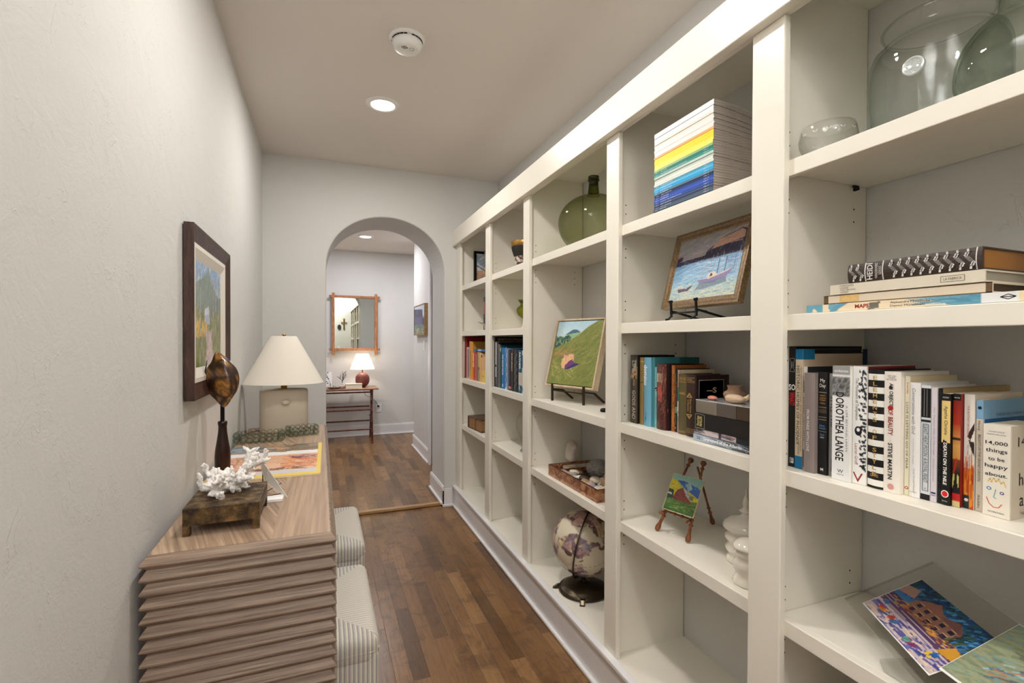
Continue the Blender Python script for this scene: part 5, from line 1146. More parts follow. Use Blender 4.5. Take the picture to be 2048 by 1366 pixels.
# hill with a hay bale
C = cv(116, 124, (130, 140, 70)); band(C, .60, 1.01, (206, 224, 226), (176, 210, 224)); dab(C, 120, (0, .7, .7, 1), [(196, 220, 230), (222, 232, 230), (170, 204, 222)], .14, .016, 12, 1, .4)
poly(C, [(0, .57), (.18, .70), (.40, .84), (.48, .84), (.60, .78), (.5, .6), (.2, .5)], (150, 180, 140)); poly(C, [(.22, .775), (.36, .85), (.46, .85), (.52, .82), (.36, .80)], (70, 110, 130))
poly(C, [(0, .57), (0, .70), (.08, .78), (.16, .74), (.28, .80), (.4, .78), (.36, .68), (.12, .57)], (60, 110, 90)); dab(C, 60, (0, .60, .36, .74), [(30, 80, 110), (110, 150, 80), (180, 160, 110), (40, 90, 70)], .02, .03, 80, 2, .8)
poly(C, [(0, 0), (1, 0), (1, 1), (.88, .99), (.70, .91), (.5, .77), (.28, .66), (.0, .56)], (124, 132, 66))
dab(C, 420, (0, 0, 1, .98), [(150, 150, 78), (96, 118, 56), (140, 130, 70), (168, 160, 96), (84, 104, 60)], .14, .010, 40, 3, .55)
C0 = C.copy(); k_ = inpoly(C, [(0, .56), (.28, .66), (.5, .77), (.70, .91), (.88, .99), (1, 1), (1, 1.2), (0, 1.2)]); 
CS = cv(116, 124, (130, 140, 70)); band(CS, .56, 1.01, (216, 230, 228), (176, 210, 224)); poly(CS, [(.0, .55), (.18, .74), (.40, .85), (.50, .85), (.62, .78), (.5, .6)], (150, 180, 140)); poly(CS, [(.20, .775), (.36, .86), (.46, .86), (.54, .82), (.36, .80)], (70, 110, 130)); poly(CS, [(0, .5), (0, .70), (.08, .76), (.16, .72), (.28, .78), (.36, .74), (.3, .6), (.12, .5)], (56, 104, 84)); dab(CS, 70, (0, .58, .32, .74), [(30, 76, 104), (110, 150, 80), (180, 160, 110), (40, 90, 70)], .02, .03, 80, 2, .8)
C[k_] = CS[k_]
dab(C, 60, (0, .42, .4, .54), [(190, 140, 90), (170, 120, 80), (150, 130, 90)], .1, .012, 20, 5, .5); dab(C, 60, (0, .1, .5, .40), [(190, 170, 110), (206, 180, 120), (120, 140, 70)], .12, .008, -40, 6, .6)
poly(C, [(.27, .255), (.245, .30), (.245, .40), (.29, .43), (.44, .485), (.49, .44), (.53, .34), (.36, .24)], (226, 178, 132)); poly(C, [(.34, .24), (.33, .30), (.38, .33), (.40, .37), (.50, .40), (.54, .32), (.40, .24)], (110, 66, 110)); poly(C, [(.34, .235), (.42, .24), (.66, .33), (.54, .34)], (62, 50, 110)); dab(C, 40, (.27, .36, .5, .46), [(240, 196, 150), (214, 150, 120), (226, 170, 150)], .03, .014, 70, 7, .8)
grainy(C, .10, 18)
M_MAPLE = wood('pale_maple', rgb(186, 164, 132), rgb(212, 192, 160), (40, 40, 6), 0.5, 0.3)
framed('hill_painting', (1.185, 2.169, 1.315), math.radians(16.8), math.radians(14.7), 0.340, 0.360, 0.009, 0.036, C, M_MAPLE, 'painting of a green hillside with one hay bale in a thin pale wood frame', prof=[(0, -.036), (0, 0), (1, 0), (1, -.03)], inset=0.004, cm=vcol('oil_paint'), slim=True)
z = SH[3][1]; t = thing('bronze_easel', (1.16, 2.17, z), 'squared dark bronze easel under the hillside painting', 'easel')
f1, f2 = Vector((1.109, 2.262, z)), Vector((1.170, 2.045, z)); dn = (f2 - f1).normalized()
M_DB = mat('dark_bronze', rgb(62, 50, 36), 0.45, metal=0.6, bump=(150, .3, .001))
for f_ in (f1, f2): part('front_leg', MB().bar(tuple(f_), tuple(f_ + Vector((0, 0, .088))), .0095, .0095, M_DB, tuple(dn)), t)
bk = Vector((.115, .035, 0)); 
for f_, sh in ((f1, .05), (f2, -.01)):
    p = f_ + Vector((0, 0, .062)) + dn * (0.0); q = f_ + bk * .62 + Vector((0, 0, .052)); r_ = f_ + bk * 1.25 + Vector((0, 0, 0))
    part('back_leg', MB().bar(tuple(p), tuple(q), .008, .008, M_DB).bar(tuple(q), tuple(r_ + Vector((0, 0, .001))), .009, .009, M_DB), t)
part('crossbar', MB().bar(tuple(f1 + Vector((0, 0, .055))), tuple(f2 + Vector((0, 0, .055))), .006, .006, M_DB), t)
tag(MB().lathe([(0, 0.0), (.016, 0), (.0175, .006), (.015, .013), (.006, .016), (0, .016)], (1.145, 1.822, z + .0006), M_BLK, 20).build('dark_stone'), 'small dark rounded object by the post next to the hillside painting', 'ornament')

# red barn on a turned-wood easel
C = cv(84, 88, (90, 130, 60)); band(C, .74, 1.01, (150, 190, 180), (134, 184, 172)); band(C, .0, .36, (40, 78, 30), (92, 122, 56)); dab(C, 120, (0, 0, 1, .36), [(50, 90, 34), (100, 134, 60), (70, 106, 40), (140, 160, 90)], .16, .016, -8, 1, .6)
poly(C, [(0, .42), (0, .86), (.2, .84), (.48, .66), (.74, .60), (1, .52), (1, .40), (.5, .34)], (206, 190, 50)); dab(C, 60, (0, .5, 1, .8), [(220, 200, 60), (176, 170, 60), (120, 140, 60)], .1, .02, -30, 2, .6)
poly(C, [(.18, .84), (.42, .86), (.72, .80), (1, .72), (1, .48), (.8, .56), (.52, .66)], (50, 96, 170)); poly(C, [(.48, .78), (.62, .84), (.74, .70), (.64, .62)], (160, 190, 190)); dab(C, 30, (.3, .6, 1, .82), [(30, 60, 140), (120, 160, 180), (60, 110, 180)], .1, .02, -30, 3, .7)
poly(C, [(0, .30), (0, .58), (.18, .56), (.22, .34)], (44, 70, 56)); poly(C, [(.20, .33), (.24, .50), (.30, .60), (.44, .68), (.58, .50), (.80, .36), (.80, .31)], (132, 66, 60)); poly(C, [(.44, .68), (.60, .50), (.82, .36), (.82, .46), (.6, .60)], (170, 176, 190)); dab(C, 30, (.24, .34, .7, .56), [(112, 50, 50), (150, 84, 74)], .08, .02, -20, 4, .6); poly(C, [(.72, .42), (.84, .40), (.84, .52), (.72, .53)], (120, 130, 70)); poly(C, [(.0, .44), (.14, .42), (.14, .47), (.02, .48)], (200, 206, 206))
grainy(C, .1, 9)
framed('barn_painting', (1.163, 1.342, 0.8405), math.radians(15.5), math.radians(29.7), 0.120, 0.132, 0.0015, 0.005, C, bm((214, 196, 160)), 'small unframed painting of a red barn under blue hills on a turned wooden easel', prof=[(0, -.005), (0, 0), (1, 0), (1, -.002)], inset=0.0004, cm=vcol('oil_paint'))
z = SH[4][3]; t = thing('turned_easel', (1.18, 1.36, z), 'miniature easel with turned reddish-brown legs under the barn painting', 'easel')
M_TE = wood('turned_cherry', rgb(70, 30, 18), rgb(150, 88, 46), (60, 60, 6), 0.25, 0.3)
def spindle(a, b_, R_, beads, ball=None):
    a, b_ = Vector(a), Vector(b_); pts = []; rad = []; N = 60; L = (b_ - a).length
    for i in range(N + 1):
        s_ = i / N; r = R_(s_)
        for (p, w_, e) in beads: r += e * max(0, 1 - ((s_ - p) / w_) ** 2)
        pts.append(a + (b_ - a) * s_); rad.append(r)
    return MB().tube(pts, rad, M_TE, 12)
foot = lambda s_: .0040 + .0048 * math.exp(-((s_ - .035) / .05) ** 2) + .0012 * math.exp(-((s_ - .12) / .1) ** 2)
top_ = lambda s_: foot(s_) if s_ < .95 else .0032
for a, b_ in (((1.119, 1.426, z + .004), (1.222, 1.366, .957)), ((1.148, 1.301, z + .004), (1.232, 1.318, .957))):
    part('front_leg', spindle(a, b_, foot, [(.20, .012, .004), (.26, .012, .004), (.30, .012, .004), (.90, .010, .004), (.97, .035, .0065)]), t)
part('back_leg', spindle((1.355, 1.402, z + .004), (1.226, 1.342, .93), foot, [(.20, .012, .003), (.28, .012, .003)]), t)
l1 = Vector((1.119, 1.426, z + .004)).lerp(Vector((1.222, 1.366, .957)), .265); l2 = Vector((1.148, 1.301, z + .004)).lerp(Vector((1.232, 1.318, .957)), .265)
part('crossbar', spindle(l1, l2, lambda s_: .0028, [(.36, .06, .0035), (.64, .06, .0035)]), t)
for l_ in (l1, l2):
    q = l_ + Vector((-.030, -.008, .001)); part('peg', MB().tube([tuple(l_), tuple(q)], .0026, M_TE, 8).sphere(tuple(q), .0062, M_TE, 12, 8), t)

# ---- white lidded jars
M_PORC = mat('glazed_cream_ceramic', rgb(228, 222, 208), 0.12, spec=0.6, coat=0.5)
def rings(prof_): return prof_
jx, jy = 1.223, 1.128
t = thing('ceramic_jar', (jx, jy, z), 'tall cream ceramic jar with domed lid and finial behind the small jar', 'jar', 'cream lidded jars')
part('body', MB().lathe([(0, 0), (.056, 0), (.059, .004), (.053, .016), (.050, .024), (.058, .032), (.060, .042), (.052, .054), (.053, .060), (.0615, .070), (.061, .080), (.052, .090), (.056, .097), (.058, .099), (0.045, .099)], (jx, jy, z + .0006), M_PORC, 40), t)
part('lid', MB().lathe([(0.05, .0995), (.066, .101), (.068, .107), (.062, .120), (.045, .132), (.022, .138), (.013, .144), (.0125, .150), (.021, .154), (.022, .158), (.012, .163), (.009, .170), (.012, .178), (.009, .19), (.004, .205), (.003, .222), (0, .224)], (jx, jy, z + .0006), M_PORC, 40), t)
jx, jy = 1.120, 1.020
t = thing('ceramic_jar', (jx, jy, z), 'short glossy cream ceramic jar with flat lid half hidden by the post', 'jar', 'cream lidded jars')
part('body', MB().lathe([(0, 0), (.043, 0), (.045, .004), (.040, .016), (.036, .026), (.037, .032), (.042, .040), (.044, .052), (.040, .064), (.0365, .070), (.040, .078), (.0415, .086), (.039, .094), (.040, .097), (.034, .097)], (jx, jy, z + .0006), M_PORC, 40), t)
part('lid', MB().lathe([(.036, .0975), (.0445, .099), (.045, .103), (.042, .109), (.036, .115), (.024, .122), (.01, .125), (0, .126)], (jx, jy, z + .0006), M_PORC, 40), t)

# ---- acrylic block, shells and little clay pot on the small pile
z = SH[4][2]
M_ACR = bpy.data.materials.new('clear_acrylic'); M_ACR.use_nodes = True; g_ = M_ACR.node_tree.nodes['Principled BSDF']
g_.inputs['Base Color'].default_value = (0.96, 0.96, 0.95, 1); g_.inputs['Roughness'].default_value = 0.04; g_.inputs['Transmission Weight'].default_value = 0.9; g_.inputs['IOR'].default_value = 1.3
M_SIL = mat('brushed_silver', rgb(176, 170, 160), 0.25, metal=0.85)
t = thing('silver_box', (1.14, 1.11, z + .087), 'flat silver and grey striped box on top of the thick black book', 'box')
b = MB().box(1.078, 1.205, 1.105, 1.190, z + .0870, z + .1255, M_SIL); b.box(1.078, 1.205, 1.033, 1.105, z + .0870, z + .1255, mat('grey_inlay', rgb(112, 104, 98), .3, metal=.5)); b.box(1.079, 1.205, .985, 1.033, z + .0870, z + .1255, mat('dark_horn', rgb(70, 56, 42), .2))
part('body', b, t, bevel=.0015)
b = MB().box(1.0775, 1.206, .984, 1.1905, z + .1255, z + .1280, mat('acrylic_lid', rgb(196, 196, 194), 0.1, coat=.6)); part('lid', b, t, bevel=.001)
zt = z + .1284
M_CLAY = mat('pale_clay', rgb(156, 124, 98), 0.9, bump=(120, .4, .001)); px_, py_ = 1.172, 1.128
tag(MB().lathe([(0, 0), (.018, 0), (.030, .008), (.0335, .017), (.030, .024), (.022, .029), (.0195, .034), (.021, .042), (.0225, .0445), (.019, .043), (.017, .034), (0, .03)], (px_, py_, zt), M_CLAY, 30).build('clay_pot'), 'tiny squat unglazed clay pot on the silver box', 'pot')
M_SHE = mat('pink_shell', rgb(206, 132, 112), 0.35); tag(MB().sphere((1.108, 1.152, zt + .0068), .014, M_SHE, 16, 10, .8, 1.25, .45).build('seashell'), 'small coral-pink shell on the corner of the silver box', 'seashell')
def turban(d): return 1 + .06 * math.sin(9 * math.atan2(d[0], d[2]) + 5 * d[1]) - .25 * max(0, d[1]) ** 2
M_SH2 = mat('sandy_shell', rgb(214, 186, 156), 0.4, bump=(90, .4, .002))
t = thing('seashell', (1.112, 1.078, zt), 'long ribbed sandy seashell lying in front of the clay pot', 'seashell')
part('shell', MB().sphere((1.112, 1.074, zt + .0125), .027, M_SH2, 32, 16, .62, 1.35, .46, turban), t)
part('spire', MB().tube([(1.122, 1.046, zt + .012), (1.124, 1.034, zt + .02), (1.121, 1.029, zt + .028)], [.009, .006, .002], M_SH2, 10), t)

# ---- green demijohn
M_GG = thin_glass('green_bottle_glass', (.84, .86, .66), (.34, .37, .18))
M_GD = thin_glass('dark_green_neck_glass', (.40, .43, .16), (.10, .12, .02))
M_CG = thin_glass('pale_aqua_glass', (.975, .985, .975), (.62, .70, .64))
M_CR = thin_glass('clear_glass', (.992, .992, .99), (.82, .82, .80))
def shell_of(prof, th=.003):
    return prof
z = SH[3][0]; dx_, dy_ = 1.204, 2.02
t = thing('demijohn', (dx_, dy_, z), 'big round green glass demijohn with a dark bottle neck', 'bottle')
def ball(R_, zc, rb, rt, n=26):
    """bulging body from bottom radius rb to neck radius rt"""
    a0 = -math.acos(rb / R_); a1 = math.acos(rt / R_); kb = zc / (R_ * math.sin(-a0))
    return [(R_ * math.cos(a), zc + (R_ * math.sin(a) * (kb if a < 0 else .80))) for a in [a0 + (a1 - a0) * i / n for i in range(n + 1)]]
bp_ = [(0, .012), (.05, .008), (.085, .002)] + ball(.168, .122, .100, .030)
part('body', MB().lathe(bp_, (dx_, dy_, z + .0006), M_GG, 64), t)
zt_ = bp_[-1][1]
part('neck', MB().lathe([(.0305, zt_ - .001), (.0265, zt_ + .012), (.0235, zt_ + .045), (.0225, zt_ + .066), (.0275, zt_ + .068), (.028, zt_ + .075), (.0245, zt_ + .078), (.024, zt_ + .082), (.026, zt_ + .085), (.0255, zt_ + .090), (.019, zt_ + .090), (.018, zt_ + .05)], (dx_, dy_, z + .0006), M_GD, 32), t)

# ---- clear glass on the top shelf of the bay nearest the camera
z = SH[5][0] + .0006; jx, jy = 1.250, .655
t = thing('glass_jar', (jx, jy, z), 'very large pale aqua glass jar with a wide flared mouth and a round seal', 'jar')
R_ = .121
pr_ = [(0, .010), (.09, .006), (.112, .0), (.117, .008), (.1195, .03), (R_, .10), (R_, .165), (.119, .185), (.113, .204), (.099, .216), (.091, .222), (.0875, .229), (.089, .240), (.0955, .252), (.0985, .258), (.0965, .261), (.092, .256)]
part('body', MB().lathe(pr_, (jx, jy, z), M_CG, 72), t)
pr2 = [(.104, .012), (.113, .022), (.1175, .10), (.1175, .163), (.114, .182), (.106, .200), (.0955, .2115)]
part('inner_wall', MB().lathe(pr2, (jx, jy, z), M_CR, 72), t)
part('shoulder_ring', MB().lathe([(.1005, .2145), (.1045, .2125), (.1025, .2165), (.0990, .2185)], (jx, jy, z), mat('green_glass_edge', rgb(90, 120, 100), .15, spec=.6), 64), t) if False else None
dirv = Vector((-jx * .93, -jy * 1.12, 0)).normalized(); sd = Vector((0, 0, 1)).cross(dirv).normalized()
sp_ = Vector((jx, jy, z + .128)) + (dirv * .92 - sd * .36).normalized() * (R_ + .001); nn = (dirv * .92 - sd * .36).normalized(); ss = Vector((0, 0, 1)).cross(nn).normalized()
M_SEAL = mat('glass_seal', rgb(214, 220, 218), .12, spec=.8, coat=1.0, metal=.35)
b = MB(); 
for (r0, r1, h) in ((.0, .0155, .0035), (.0155, .018, .0055)):
    pass
Ms = Matrix((ss, Vector((0, 0, 1)), nn)).transposed().to_4x4(); Ms.translation = sp_
b = MB(Ms).lathe([(0, .0035), (.0145, .0035), (.0155, .0055), (.018, .0055), (.0195, .003), (.0195, -.002)], (0, 0, 0), M_SEAL, 32)
b.text('CRISA', (0, .006, .0035), (1, 0, 0), (0, 1, 0), .005, M_SEAL, fitw=.022, lift=.0008).text('1870', (0, -.005, .0035), (1, 0, 0), (0, 1, 0), .004, M_SEAL, fitw=.016, lift=.0008)
for a in range(10):
    b.sphere((.0105 * math.cos(a * .628), .0105 * math.sin(a * .628), .0035), .0014, M_SEAL, 8, 5)
part('seal', b, t, 'round moulded glass seal')
jx, jy = 1.138, .462
t = thing('glass_decanter', (jx, jy, z), 'bulbous pale green glass bottle with a straight neck, nearest the camera', 'bottle')
part('body', MB().lathe([(0, .014), (.05, .008), (.080, .0), (.090, .010), (.096, .028), (.097, .045), (.094, .068), (.085, .094), (.071, .114), (.056, .128), (.044, .137), (.038, .148), (.036, .17), (.035, .22), (.037, .30), (.040, .305), (.038, .308), (.033, .305)], (jx, jy, z), thin_glass('pale_green_glass', (.955, .972, .945), (.48, .57, .46)), 64), t)
part('inner_wall', MB().lathe([(.083, .018), (.0925, .045), (.0885, .068), (.080, .092), (.066, .110), (.051, .124)], (jx, jy, z), M_CR, 64), t)
bx_, by_ = 1.122, .806
t = thing('glass_bowl', (bx_, by_, z), 'small clear etched glass bowl beside the big jar', 'bowl')
part('body', MB().lathe([(0, .006), (.03, .004), (.040, .0), (.052, .012), (.060, .030), (.0615, .045), (.058, .064), (.0555, .072), (.0545, .072), (.057, .063), (.0600, .045), (.0585, .031), (.051, .015), (.038, .006), (0, .009)], (bx_, by_, z), M_CR, 56), t)
b = MB(); M_ETCH = mat('etched_glass', rgb(232, 234, 230), .6)
for k in range(14):
    a = 2 * math.pi * k / 14 + .2
    for s_ in (-1, 1):
        a2 = a + s_ * .05; p = Vector((bx_ + .0618 * math.cos(a2), by_ + .0618 * math.sin(a2), z + .050)); tg = Vector((-math.sin(a2), math.cos(a2), 0)); q = (tg * s_ * .7 + Vector((0, 0, 1)) * .7).normalized(); w_ = q.cross(Vector((math.cos(a2), math.sin(a2), 0)))
        b.add([tuple(p - q * .004), tuple(p + w_ * .0011), tuple(p + q * .004), tuple(p - w_ * .0011)], [(0, 1, 2, 3)], M_ETCH)
part('etched_leaves', b, t)

# ---- acrylic stand with a bright postcard, and a second print
pc = Vector((1.182, .617, .794)); pu = Vector((-.563, -.8265, 0)).normalized(); pv = Vector((.7092, -.4831, .5135)).normalized(); pn = pu.cross(pv).normalized()
if pn.z < 0: pn = -pn
Mp = Matrix((pu, pv, pn)).transposed().to_4x4(); Mp.translation = pc
z = SH[5][3]
t = thing('acrylic_stand', (1.18, .62, z), 'clear acrylic easel lying back on the lower shelf with a bright postcard', 'display stand')
M_AE = mat('acrylic_edge', rgb(206, 204, 200), .2, spec=.6)
b = MB(Mp).add([(-.168, -.108, 0), (.160, -.108, 0), (.160, .108, 0), (-.168, .108, 0)], [(0, 1, 2, 3)], M_CR).add([(-.168, -.108, -.006), (.160, -.108, -.006), (.160, .108, -.006), (-.168, .108, -.006)], [(3, 2, 1, 0)], M_CR)
part('back_plate', b, t)
b = MB(Mp).quad((-.168, -.108, 0), (-.168, -.108, -.006), (.160, -.108, -.006), (.160, -.108, 0), M_AE).quad((-.168, .108, 0), (.160, .108, 0), (.160, .108, -.006), (-.168, .108, -.006), mat('bright_acrylic_edge', rgb(240, 240, 238), .15)).quad((-.168, -.108, 0), (-.168, .108, 0), (-.168, .108, -.006), (-.168, -.108, -.006), thin_glass('acrylic_side', (.8, .8, .78), (.6, .6, .58)))
part('plate_edge', b, t)
b = MB().prism([(1.072, .640), (1.068, .40), (1.30, .40), (1.30, .60), (1.10, .665)], z + .0006, z + .0062, M_CR, 'z'); part('foot_plate', b, t)
b = MB().quad((1.072, .640, z + .0008), (1.068, .40, z + .0008), (1.068, .40, z + .0064), (1.072, .640, z + .0064), M_AE); part('foot_edge', b, t)
C = cv(150, 96, (60, 110, 180)); band(C, 0, .30, (206, 186, 180), (190, 176, 196)); band(C, .30, .52, (96, 70, 110), (70, 50, 90)); band(C, .52, 1.01, (60, 120, 180), (20, 50, 100))
dab(C, 90, (0, 0, 1, .24), [(60, 70, 150), (90, 90, 170), (230, 206, 180), (40, 50, 130)], .1, .02, 8, 1, .85); 
for k in range(9): stroke(C, (0, .24 + .028 * k), (1, .20 + .032 * k), .006, (214, 196, 180) if k % 2 else (70, 40, 90), .9)
dab(C, 200, (0, .62, 1, 1), [(16, 40, 90), (30, 70, 60), (20, 30, 50), (70, 150, 200), (30, 90, 70)], .05, .02, 60, 2, .8)
poly(C, [(.22, .42), (.22, .66), (.30, .78), (.40, .86), (.50, .78), (.62, .76), (.70, .82), (.78, .70), (.78, .42)], (140, 100, 84)); poly(C, [(.30, .72), (.40, .88), (.50, .74)], (150, 96, 80)); poly(C, [(.50, .72), (.66, .84), (.80, .68)], (120, 80, 76)); poly(C, [(0, .60), (.0, .78), (.14, .84), (.2, .66)], (176, 140, 130))
for x in (.28, .38, .48, .58, .68):
    for y in (.48, .60): poly(C, [(x, y), (x + .05, y), (x + .05, y + .07), (x, y + .07)], (40, 36, 60)); stroke(C, (x, y + .08), (x + .05, y + .08), .008, (206, 170, 130))
dab(C, 60, (.0, .40, .9, .52), [(190, 120, 60), (120, 40, 50), (210, 160, 60), (60, 40, 60)], .05, .014, 10, 3, .8); poly(C, [(.80, .30), (.86, .52), (.96, .50), (.98, .34)], (206, 150, 50)); dab(C, 60, (.75, .5, 1, .75), [(30, 60, 44), (60, 90, 50), (20, 40, 40)], .06, .016, 70, 4, .8)
for (x, y, c_) in ((.13, .17, (206, 60, 40)), (.17, .16, (230, 150, 50)), (.30, .17, (214, 60, 36)), (.36, .14, (60, 110, 160)), (.10, .30, (50, 120, 180)), (.62, .12, (200, 70, 130)), (.66, .10, (150, 60, 120)), (.82, .17, (230, 190, 60)), (.86, .23, (40, 100, 160)), (.60, .10, (90, 170, 150))): dab(C, 9, (x - .03, y - .03, x + .02, y + .03), [c_, tuple(int(q * .8) for q in c_)], .035, .02, 50, int(x * 99), .9)
t2 = thing('postcard', tuple(pc), 'colourful postcard of a gabled house and bright figures resting on the acrylic stand', 'postcard')
cA = Vector((1.186, .751, .755)) + pn * .002; cB = Vector((1.058, .528, .767)) + pn * .002; cC = Vector((1.166, .485, .835)); 
cU = pu * .250; cO = cA + pu * 0.0; cV = (pv * .134 + pu * .002)
b = MB().canvas(C, cO + pn * .0015, cU, cV, vcol('glossy_print')); b.quad(*[tuple(cO + pn * .0012 + cU * a + cV * d + (-.003 * (1 - 2 * 0)) * Vector((0, 0, 0))) for a, d in ((-.008, -.02), (1.008, -.02), (1.008, 1.0), (-.008, 1.0))], bm((246, 246, 244)))
b.quad(*[tuple(cO + pn * .0006 + cU * a + cV * d) for a, d in ((-.008, 1.0), (1.008, 1.0), (1.008, -.02), (-.008, -.02))], bm((246, 246, 244)))
part('card', b, t2)
C = cv(90, 90, (130, 140, 112)); dab(C, 300, (0, 0, 1, 1), [(150, 160, 128), (110, 126, 100), (120, 150, 150), (160, 158, 120)], .16, .03, 12, 5, .6); dab(C, 60, (.2, .2, 1, .5), [(60, 110, 150), (190, 120, 80), (150, 190, 206), (90, 80, 90)], .12, .02, 30, 6, .8); dab(C, 30, (.2, .6, .8, .9), [(80, 86, 70), (110, 100, 80)], .12, .015, 8, 7, .7)
sO = Vector((1.058, .530, .769)) + pn * .008; sV = (Vector((1.168, .476, .846)) - Vector((1.047, .526, .769))).normalized() * .16; sU = (pu * .8 + Vector((.15, -.25, -.02))).normalized() * .17
b = MB().canvas(C, sO, sU, sV, vcol('glossy_print')); b.quad(*[tuple(sO - pn * .0008 + sU * a + sV * d) for a, d in ((-.01, -.03), (1.01, -.03), (1.01, 1.01), (-.01, 1.01))], bm((236, 236, 232))); b.quad(*[tuple(sO - pn * .0016 + sU * a + sV * d) for a, d in ((-.01, 1.01), (1.01, 1.01), (1.01, -.03), (-.01, -.03))], bm((236, 236, 232)))
tag(b.build('art_print'), 'soft green watercolour print overlapping the postcard on the acrylic stand', 'print')
# dark folio on the floor of that bay
zf = BOT + .0006
t = thing('leather_folio', (1.22, .62, zf), 'dark brown leather folio standing deep in the bottom compartment', 'folio')
part('cover', MB().box(1.16, 1.20, .47, .80, zf, zf + .33, mat('oxblood_leather', rgb(50, 26, 22), .5)), t, bevel=.004); part('page_block', MB().box(1.2005, 1.212, .48, .79, zf + .004, zf + .32, M_PG), t)

# ---- burl tray with shells, and the globe below it
z = SH[3][2] + .0006
M_BURL = mat('burl_veneer', rgb(150, 96, 62), .22, coat=.5); t_ = NT(M_BURL); tc = t_.new('ShaderNodeTexCoord')
n1 = t_.new('ShaderNodeTexNoise', _Scale=24.0, _Detail=6.0, _Distortion=1.5); v1 = t_.new('ShaderNodeTexVoronoi', _Scale=70.0); t_.l(tc.outputs['Object'], n1.inputs['Vector']); t_.l(tc.outputs['Object'], v1.inputs['Vector'])
c_ = t_.ramp(n1.outputs['Fac'], [(.35, rgb(112, 62, 38)), (.5, rgb(158, 104, 68)), (.68, rgb(188, 136, 94))]); n3 = t_.new('ShaderNodeTexNoise', _Scale=12.0, _Detail=3.0); t_.l(tc.outputs['Object'], n3.inputs['Vector'])
sp2 = t_.math('MULTIPLY', t_.ramp(v1.outputs['Distance'], [(.18, (1, 1, 1)), (.34, (0, 0, 0))]), t_.ramp(n3.outputs['Fac'], [(.5, (0, 0, 0)), (.6, (1, 1, 1))])); t_.l(t_.mix(sp2, c_, rgb(50, 24, 14)), t_.b.inputs['Base Color'])
M_DKI = mat('dark_tray_lining', rgb(44, 26, 20), .35)
tx0, tx1, ty0, ty1, hh = 1.071, 1.366, 1.758, 2.225, .054
t = thing('burl_tray', ((tx0 + tx1) / 2, (ty0 + ty1) / 2, z), 'burl wood tray full of shells on the shelf under the hillside painting', 'tray')
part('bottom', MB().box(tx0 + .004, tx1 - .004, ty0 + .004, ty1 - .004, z, z + .006, M_DKI), t)
for (a, b_, c2, d) in ((tx0, tx0 + .009, ty0, ty1), (tx1 - .009, tx1, ty0, ty1)): part('side', MB().box(a, b_, c2, d, z, z + hh, M_BURL).box(a + .0004, b_ - .0004, c2 + .0004, d - .0004, z + hh - .001, z + hh + .0006, M_DKI), t)
for (c2, d) in ((ty0, ty0 + .009), (ty1 - .009, ty1)):
    b = MB(); xa, xb = tx0 + .009, tx1 - .009; ha, hb = 1.15, 1.29
    b.box(xa, ha, c2, d, z, z + hh, M_BURL).box(hb, xb, c2, d, z, z + hh, M_BURL).box(ha, hb, c2, d, z, z + .022, M_BURL).box(ha, hb, c2, d, z + .042, z + hh, M_BURL); b.box(xa, xb, c2 + .0004, d - .0004, z + hh - .001, z + hh + .0006, M_DKI)
    part('handle_end', b, t)
def spiky(amp, fq, seed): return lambda d: 1 + amp * (mnoise.noise(Vector((d[0] * fq + seed, d[1] * fq, d[2] * fq))) )
SHC = {'grey': rgb(150, 146, 138), 'cream': rgb(212, 200, 178), 'pink': rgb(186, 158, 146), 'dark': rgb(78, 58, 48), 'white': rgb(228, 222, 212), 'tan': rgb(170, 140, 106), 'blue-grey': rgb(150, 150, 158)}
zs = z + .0065
def shellobj(x, y, r0_, sx, sy, sz, colr, label, amp=.25, fq=3.0, nu=20, layer=0.0, rot=0.0):
    r = r0_ * 1.25; m_ = mat('shell_' + colr.replace('-', '_'), SHC[colr], .45, bump=(140, .5, .002)); b = MB(Matrix.Translation((x, y, zs + max(layer, .012) + r * sz * .8)) @ Matrix.Rotation(rot, 4, 'Z'))
    b.sphere((0, 0, 0), r, m_, nu, nu // 2, sx, sy, sz, spiky(amp, fq, x * 50 + y * 30)); return tag(b.build('seashell'), label, 'seashell', 'shells in the burl tray')
big = MB(Matrix.Translation((1.262, 2.055, zs + .046))); big.sphere((0, 0, 0), .056, mat('grey_coral', SHC['grey'], .8, bump=(160, 1.0, .006)), 64, 40, 1.0, 1.1, .82, lambda d: 1 + .10 * abs(mnoise.noise(Vector((d[0] * 7, d[1] * 7, d[2] * 7)))) * 2 - .05 + .05 * math.sin(26 * mnoise.noise(Vector((d[0] * 2, d[1] * 2, d[2] * 2)))))
tag(big.build('coral_lump'), 'lumpy grey ruffled coral rising from the shells in the burl tray', 'coral')
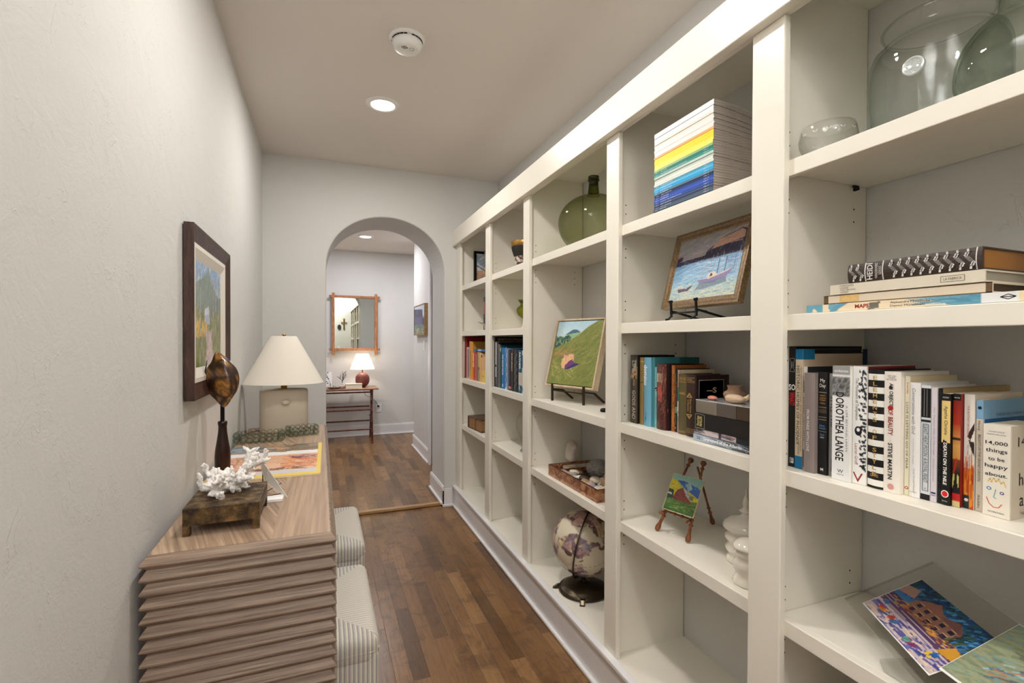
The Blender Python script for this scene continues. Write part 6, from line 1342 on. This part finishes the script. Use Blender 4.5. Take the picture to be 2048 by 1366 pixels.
SL = [(1.118, 2.125, .034, .55, 1.5, .25, 'pink', 'long flat pinkish shell lying at the handle end of the tray'), (1.16, 2.02, .021, .8, 1.5, .4, 'dark', 'dark pitted shell piece next to the pinkish one'), (1.165, 2.12, .020, 1, 1.3, .5, 'cream', 'creamy knobbed shell in front of the handle slot'),
      (1.135, 1.965, .018, 1, 1.3, .5, 'tan', 'small tan shell by the front edge of the tray'), (1.190, 1.962, .022, 1, 1.3, .5, 'cream', 'knuckled cream shell piece before the grey coral'), (1.128, 1.91, .019, 1.1, 1.2, .55, 'pink', 'rounded pinkish-grey clam shell at the tray edge'),
      (1.215, 1.915, .024, 1, 1.4, .4, 'white', 'chalky white flat shell beside the grey coral'), (1.125, 1.858, .028, .7, 1.4, .35, 'blue-grey', 'smooth blue-grey oval shell near the front edge'), (1.205, 1.862, .033, 1, .9, .85, 'tan', 'big domed tan snail shell by the post'),
      (1.115, 1.802, .024, 1, 1.2, .6, 'cream', 'cream scallop half near the tray corner'), (1.165, 1.800, .022, 1.1, 1, .8, 'white', 'bright white frilled shell near the tray corner'), (1.255, 1.82, .030, 1.2, 1, .6, 'cream', 'cream spiked shell against the tray end'),
      (1.100, 2.06, .016, .7, 1.6, .4, 'white', 'thin white shell sliver along the front side'), (1.30, 1.92, .03, 1, 1.3, .5, 'dark', 'dark brown shell at the back of the tray'), (1.315, 2.15, .026, 1, 1.2, .5, 'grey', 'grey shell behind the lumpy coral')]
for s_ in SL: shellobj(*s_)
rs_ = random.Random(21)
protos = []
for (sx_1, sy_1, sz_1, colr, am) in ((1, 1.35, .5, 'cream', .3), (.8, 1.5, .45, 'pink', .25), (1, 1.1, .7, 'grey', .4), (.9, 1.3, .5, 'white', .3), (1, 1.3, .55, 'tan', .35)):
    b = MB(); b.sphere((0, 0, 0), .018, mat('shell_' + colr, SHC[colr], .45), 18, 10, sx_1, sy_1, sz_1, spiky(am, 3.0, len(protos) * 3.3)); protos.append(b)
LBL = 'small mixed shell or pebble in the layer filling the burl tray'
first = []
for k in range(34):
    x = tx0 + .028 + (tx1 - tx0 - .056) * rs_.random(); y = ty0 + .03 + (.33 if k % 3 else .40) * rs_.random()
    if len(first) < 5: o = protos[k].build('pebble_shell'); first.append(o)
    else: o = first[k % 5].copy(); COL.objects.link(o)
    o.location = (x, y, zs + .013 + .006 * (k % 2)); o.rotation_euler = (0, 0, rs_.uniform(0, 6.2)); tag(o, LBL, 'seashell', 'small shells filling the burl tray')
cb_ = MB(Matrix.Translation((1.262, 2.322, z + .076)) @ Matrix.Rotation(math.radians(-25), 4, 'Z')); cb_.sphere((0, 0, 0), .062, mat('brain_coral', rgb(232, 220, 206), .85, bump=(300, 1.0, .004)), 96, 60, .62, 1.0, 1.0, lambda d: (1 + .035 * math.sin(42 * mnoise.noise(Vector((d[0] * 2.1, d[1] * 2.1, d[2] * 2.1)))) + .10 * mnoise.noise(Vector((d[0] * 1.3 + 4, d[1] * 1.3, d[2] * 1.3)))) * (1 if d[2] > -.5 else .9))
t = thing('fan_coral', (1.262, 2.322, z), 'upright rounded white coral behind the burl tray', 'coral'); part('coral_head', cb_, t); part('peg_foot', MB().tube([(1.262, 2.322, z), (1.262, 2.322, z + .03)], [.022, .014], mat('brain_coral', (0, 0, 0)), 14), t)

z = BOT + .0006; gx, gy = 1.198, 2.075; gz = .3855; GR = .158
t = thing('desk_globe', (gx, gy, z), 'antique-style desk globe on a round dark bronze foot in the bottom compartment', 'globe')
tilt = Matrix.Rotation(math.radians(23), 3, Vector((.70, -.72, 0))) 
def gcol(d):
    dd = tilt.inverted() @ Vector(d); n = mnoise.fractal(Vector((dd.x * 1.6 + 7.3, dd.y * 1.6, dd.z * 1.6)), 1.0, 2.0, 5) ; c = mnoise.noise(Vector((dd.x * 3 + 2, dd.y * 3, dd.z * 3)))
    lat = math.asin(max(-1, min(1, dd.z))); lon = math.atan2(dd.y, dd.x)
    sea = rgb(214, 204, 180); out = sea
    if n > .02:
        pal = [rgb(170, 140, 136), rgb(128, 104, 112), rgb(196, 160, 150), rgb(206, 186, 150), rgb(112, 84, 84), rgb(150, 140, 150)]
        k = int((mnoise.cell(Vector((dd.x * 4.5 + c, dd.y * 4.5, dd.z * 4.5 + c))) * .5 + .5) * 17) % 6; out = pal[k]
        f_ = mnoise.noise(Vector((dd.x * 16, dd.y * 16, dd.z * 16))); out = tuple(q * (1 + .5 * f_) for q in out)
        if n < .045: out = rgb(96, 78, 70)
    elif n > -.02: out = rgb(196, 184, 156)
    g = min(abs((math.degrees(lat) / 15) % 1 - .5), abs((math.degrees(lon) / 15) % 1 - .5))
    if g > .485 and n <= .02: out = tuple(q * .88 for q in out)
    if abs(lat) < .008 and int(lon * 40) % 2: out = rgb(90, 70, 60)
    return tuple(min(1, max(0, q)) for q in out)
part('sphere', MB().sphere((gx, gy, gz), GR, vcol('globe_paper', .3, 0, coat=.3), 220, 130, colf=gcol), t)
M_AB = mat('antique_bronze', rgb(70, 60, 46), .35, metal=.85, bump=(80, .3, .002))
ad = Vector((-.72, -.70, 0)).normalized(); pts = []
for i in range(41):
    a = math.radians(-98 + 196 * i / 40); q = Vector((ad.x * math.cos(a), ad.y * math.cos(a), math.sin(a))); q = Matrix.Rotation(math.radians(-10), 3, ad) @ q; pts.append(Vector((gx, gy, gz)) + q * (GR + .009))
b = MB(); 
for i in range(40): b.bar(pts[i], pts[i + 1], .012, .0045, M_AB, tuple((pts[i] - Vector((gx, gy, gz))).cross(pts[i + 1] - pts[i])))
b.tube([pts[0], Vector((gx, gy, gz)) + (pts[0] - Vector((gx, gy, gz))).normalized() * (GR - .002)], .005, M_AB, 10).tube([pts[-1], Vector((gx, gy, gz)) + (pts[-1] - Vector((gx, gy, gz))).normalized() * (GR - .002)], .005, M_AB, 10)
part('meridian_arm', b, t)
bxg, byg = gx - .022, gy - .03
b = MB().lathe([(0, .004), (.118, .004), (.122, .008), (.120, .014), (.108, .018), (.100, .026), (.075, .036), (.045, .042), (.018, .045), (.012, .052), (.010, .058), (0, .058)], (bxg, byg, z), M_AB, 64)
for k in range(72):
    a = 2 * math.pi * k / 72; b.sphere((bxg + .115 * math.cos(a), byg + .115 * math.sin(a), z + .0165), .0022, M_AB, 6, 4)
part('foot_disc', b, t)
b = MB().tube([(bxg, byg, z + .05), (bxg - .004, byg - .004, z + .060), tuple(pts[0])], [.009, .008, .006], M_AB, 12); part('stem', b, t)
for k in range(4):
    a = math.radians(-122 + 90 * k); M_ = Matrix.Translation((bxg, byg, z)) @ Matrix.Rotation(a, 4, 'Z')
    b = MB(M_).prism([(.100, .018), (.125, .016), (.145, .002), (.150, .0), (.132, .0), (.118, .006), (.100, .008)], -.012, .012, M_AB, 'y'); b.prism([(.128, .0165), (.144, .0045), (.146, .0050), (.130, .0175)], -.006, .006, mat('worn_bronze', rgb(150, 136, 108), .35, metal=.8), 'y')
    part('claw_foot', b, t)

# ---- second bay from the arch
z = SH[2][0] + .0006; cx_, cy_ = 1.193, 2.852
t = thing('ribbed_cup', (cx_, cy_, z), 'goblet-like cup with gold rim, black ribs and marbled lower half', 'cup')
part('lower_bowl', MB().lathe([(0, 0), (.058, 0), (.060, .003), (.060, .088), (.062, .092)], (cx_, cy_, z), mat('brown_marble', rgb(150, 126, 116), .3, bump=(60, .2, .001)), 48), t)
M_MB = MATS['brown_marble']; t_ = NT(M_MB); tc = t_.new('ShaderNodeTexCoord'); v1 = t_.new('ShaderNodeTexNoise', _Scale=55.0, _Detail=3.0); t_.l(tc.outputs['Object'], v1.inputs['Vector']); t_.l(t_.ramp(v1.outputs['Fac'], [(.42, rgb(60, 48, 46)), (.5, rgb(176, 150, 138)), (.6, rgb(214, 200, 190))]), t_.b.inputs['Base Color'])
part('ribbed_band', MB().lathe([(.062, .092), (.066, .105), (.076, .135), (.079, .155)], (cx_, cy_, z), mat('black_rib', rgb(52, 48, 44), .35, metal=.4), 96, flute=1, famp=.022), t)
part('gold_rim', MB().lathe([(.079, .155), (.0815, .158), (.084, .185), (.0835, .187), (.081, .185), (.077, .158), (.06, .10), (0, .1)], (cx_, cy_, z), M_BRASS, 48), t)
z = SH[2][1] + .0006; cx_, cy_ = 1.160, 2.742
M_OL = thin_glass('olive_glass', (.72, .76, .18), (.30, .34, .02))
t = thing('olive_vase', (cx_, cy_, z), 'olive-green glass vase with a frilled rim on a pale round foot', 'vase')
part('bowl', MB().lathe([(.012, .060), (.024, .066), (.045, .082), (.056, .104), (.057, .120), (.048, .134), (.036, .142), (.031, .148), (.034, .158), (.050, .178), (.047, .178), (.03, .160)], (cx_, cy_, z), M_OL, 24, flute=1, famp=.015), t)
part('foot', MB().lathe([(0, .0), (.040, 0), (.041, .003), (.030, .007), (.022, .02), (.018, .045), (.013, .060)], (cx_, cy_, z), mat('pale_celadon', rgb(206, 200, 166), .3), 36), t)
z = SH[2][3] + .0006; cx_, cy_ = 1.175, 2.735
t = thing('glass_cloche', (cx_, cy_, z), 'clear glass hurricane vessel with a round bulb narrowing to its foot', 'vessel')
part('body', MB().lathe([(.044, 0), (.046, .004), (.043, .010), (.040, .028), (.041, .055), (.050, .085), (.064, .115), (.073, .150), (.073, .180), (.066, .208), (.050, .232), (.028, .246), (0, .250)], (cx_, cy_, z), M_CR, 56), t)
part('base_ring', MB().lathe([(.0475, .0), (.048, .004), (.045, .007), (.042, .004), (.042, .0)], (cx_, cy_, z), thin_glass('thick_clear_glass', (.8, .8, .78), (.45, .46, .44)), 56), t)

# ---- bay next to the arch
z = SH[1][3] + .0006
t = thing('antique_book', (1.16, 3.50, z), 'thick old brown leather book with a clasp strap lying alone on a low shelf', 'book')
M_OLB = mat('old_brown_leather', rgb(70, 42, 28), .35, coat=.3, bump=(60, .4, .002)); M_TAN = mat('aged_page_block', rgb(150, 110, 66), .6)
Mb = Matrix.Translation((1.075, 3.372, z)) @ Matrix.Rotation(math.radians(5), 4, 'Z')
part('cover', MB(Mb).box(0, .19, 0, .262, 0, .008, M_OLB).box(0, .19, 0, .262, .086, .094, M_OLB).prism([(.005, .25), (.0, .268), (.0, .262), (.19, .262), (.19, .268), (.0, .268)][0:0] or [(0, .255), (.19, .255), (.19, .272), (0, .272)], 0, .094, M_OLB, 'z'), t, bevel=.004)
part('page_block', MB(Mb).box(.006, .185, .006, .254, .008, .086, M_TAN), t)
part('strap', MB(Mb).box(-.002, .192, .115, .128, .0945, .0955, M_TAN).box(-.003, -.0005, .115, .128, .0, .0955, M_TAN), t)
z = SH[1][0] + .0006
C = cv(40, 56, (180, 190, 200)); band(C, .45, 1.01, (196, 200, 204), (150, 176, 206)); dab(C, 40, (0, .5, 1, 1), [(120, 156, 200), (220, 226, 232), (150, 170, 190)], .2, .06, 20, 1, .7); band(C, 0, .45, (170, 130, 110), (186, 150, 128)); dab(C, 30, (0, 0, 1, .45), [(150, 110, 90), (190, 160, 120), (110, 120, 60), (220, 200, 120)], .1, .05, 60, 2, .7); stroke(C, (.05, .6), (.5, .42), .04, (30, 26, 26))
t = thing('framed_picture', (1.24, 3.79, z), 'black-framed small picture standing behind an antler by the arch', 'picture')
b = MB(); x0, x1, z0, z1, yy, fw = 1.142, 1.352, z, z + .285, 3.775, .020
b.box(x0, x0 + fw, yy, yy + .02, z0, z1, M_BLK).box(x1 - fw, x1, yy, yy + .02, z0, z1, M_BLK).box(x0 + fw, x1 - fw, yy, yy + .02, z0, z0 + fw, M_BLK).box(x0 + fw, x1 - fw, yy, yy + .02, z1 - fw, z1, M_BLK)
part('frame', b, t); part('print', MB().canvas(C, (x0 + fw, yy + .008, z0 + fw), (x1 - x0 - 2 * fw, 0, 0), (0, 0, z1 - z0 - 2 * fw), vcol('glossy_print')), t); part('backing', MB().box(x0 + .002, x1 - .002, yy + .012, yy + .019, z0 + .002, z1 - .002, M_DARK), t)
M_ANT = mat('antler_horn', rgb(140, 126, 108), .6, bump=(120, .4, .001))
tag(MB().tube([(1.235, 3.44, z + .011), (1.215, 3.46, z + .07), (1.185, 3.50, z + .13), (1.160, 3.52, z + .18), (1.150, 3.52, z + .225), (1.150, 3.515, z + .25)], [.010, .010, .009, .008, .006, .0015], M_ANT, 12).tube([(1.235, 3.44, z + .011), (1.23, 3.40, z + .05), (1.24, 3.36, z + .12)], [.010, .008, .002], M_ANT, 12).build('antler'), 'curved grey antler standing in front of the black-framed picture', 'antler')
z = SH[1][1] + .0006
tag(MB().tube([(1.055, 3.385, z + .062), (1.065, 3.355, z + .052), (1.072, 3.32, z + .05), (1.072, 3.28, z + .035), (1.066, 3.25, z + .006), (1.072, 3.21, z + .005)], [.0015, .004, .006, .007, .008, .006], M_ANT, 10).build('twig'), 'short forked twig propped against the slate-grey books', 'twig')

# ================================================================== BEYOND THE ARCH
M_BAM = wood('dark_bamboo', rgb(58, 26, 18), rgb(112, 58, 40), (40, 40, 10), .3, .5)
M_BTOP = wood('bamboo_table_top', rgb(112, 70, 50), rgb(170, 120, 90), (4, 50, 50), .3, .5)
z0, zt = FL2, .742
t = thing('bamboo_table', (.07, 6.82, z0), 'slim dark bamboo side table under the mirror', 'table')
part('table_top', MB().box(-.56, .685, 6.60, 7.06, zt - .016, zt, M_BTOP), t, bevel=.004)
def bamboo(b, a, c, r, n=5):
    a, c = Vector(a), Vector(c); pts = []; rd = []
    for i in range(n):
        for (s_, k) in ((0, 1.14), (.02, 1.25), (.05, 1.0), (.5, .94), (.95, 1.0), (.98, 1.2)):
            pts.append(a.lerp(c, (i + s_) / n)); rd.append(r * k)
    pts.append(c); rd.append(r); return b.tube(pts, rd, M_BAM, 10)
for (xa, xb, y0_, y1_) in ((.592, .604, 6.64, 6.60), (.640, .612, 6.99, 7.02), (-.47, -.48, 6.64, 6.60), (-.50, -.49, 6.99, 7.02)):
    part('leg', bamboo(MB(), (xa, y0_, zt - .016), (xb, y1_, z0), .0145), t)
for (za, ya) in ((.462, 6.63), (.205, 6.62), (.462, 7.0), (.262, 7.0)): part('rail', bamboo(MB(), (-.48, ya, za), (.602, ya, za), .010, 7), t)
for ya in (6.64, 6.99): part('apron_rail', bamboo(MB(), (-.5, ya, zt - .05), (.60, ya, zt - .05), .010, 7), t)
for xa in (-.48, .605): part('end_rail', bamboo(MB(), (xa, 6.64, zt - .05), (xa, 6.99, zt - .05), .009, 3), t); part('end_rail', bamboo(MB(), (xa, 6.63, .335), (xa, 7.0, .335), .009, 3), t)
lx, ly = .497, 6.86
M_TERR = mat('oxblood_glaze', rgb(122, 62, 54), .35)
t = thing('terracotta_lamp', (lx, ly, zt), 'lit lamp with white pleated shade and round brick-red base', 'lamp')
part('base', MB().lathe([(0, 0), (.036, 0), (.040, .005), (.064, .022), (.086, .055), (.0935, .095), (.090, .135), (.072, .170), (.046, .190), (.022, .197), (.012, .200), (0, .2)], (lx, ly, zt + .0006), M_TERR, 48), t)
part('stem', MB().lathe([(.008, .198), (.008, .26), (.014, .262), (.014, .30), (0, .30)], (lx, ly, zt), M_BRASS, 16), t)
M_PLS = bpy.data.materials.new('pleated_shade'); M_PLS.use_nodes = True; nt = M_PLS.node_tree; nt.nodes.clear(); o_ = nt.nodes.new('ShaderNodeOutputMaterial'); d1 = nt.nodes.new('ShaderNodeBsdfDiffuse'); d2 = nt.nodes.new('ShaderNodeBsdfTranslucent'); mx = nt.nodes.new('ShaderNodeMixShader')
d1.inputs[0].default_value = (.85, .82, .76, 1); d2.inputs[0].default_value = (.9, .85, .76, 1); mx.inputs[0].default_value = .55; nt.links.new(d1.outputs[0], mx.inputs[1]); nt.links.new(d2.outputs[0], mx.inputs[2]); nt.links.new(mx.outputs[0], o_.inputs[0])
part('lamp_shade', MB().lathe([(.158, .243), (.077, .452)], (lx, ly, zt), M_PLS, 112, flute=1, famp=.018, smooth=False), t)
b = MB()
for k in range(4): a = k * math.pi / 2; b.tube([(lx, ly, zt + .445), (lx + .076 * math.cos(a), ly + .076 * math.sin(a), zt + .445)], .0014, M_BRASS, 6)
b.tube([(lx, ly, zt + .30), (lx, ly, zt + .45)], .003, M_BRASS, 8); part('harp', b, t)
part('bulb', MB().sphere((lx, ly, zt + .33), .028, mat('lit_bulb', (1, 1, 1), .5, emit=(1, .85, .66), estr=14), 20, 14), t)
pl_ = bpy.data.lights.new('table_bulb', 'POINT'); pl_.energy = 5.5; pl_.color = (1, .88, .72); pl_.shadow_soft_size = .03; po = bpy.data.objects.new('table_bulb', pl_); COL.objects.link(po); po.location = (lx, ly, zt + .375)
part('power_cord', MB().tube([(lx, ly + .03, zt + .004), (lx + .01, 7.07, zt + .003), (lx + .02, 7.085, zt - .04), (lx + .06, 7.09, .60), (lx + .13, 7.12, .57), (.70, 7.14, .50), (.735, 7.152, .44)], .0028, M_DARK, 6), t)
b = MB(); 
t = thing('pale_book', (.376, 6.73, zt), 'thick pale book lying in front of the red lamp', 'book')
part('cover', MB().box(.270, .482, 6.66, 6.81, zt + .0006, zt + .004, bm((222, 208, 190))).box(.270, .482, 6.66, 6.81, zt + .056, zt + .060, bm((222, 208, 190))).box(.270, .482, 6.806, 6.81, zt + .004, zt + .056, bm((222, 208, 190))), t)
part('page_block', MB().box(.274, .478, 6.664, 6.806, zt + .004, zt + .056, M_PG), t)
t = thing('stone_dish', (.13, 6.72, zt), 'shallow mottled dish on the bamboo table left of the coral sprig', 'dish')
M_MOT = mat('mottled_stone', rgb(150, 144, 136), .5); t_ = NT(M_MOT); tc = t_.new('ShaderNodeTexCoord'); v1 = t_.new('ShaderNodeTexNoise', _Scale=60.0, _Detail=3.0); t_.l(tc.outputs['Object'], v1.inputs['Vector']); t_.l(t_.ramp(v1.outputs['Fac'], [(.42, rgb(80, 72, 66)), (.52, rgb(180, 174, 166)), (.6, rgb(226, 222, 214))]), t_.b.inputs['Base Color'])
part('bowl', MB().lathe([(0, .0), (.05, .0), (.075, .010), (.094, .026), (.097, .030), (.092, .029), (.07, .014), (0, .006)], (.132, 6.73, zt + .0006), M_MOT, 40), t)
t = thing('coral_sprig', (.235, 6.70, zt), 'dark twiggy coral fan on a pale rocky foot beside the pale book', 'ornament')
r = random.Random(8); b = MB()
def twig(p, d, r_, n, dep):
    p, d = Vector(p), Vector(d).normalized(); pts = [p]; rs = [r_]
    for i in range(n):
        d = (d + Vector((r.uniform(-.5, .5), r.uniform(-.25, .25), r.uniform(-.1, .4)))).normalized(); p = p + d * .017; pts.append(p); rs.append(r_ * (1 - .12 * (i + 1)))
        if dep < 3: twig(p, (d.x + r.uniform(-1.1, 1.1), d.y + r.uniform(-.3, .3), d.z), r_ * .72, max(2, n - 1), dep + 1)
    b.tube(pts, rs, mat('charcoal_coral', rgb(84, 78, 76), .8), 6)
twig((.235, 6.70, zt + .068), (.25, 0, 1), .0055, 4, 0); part('branches', b, t)
part('rock_foot', MB().sphere((.238, 6.70, zt + .028), .034, mat('pale_rock', rgb(206, 190, 178), .8, bump=(70, .8, .004)), 28, 18, 1.1, .8, .8, spiky(.5, 3.2, 2)).sphere((.236, 6.70, zt + .058), .017, mat('pale_rock', (0, 0, 0)), 16, 10, 1, .9, 1, spiky(.4, 4, 5)), t)
t = thing('leaf_print', (.06, 6.80, zt), 'white card with black leaf sprigs behind the mottled dish', 'card')
b = MB().box(-.04, .108, 6.86, 6.864, zt + .0006, zt + .215, M_WHT)
for k in range(9): x = .015 + .055 * ((k * 5) % 7) / 7; zz = zt + .04 + k * .02; b.add([(x - .012, 6.8595, zz), (x, 6.8595, zz - .005), (x + .014, 6.8595, zz + .006), (x, 6.8595, zz + .012)], [(0, 1, 2, 3)], M_DARK)
part('card', b, t)
part('sprig', MB().tube([(.085, 6.85, zt + .06), (.05, 6.82, zt + .16), (.02, 6.80, zt + .24), (.0, 6.79, zt + .27)], [.002, .002, .0015, .001], M_DARK, 6).tube([(.085, 6.85, zt + .002), (.088, 6.85, zt + .06)], .004, M_DARK, 6), t)
# rustic mirror, its old silvered glass gently wavy
M_RUS = wood('orange_rustic_wood', rgb(128, 74, 40), rgb(190, 128, 80), (60, 60, 12), .4, .4)
M_MIR = mat('mirror_silver', (.80, .84, .78), .012, metal=1.0)
t = thing('wall_mirror', (.415, YF, 1.6), 'rectangular mirror in a crossed-corner rustic wood frame above the bamboo table', 'mirror')
ye = 7.135
xs = np.linspace(.128, .700, 60); ext = np.interp(xs, [.128, .34, .54, .62, .70], [.030, .040, .092, .055, .02]); yv = np.zeros(60)
for i in range(1, 60): yv[i] = yv[i - 1] - math.tan((ext[i] + ext[i - 1]) / 4) * (xs[i] - xs[i - 1]) * -1
yv = yv - yv.min(); v_ = []
for i in range(60): v_ += [(xs[i], 7.122 + yv[i], 1.245), (xs[i], 7.122 + yv[i], 1.985)]
b = MB().add(v_, [(2 * i, 2 * i + 2, 2 * i + 3, 2 * i + 1) for i in range(59)], M_MIR, True)
part('mirror_glass', b, t); part('backing_board', MB().box(.13, .70, 7.155, 7.169, 1.25, 1.98, M_DARK), t)
for x in (.130, .698): part('frame_side', MB().box(x - .017, x + .017, 7.094, 7.13, 1.170, 2.032, M_RUS), t, bevel=.003)
for zz in (1.250, 1.983): part('frame_rail', MB().box(.075, .752, 7.100, 7.126, zz - .016, zz + .016, M_RUS), t, bevel=.003)
# outlet and switch plates
def plate(name, label, cat, x, y, z, ax, w_=.072, h=.116, sock=True):
    t = thing(name, (x, y, z), label, cat, None)
    def bx(u0, u1, z0_, z1_, d0, d1, m):
        if ax == 'y': return MB().box(x + u0, x + u1, y - d1, y - d0, z + z0_, z + z1_, m)
        if ax == 'Y': return MB().box(x + u0, x + u1, y + d0, y + d1, z + z0_, z + z1_, m)
        return MB().box(x - d1, x - d0, y + u0, y + u1, z + z0_, z + z1_, m)
    part('cover_plate', bx(-w_ / 2, w_ / 2, -h / 2, h / 2, 0.0005, .006, M_WP), t, bevel=.0015)
    if sock:
        for dz in (-.022, .022): part('socket', bx(-.016, .016, dz - .014, dz + .014, .006, .0075, M_WP), t)
        part('slots', bx(-.008, -.005, .018, .028, .0075, .0079, M_DARK), t)
    else: part('rocker', bx(-.016, .016, -.032, .032, .006, .009, M_WP), t)
    return t
plate('wall_outlet', 'white power outlet on the far wall below the lamp cord', 'outlet', .741, YF, .405, 'y')
tag(MB().box(.722, .752, 7.145, 7.1625, .422, .445, M_DARK).build('plug_adapter'), 'dark plug pushed into the far wall outlet', 'plug')
plate('light_switch', 'white light switch on the side wall below the barn-like grey painting', 'light switch', 1.09, 5.57, 1.325, 'x', sock=False)
plate('light_switch', 'white light switch on the wall behind the camera, seen in the mirror', 'light switch', .72, YB, 1.16, 'Y', sock=False)
# small painting beyond the arch
C = cv(60, 50, (150, 160, 186)); band(C, .62, 1.01, (206, 212, 220), (186, 198, 216)); poly(C, [(0, .30), (0, .92), (.82, .84), (.84, .34)], (92, 92, 124)); poly(C, [(.0, .62), (.0, .90), (.80, .82), (.80, .58)], (70, 70, 96)); dab(C, 50, (0, .3, .8, .8), [(110, 108, 140), (70, 68, 96), (130, 120, 150)], .04, .03, 90, 1, .6); poly(C, [(.82, .30), (.84, .56), (1, .54), (1, .30)], (60, 56, 80)); poly(C, [(0, .0), (1, 0), (1, .32), (0, .34)], (110, 130, 116)); dab(C, 40, (0, .05, 1, .32), [(196, 170, 110), (90, 120, 110), (210, 190, 130), (70, 100, 96)], .14, .03, -10, 2, .7)
t = thing('grey_barn_painting', (1.07, 5.70, 1.615), 'small painting of a slate-grey barn in a pale wood box frame beyond the arch', 'painting')
y0, y1, z0_, z1_ = 5.375, 6.038, 1.437, 1.795
M_BXF = wood('honey_box_frame', rgb(150, 116, 76), rgb(186, 150, 106), (30, 30, 30), .5, .4)
b = MB().box(1.048, 1.089, y0, y0 + .009, z0_, z1_, M_BXF).box(1.048, 1.089, y1 - .009, y1, z0_, z1_, M_BXF).box(1.048, 1.089, y0 + .009, y1 - .009, z0_, z0_ + .009, M_BXF).box(1.048, 1.089, y0 + .009, y1 - .009, z1_ - .009, z1_, M_BXF); part('frame', b, t)
b = MB().canvas(C, (1.052, y1 - .012, z0_ + .012), (0, -(y1 - y0 - .024), 0), (0, 0, z1_ - z0_ - .024), vcol('oil_paint')); b.box(1.0525, 1.085, y0 + .012, y1 - .012, z0_ + .012, z1_ - .012, bm((60, 60, 80))); part('canvas', b, t)
# cross and dark medallion on the wall behind the camera (they show in the mirror)
M_CRS = wood('carved_cross_wood', rgb(96, 64, 30), rgb(176, 136, 76), (40, 40, 40), .5, .5)
t = thing('wall_cross', (.90, YB, 1.87), 'carved wooden cross on the wall behind the camera', 'cross')
part('cross_body', MB().box(.875, .925, YB + .001, YB + .02, 1.69, 2.05, M_CRS).box(.80, .875, YB + .001, YB + .02, 1.88, 1.94, M_CRS).box(.925, 1.0, YB + .001, YB + .02, 1.88, 1.94, M_CRS), t, bevel=.006)
part('inlay', MB().box(.888, .912, YB + .02, YB + .024, 1.72, 2.02, mat('dark_inlay', rgb(40, 26, 16), .5)), t)
tag(MB().prism([(.74 + .065 * math.cos(a * .3927), 1.775 + .085 * math.sin(a * .3927)) for a in range(16)], YB + .001, YB + .018, M_DARK, 'y').build('wall_medallion'), 'dark round plaque hung beside the wooden cross', 'plaque')
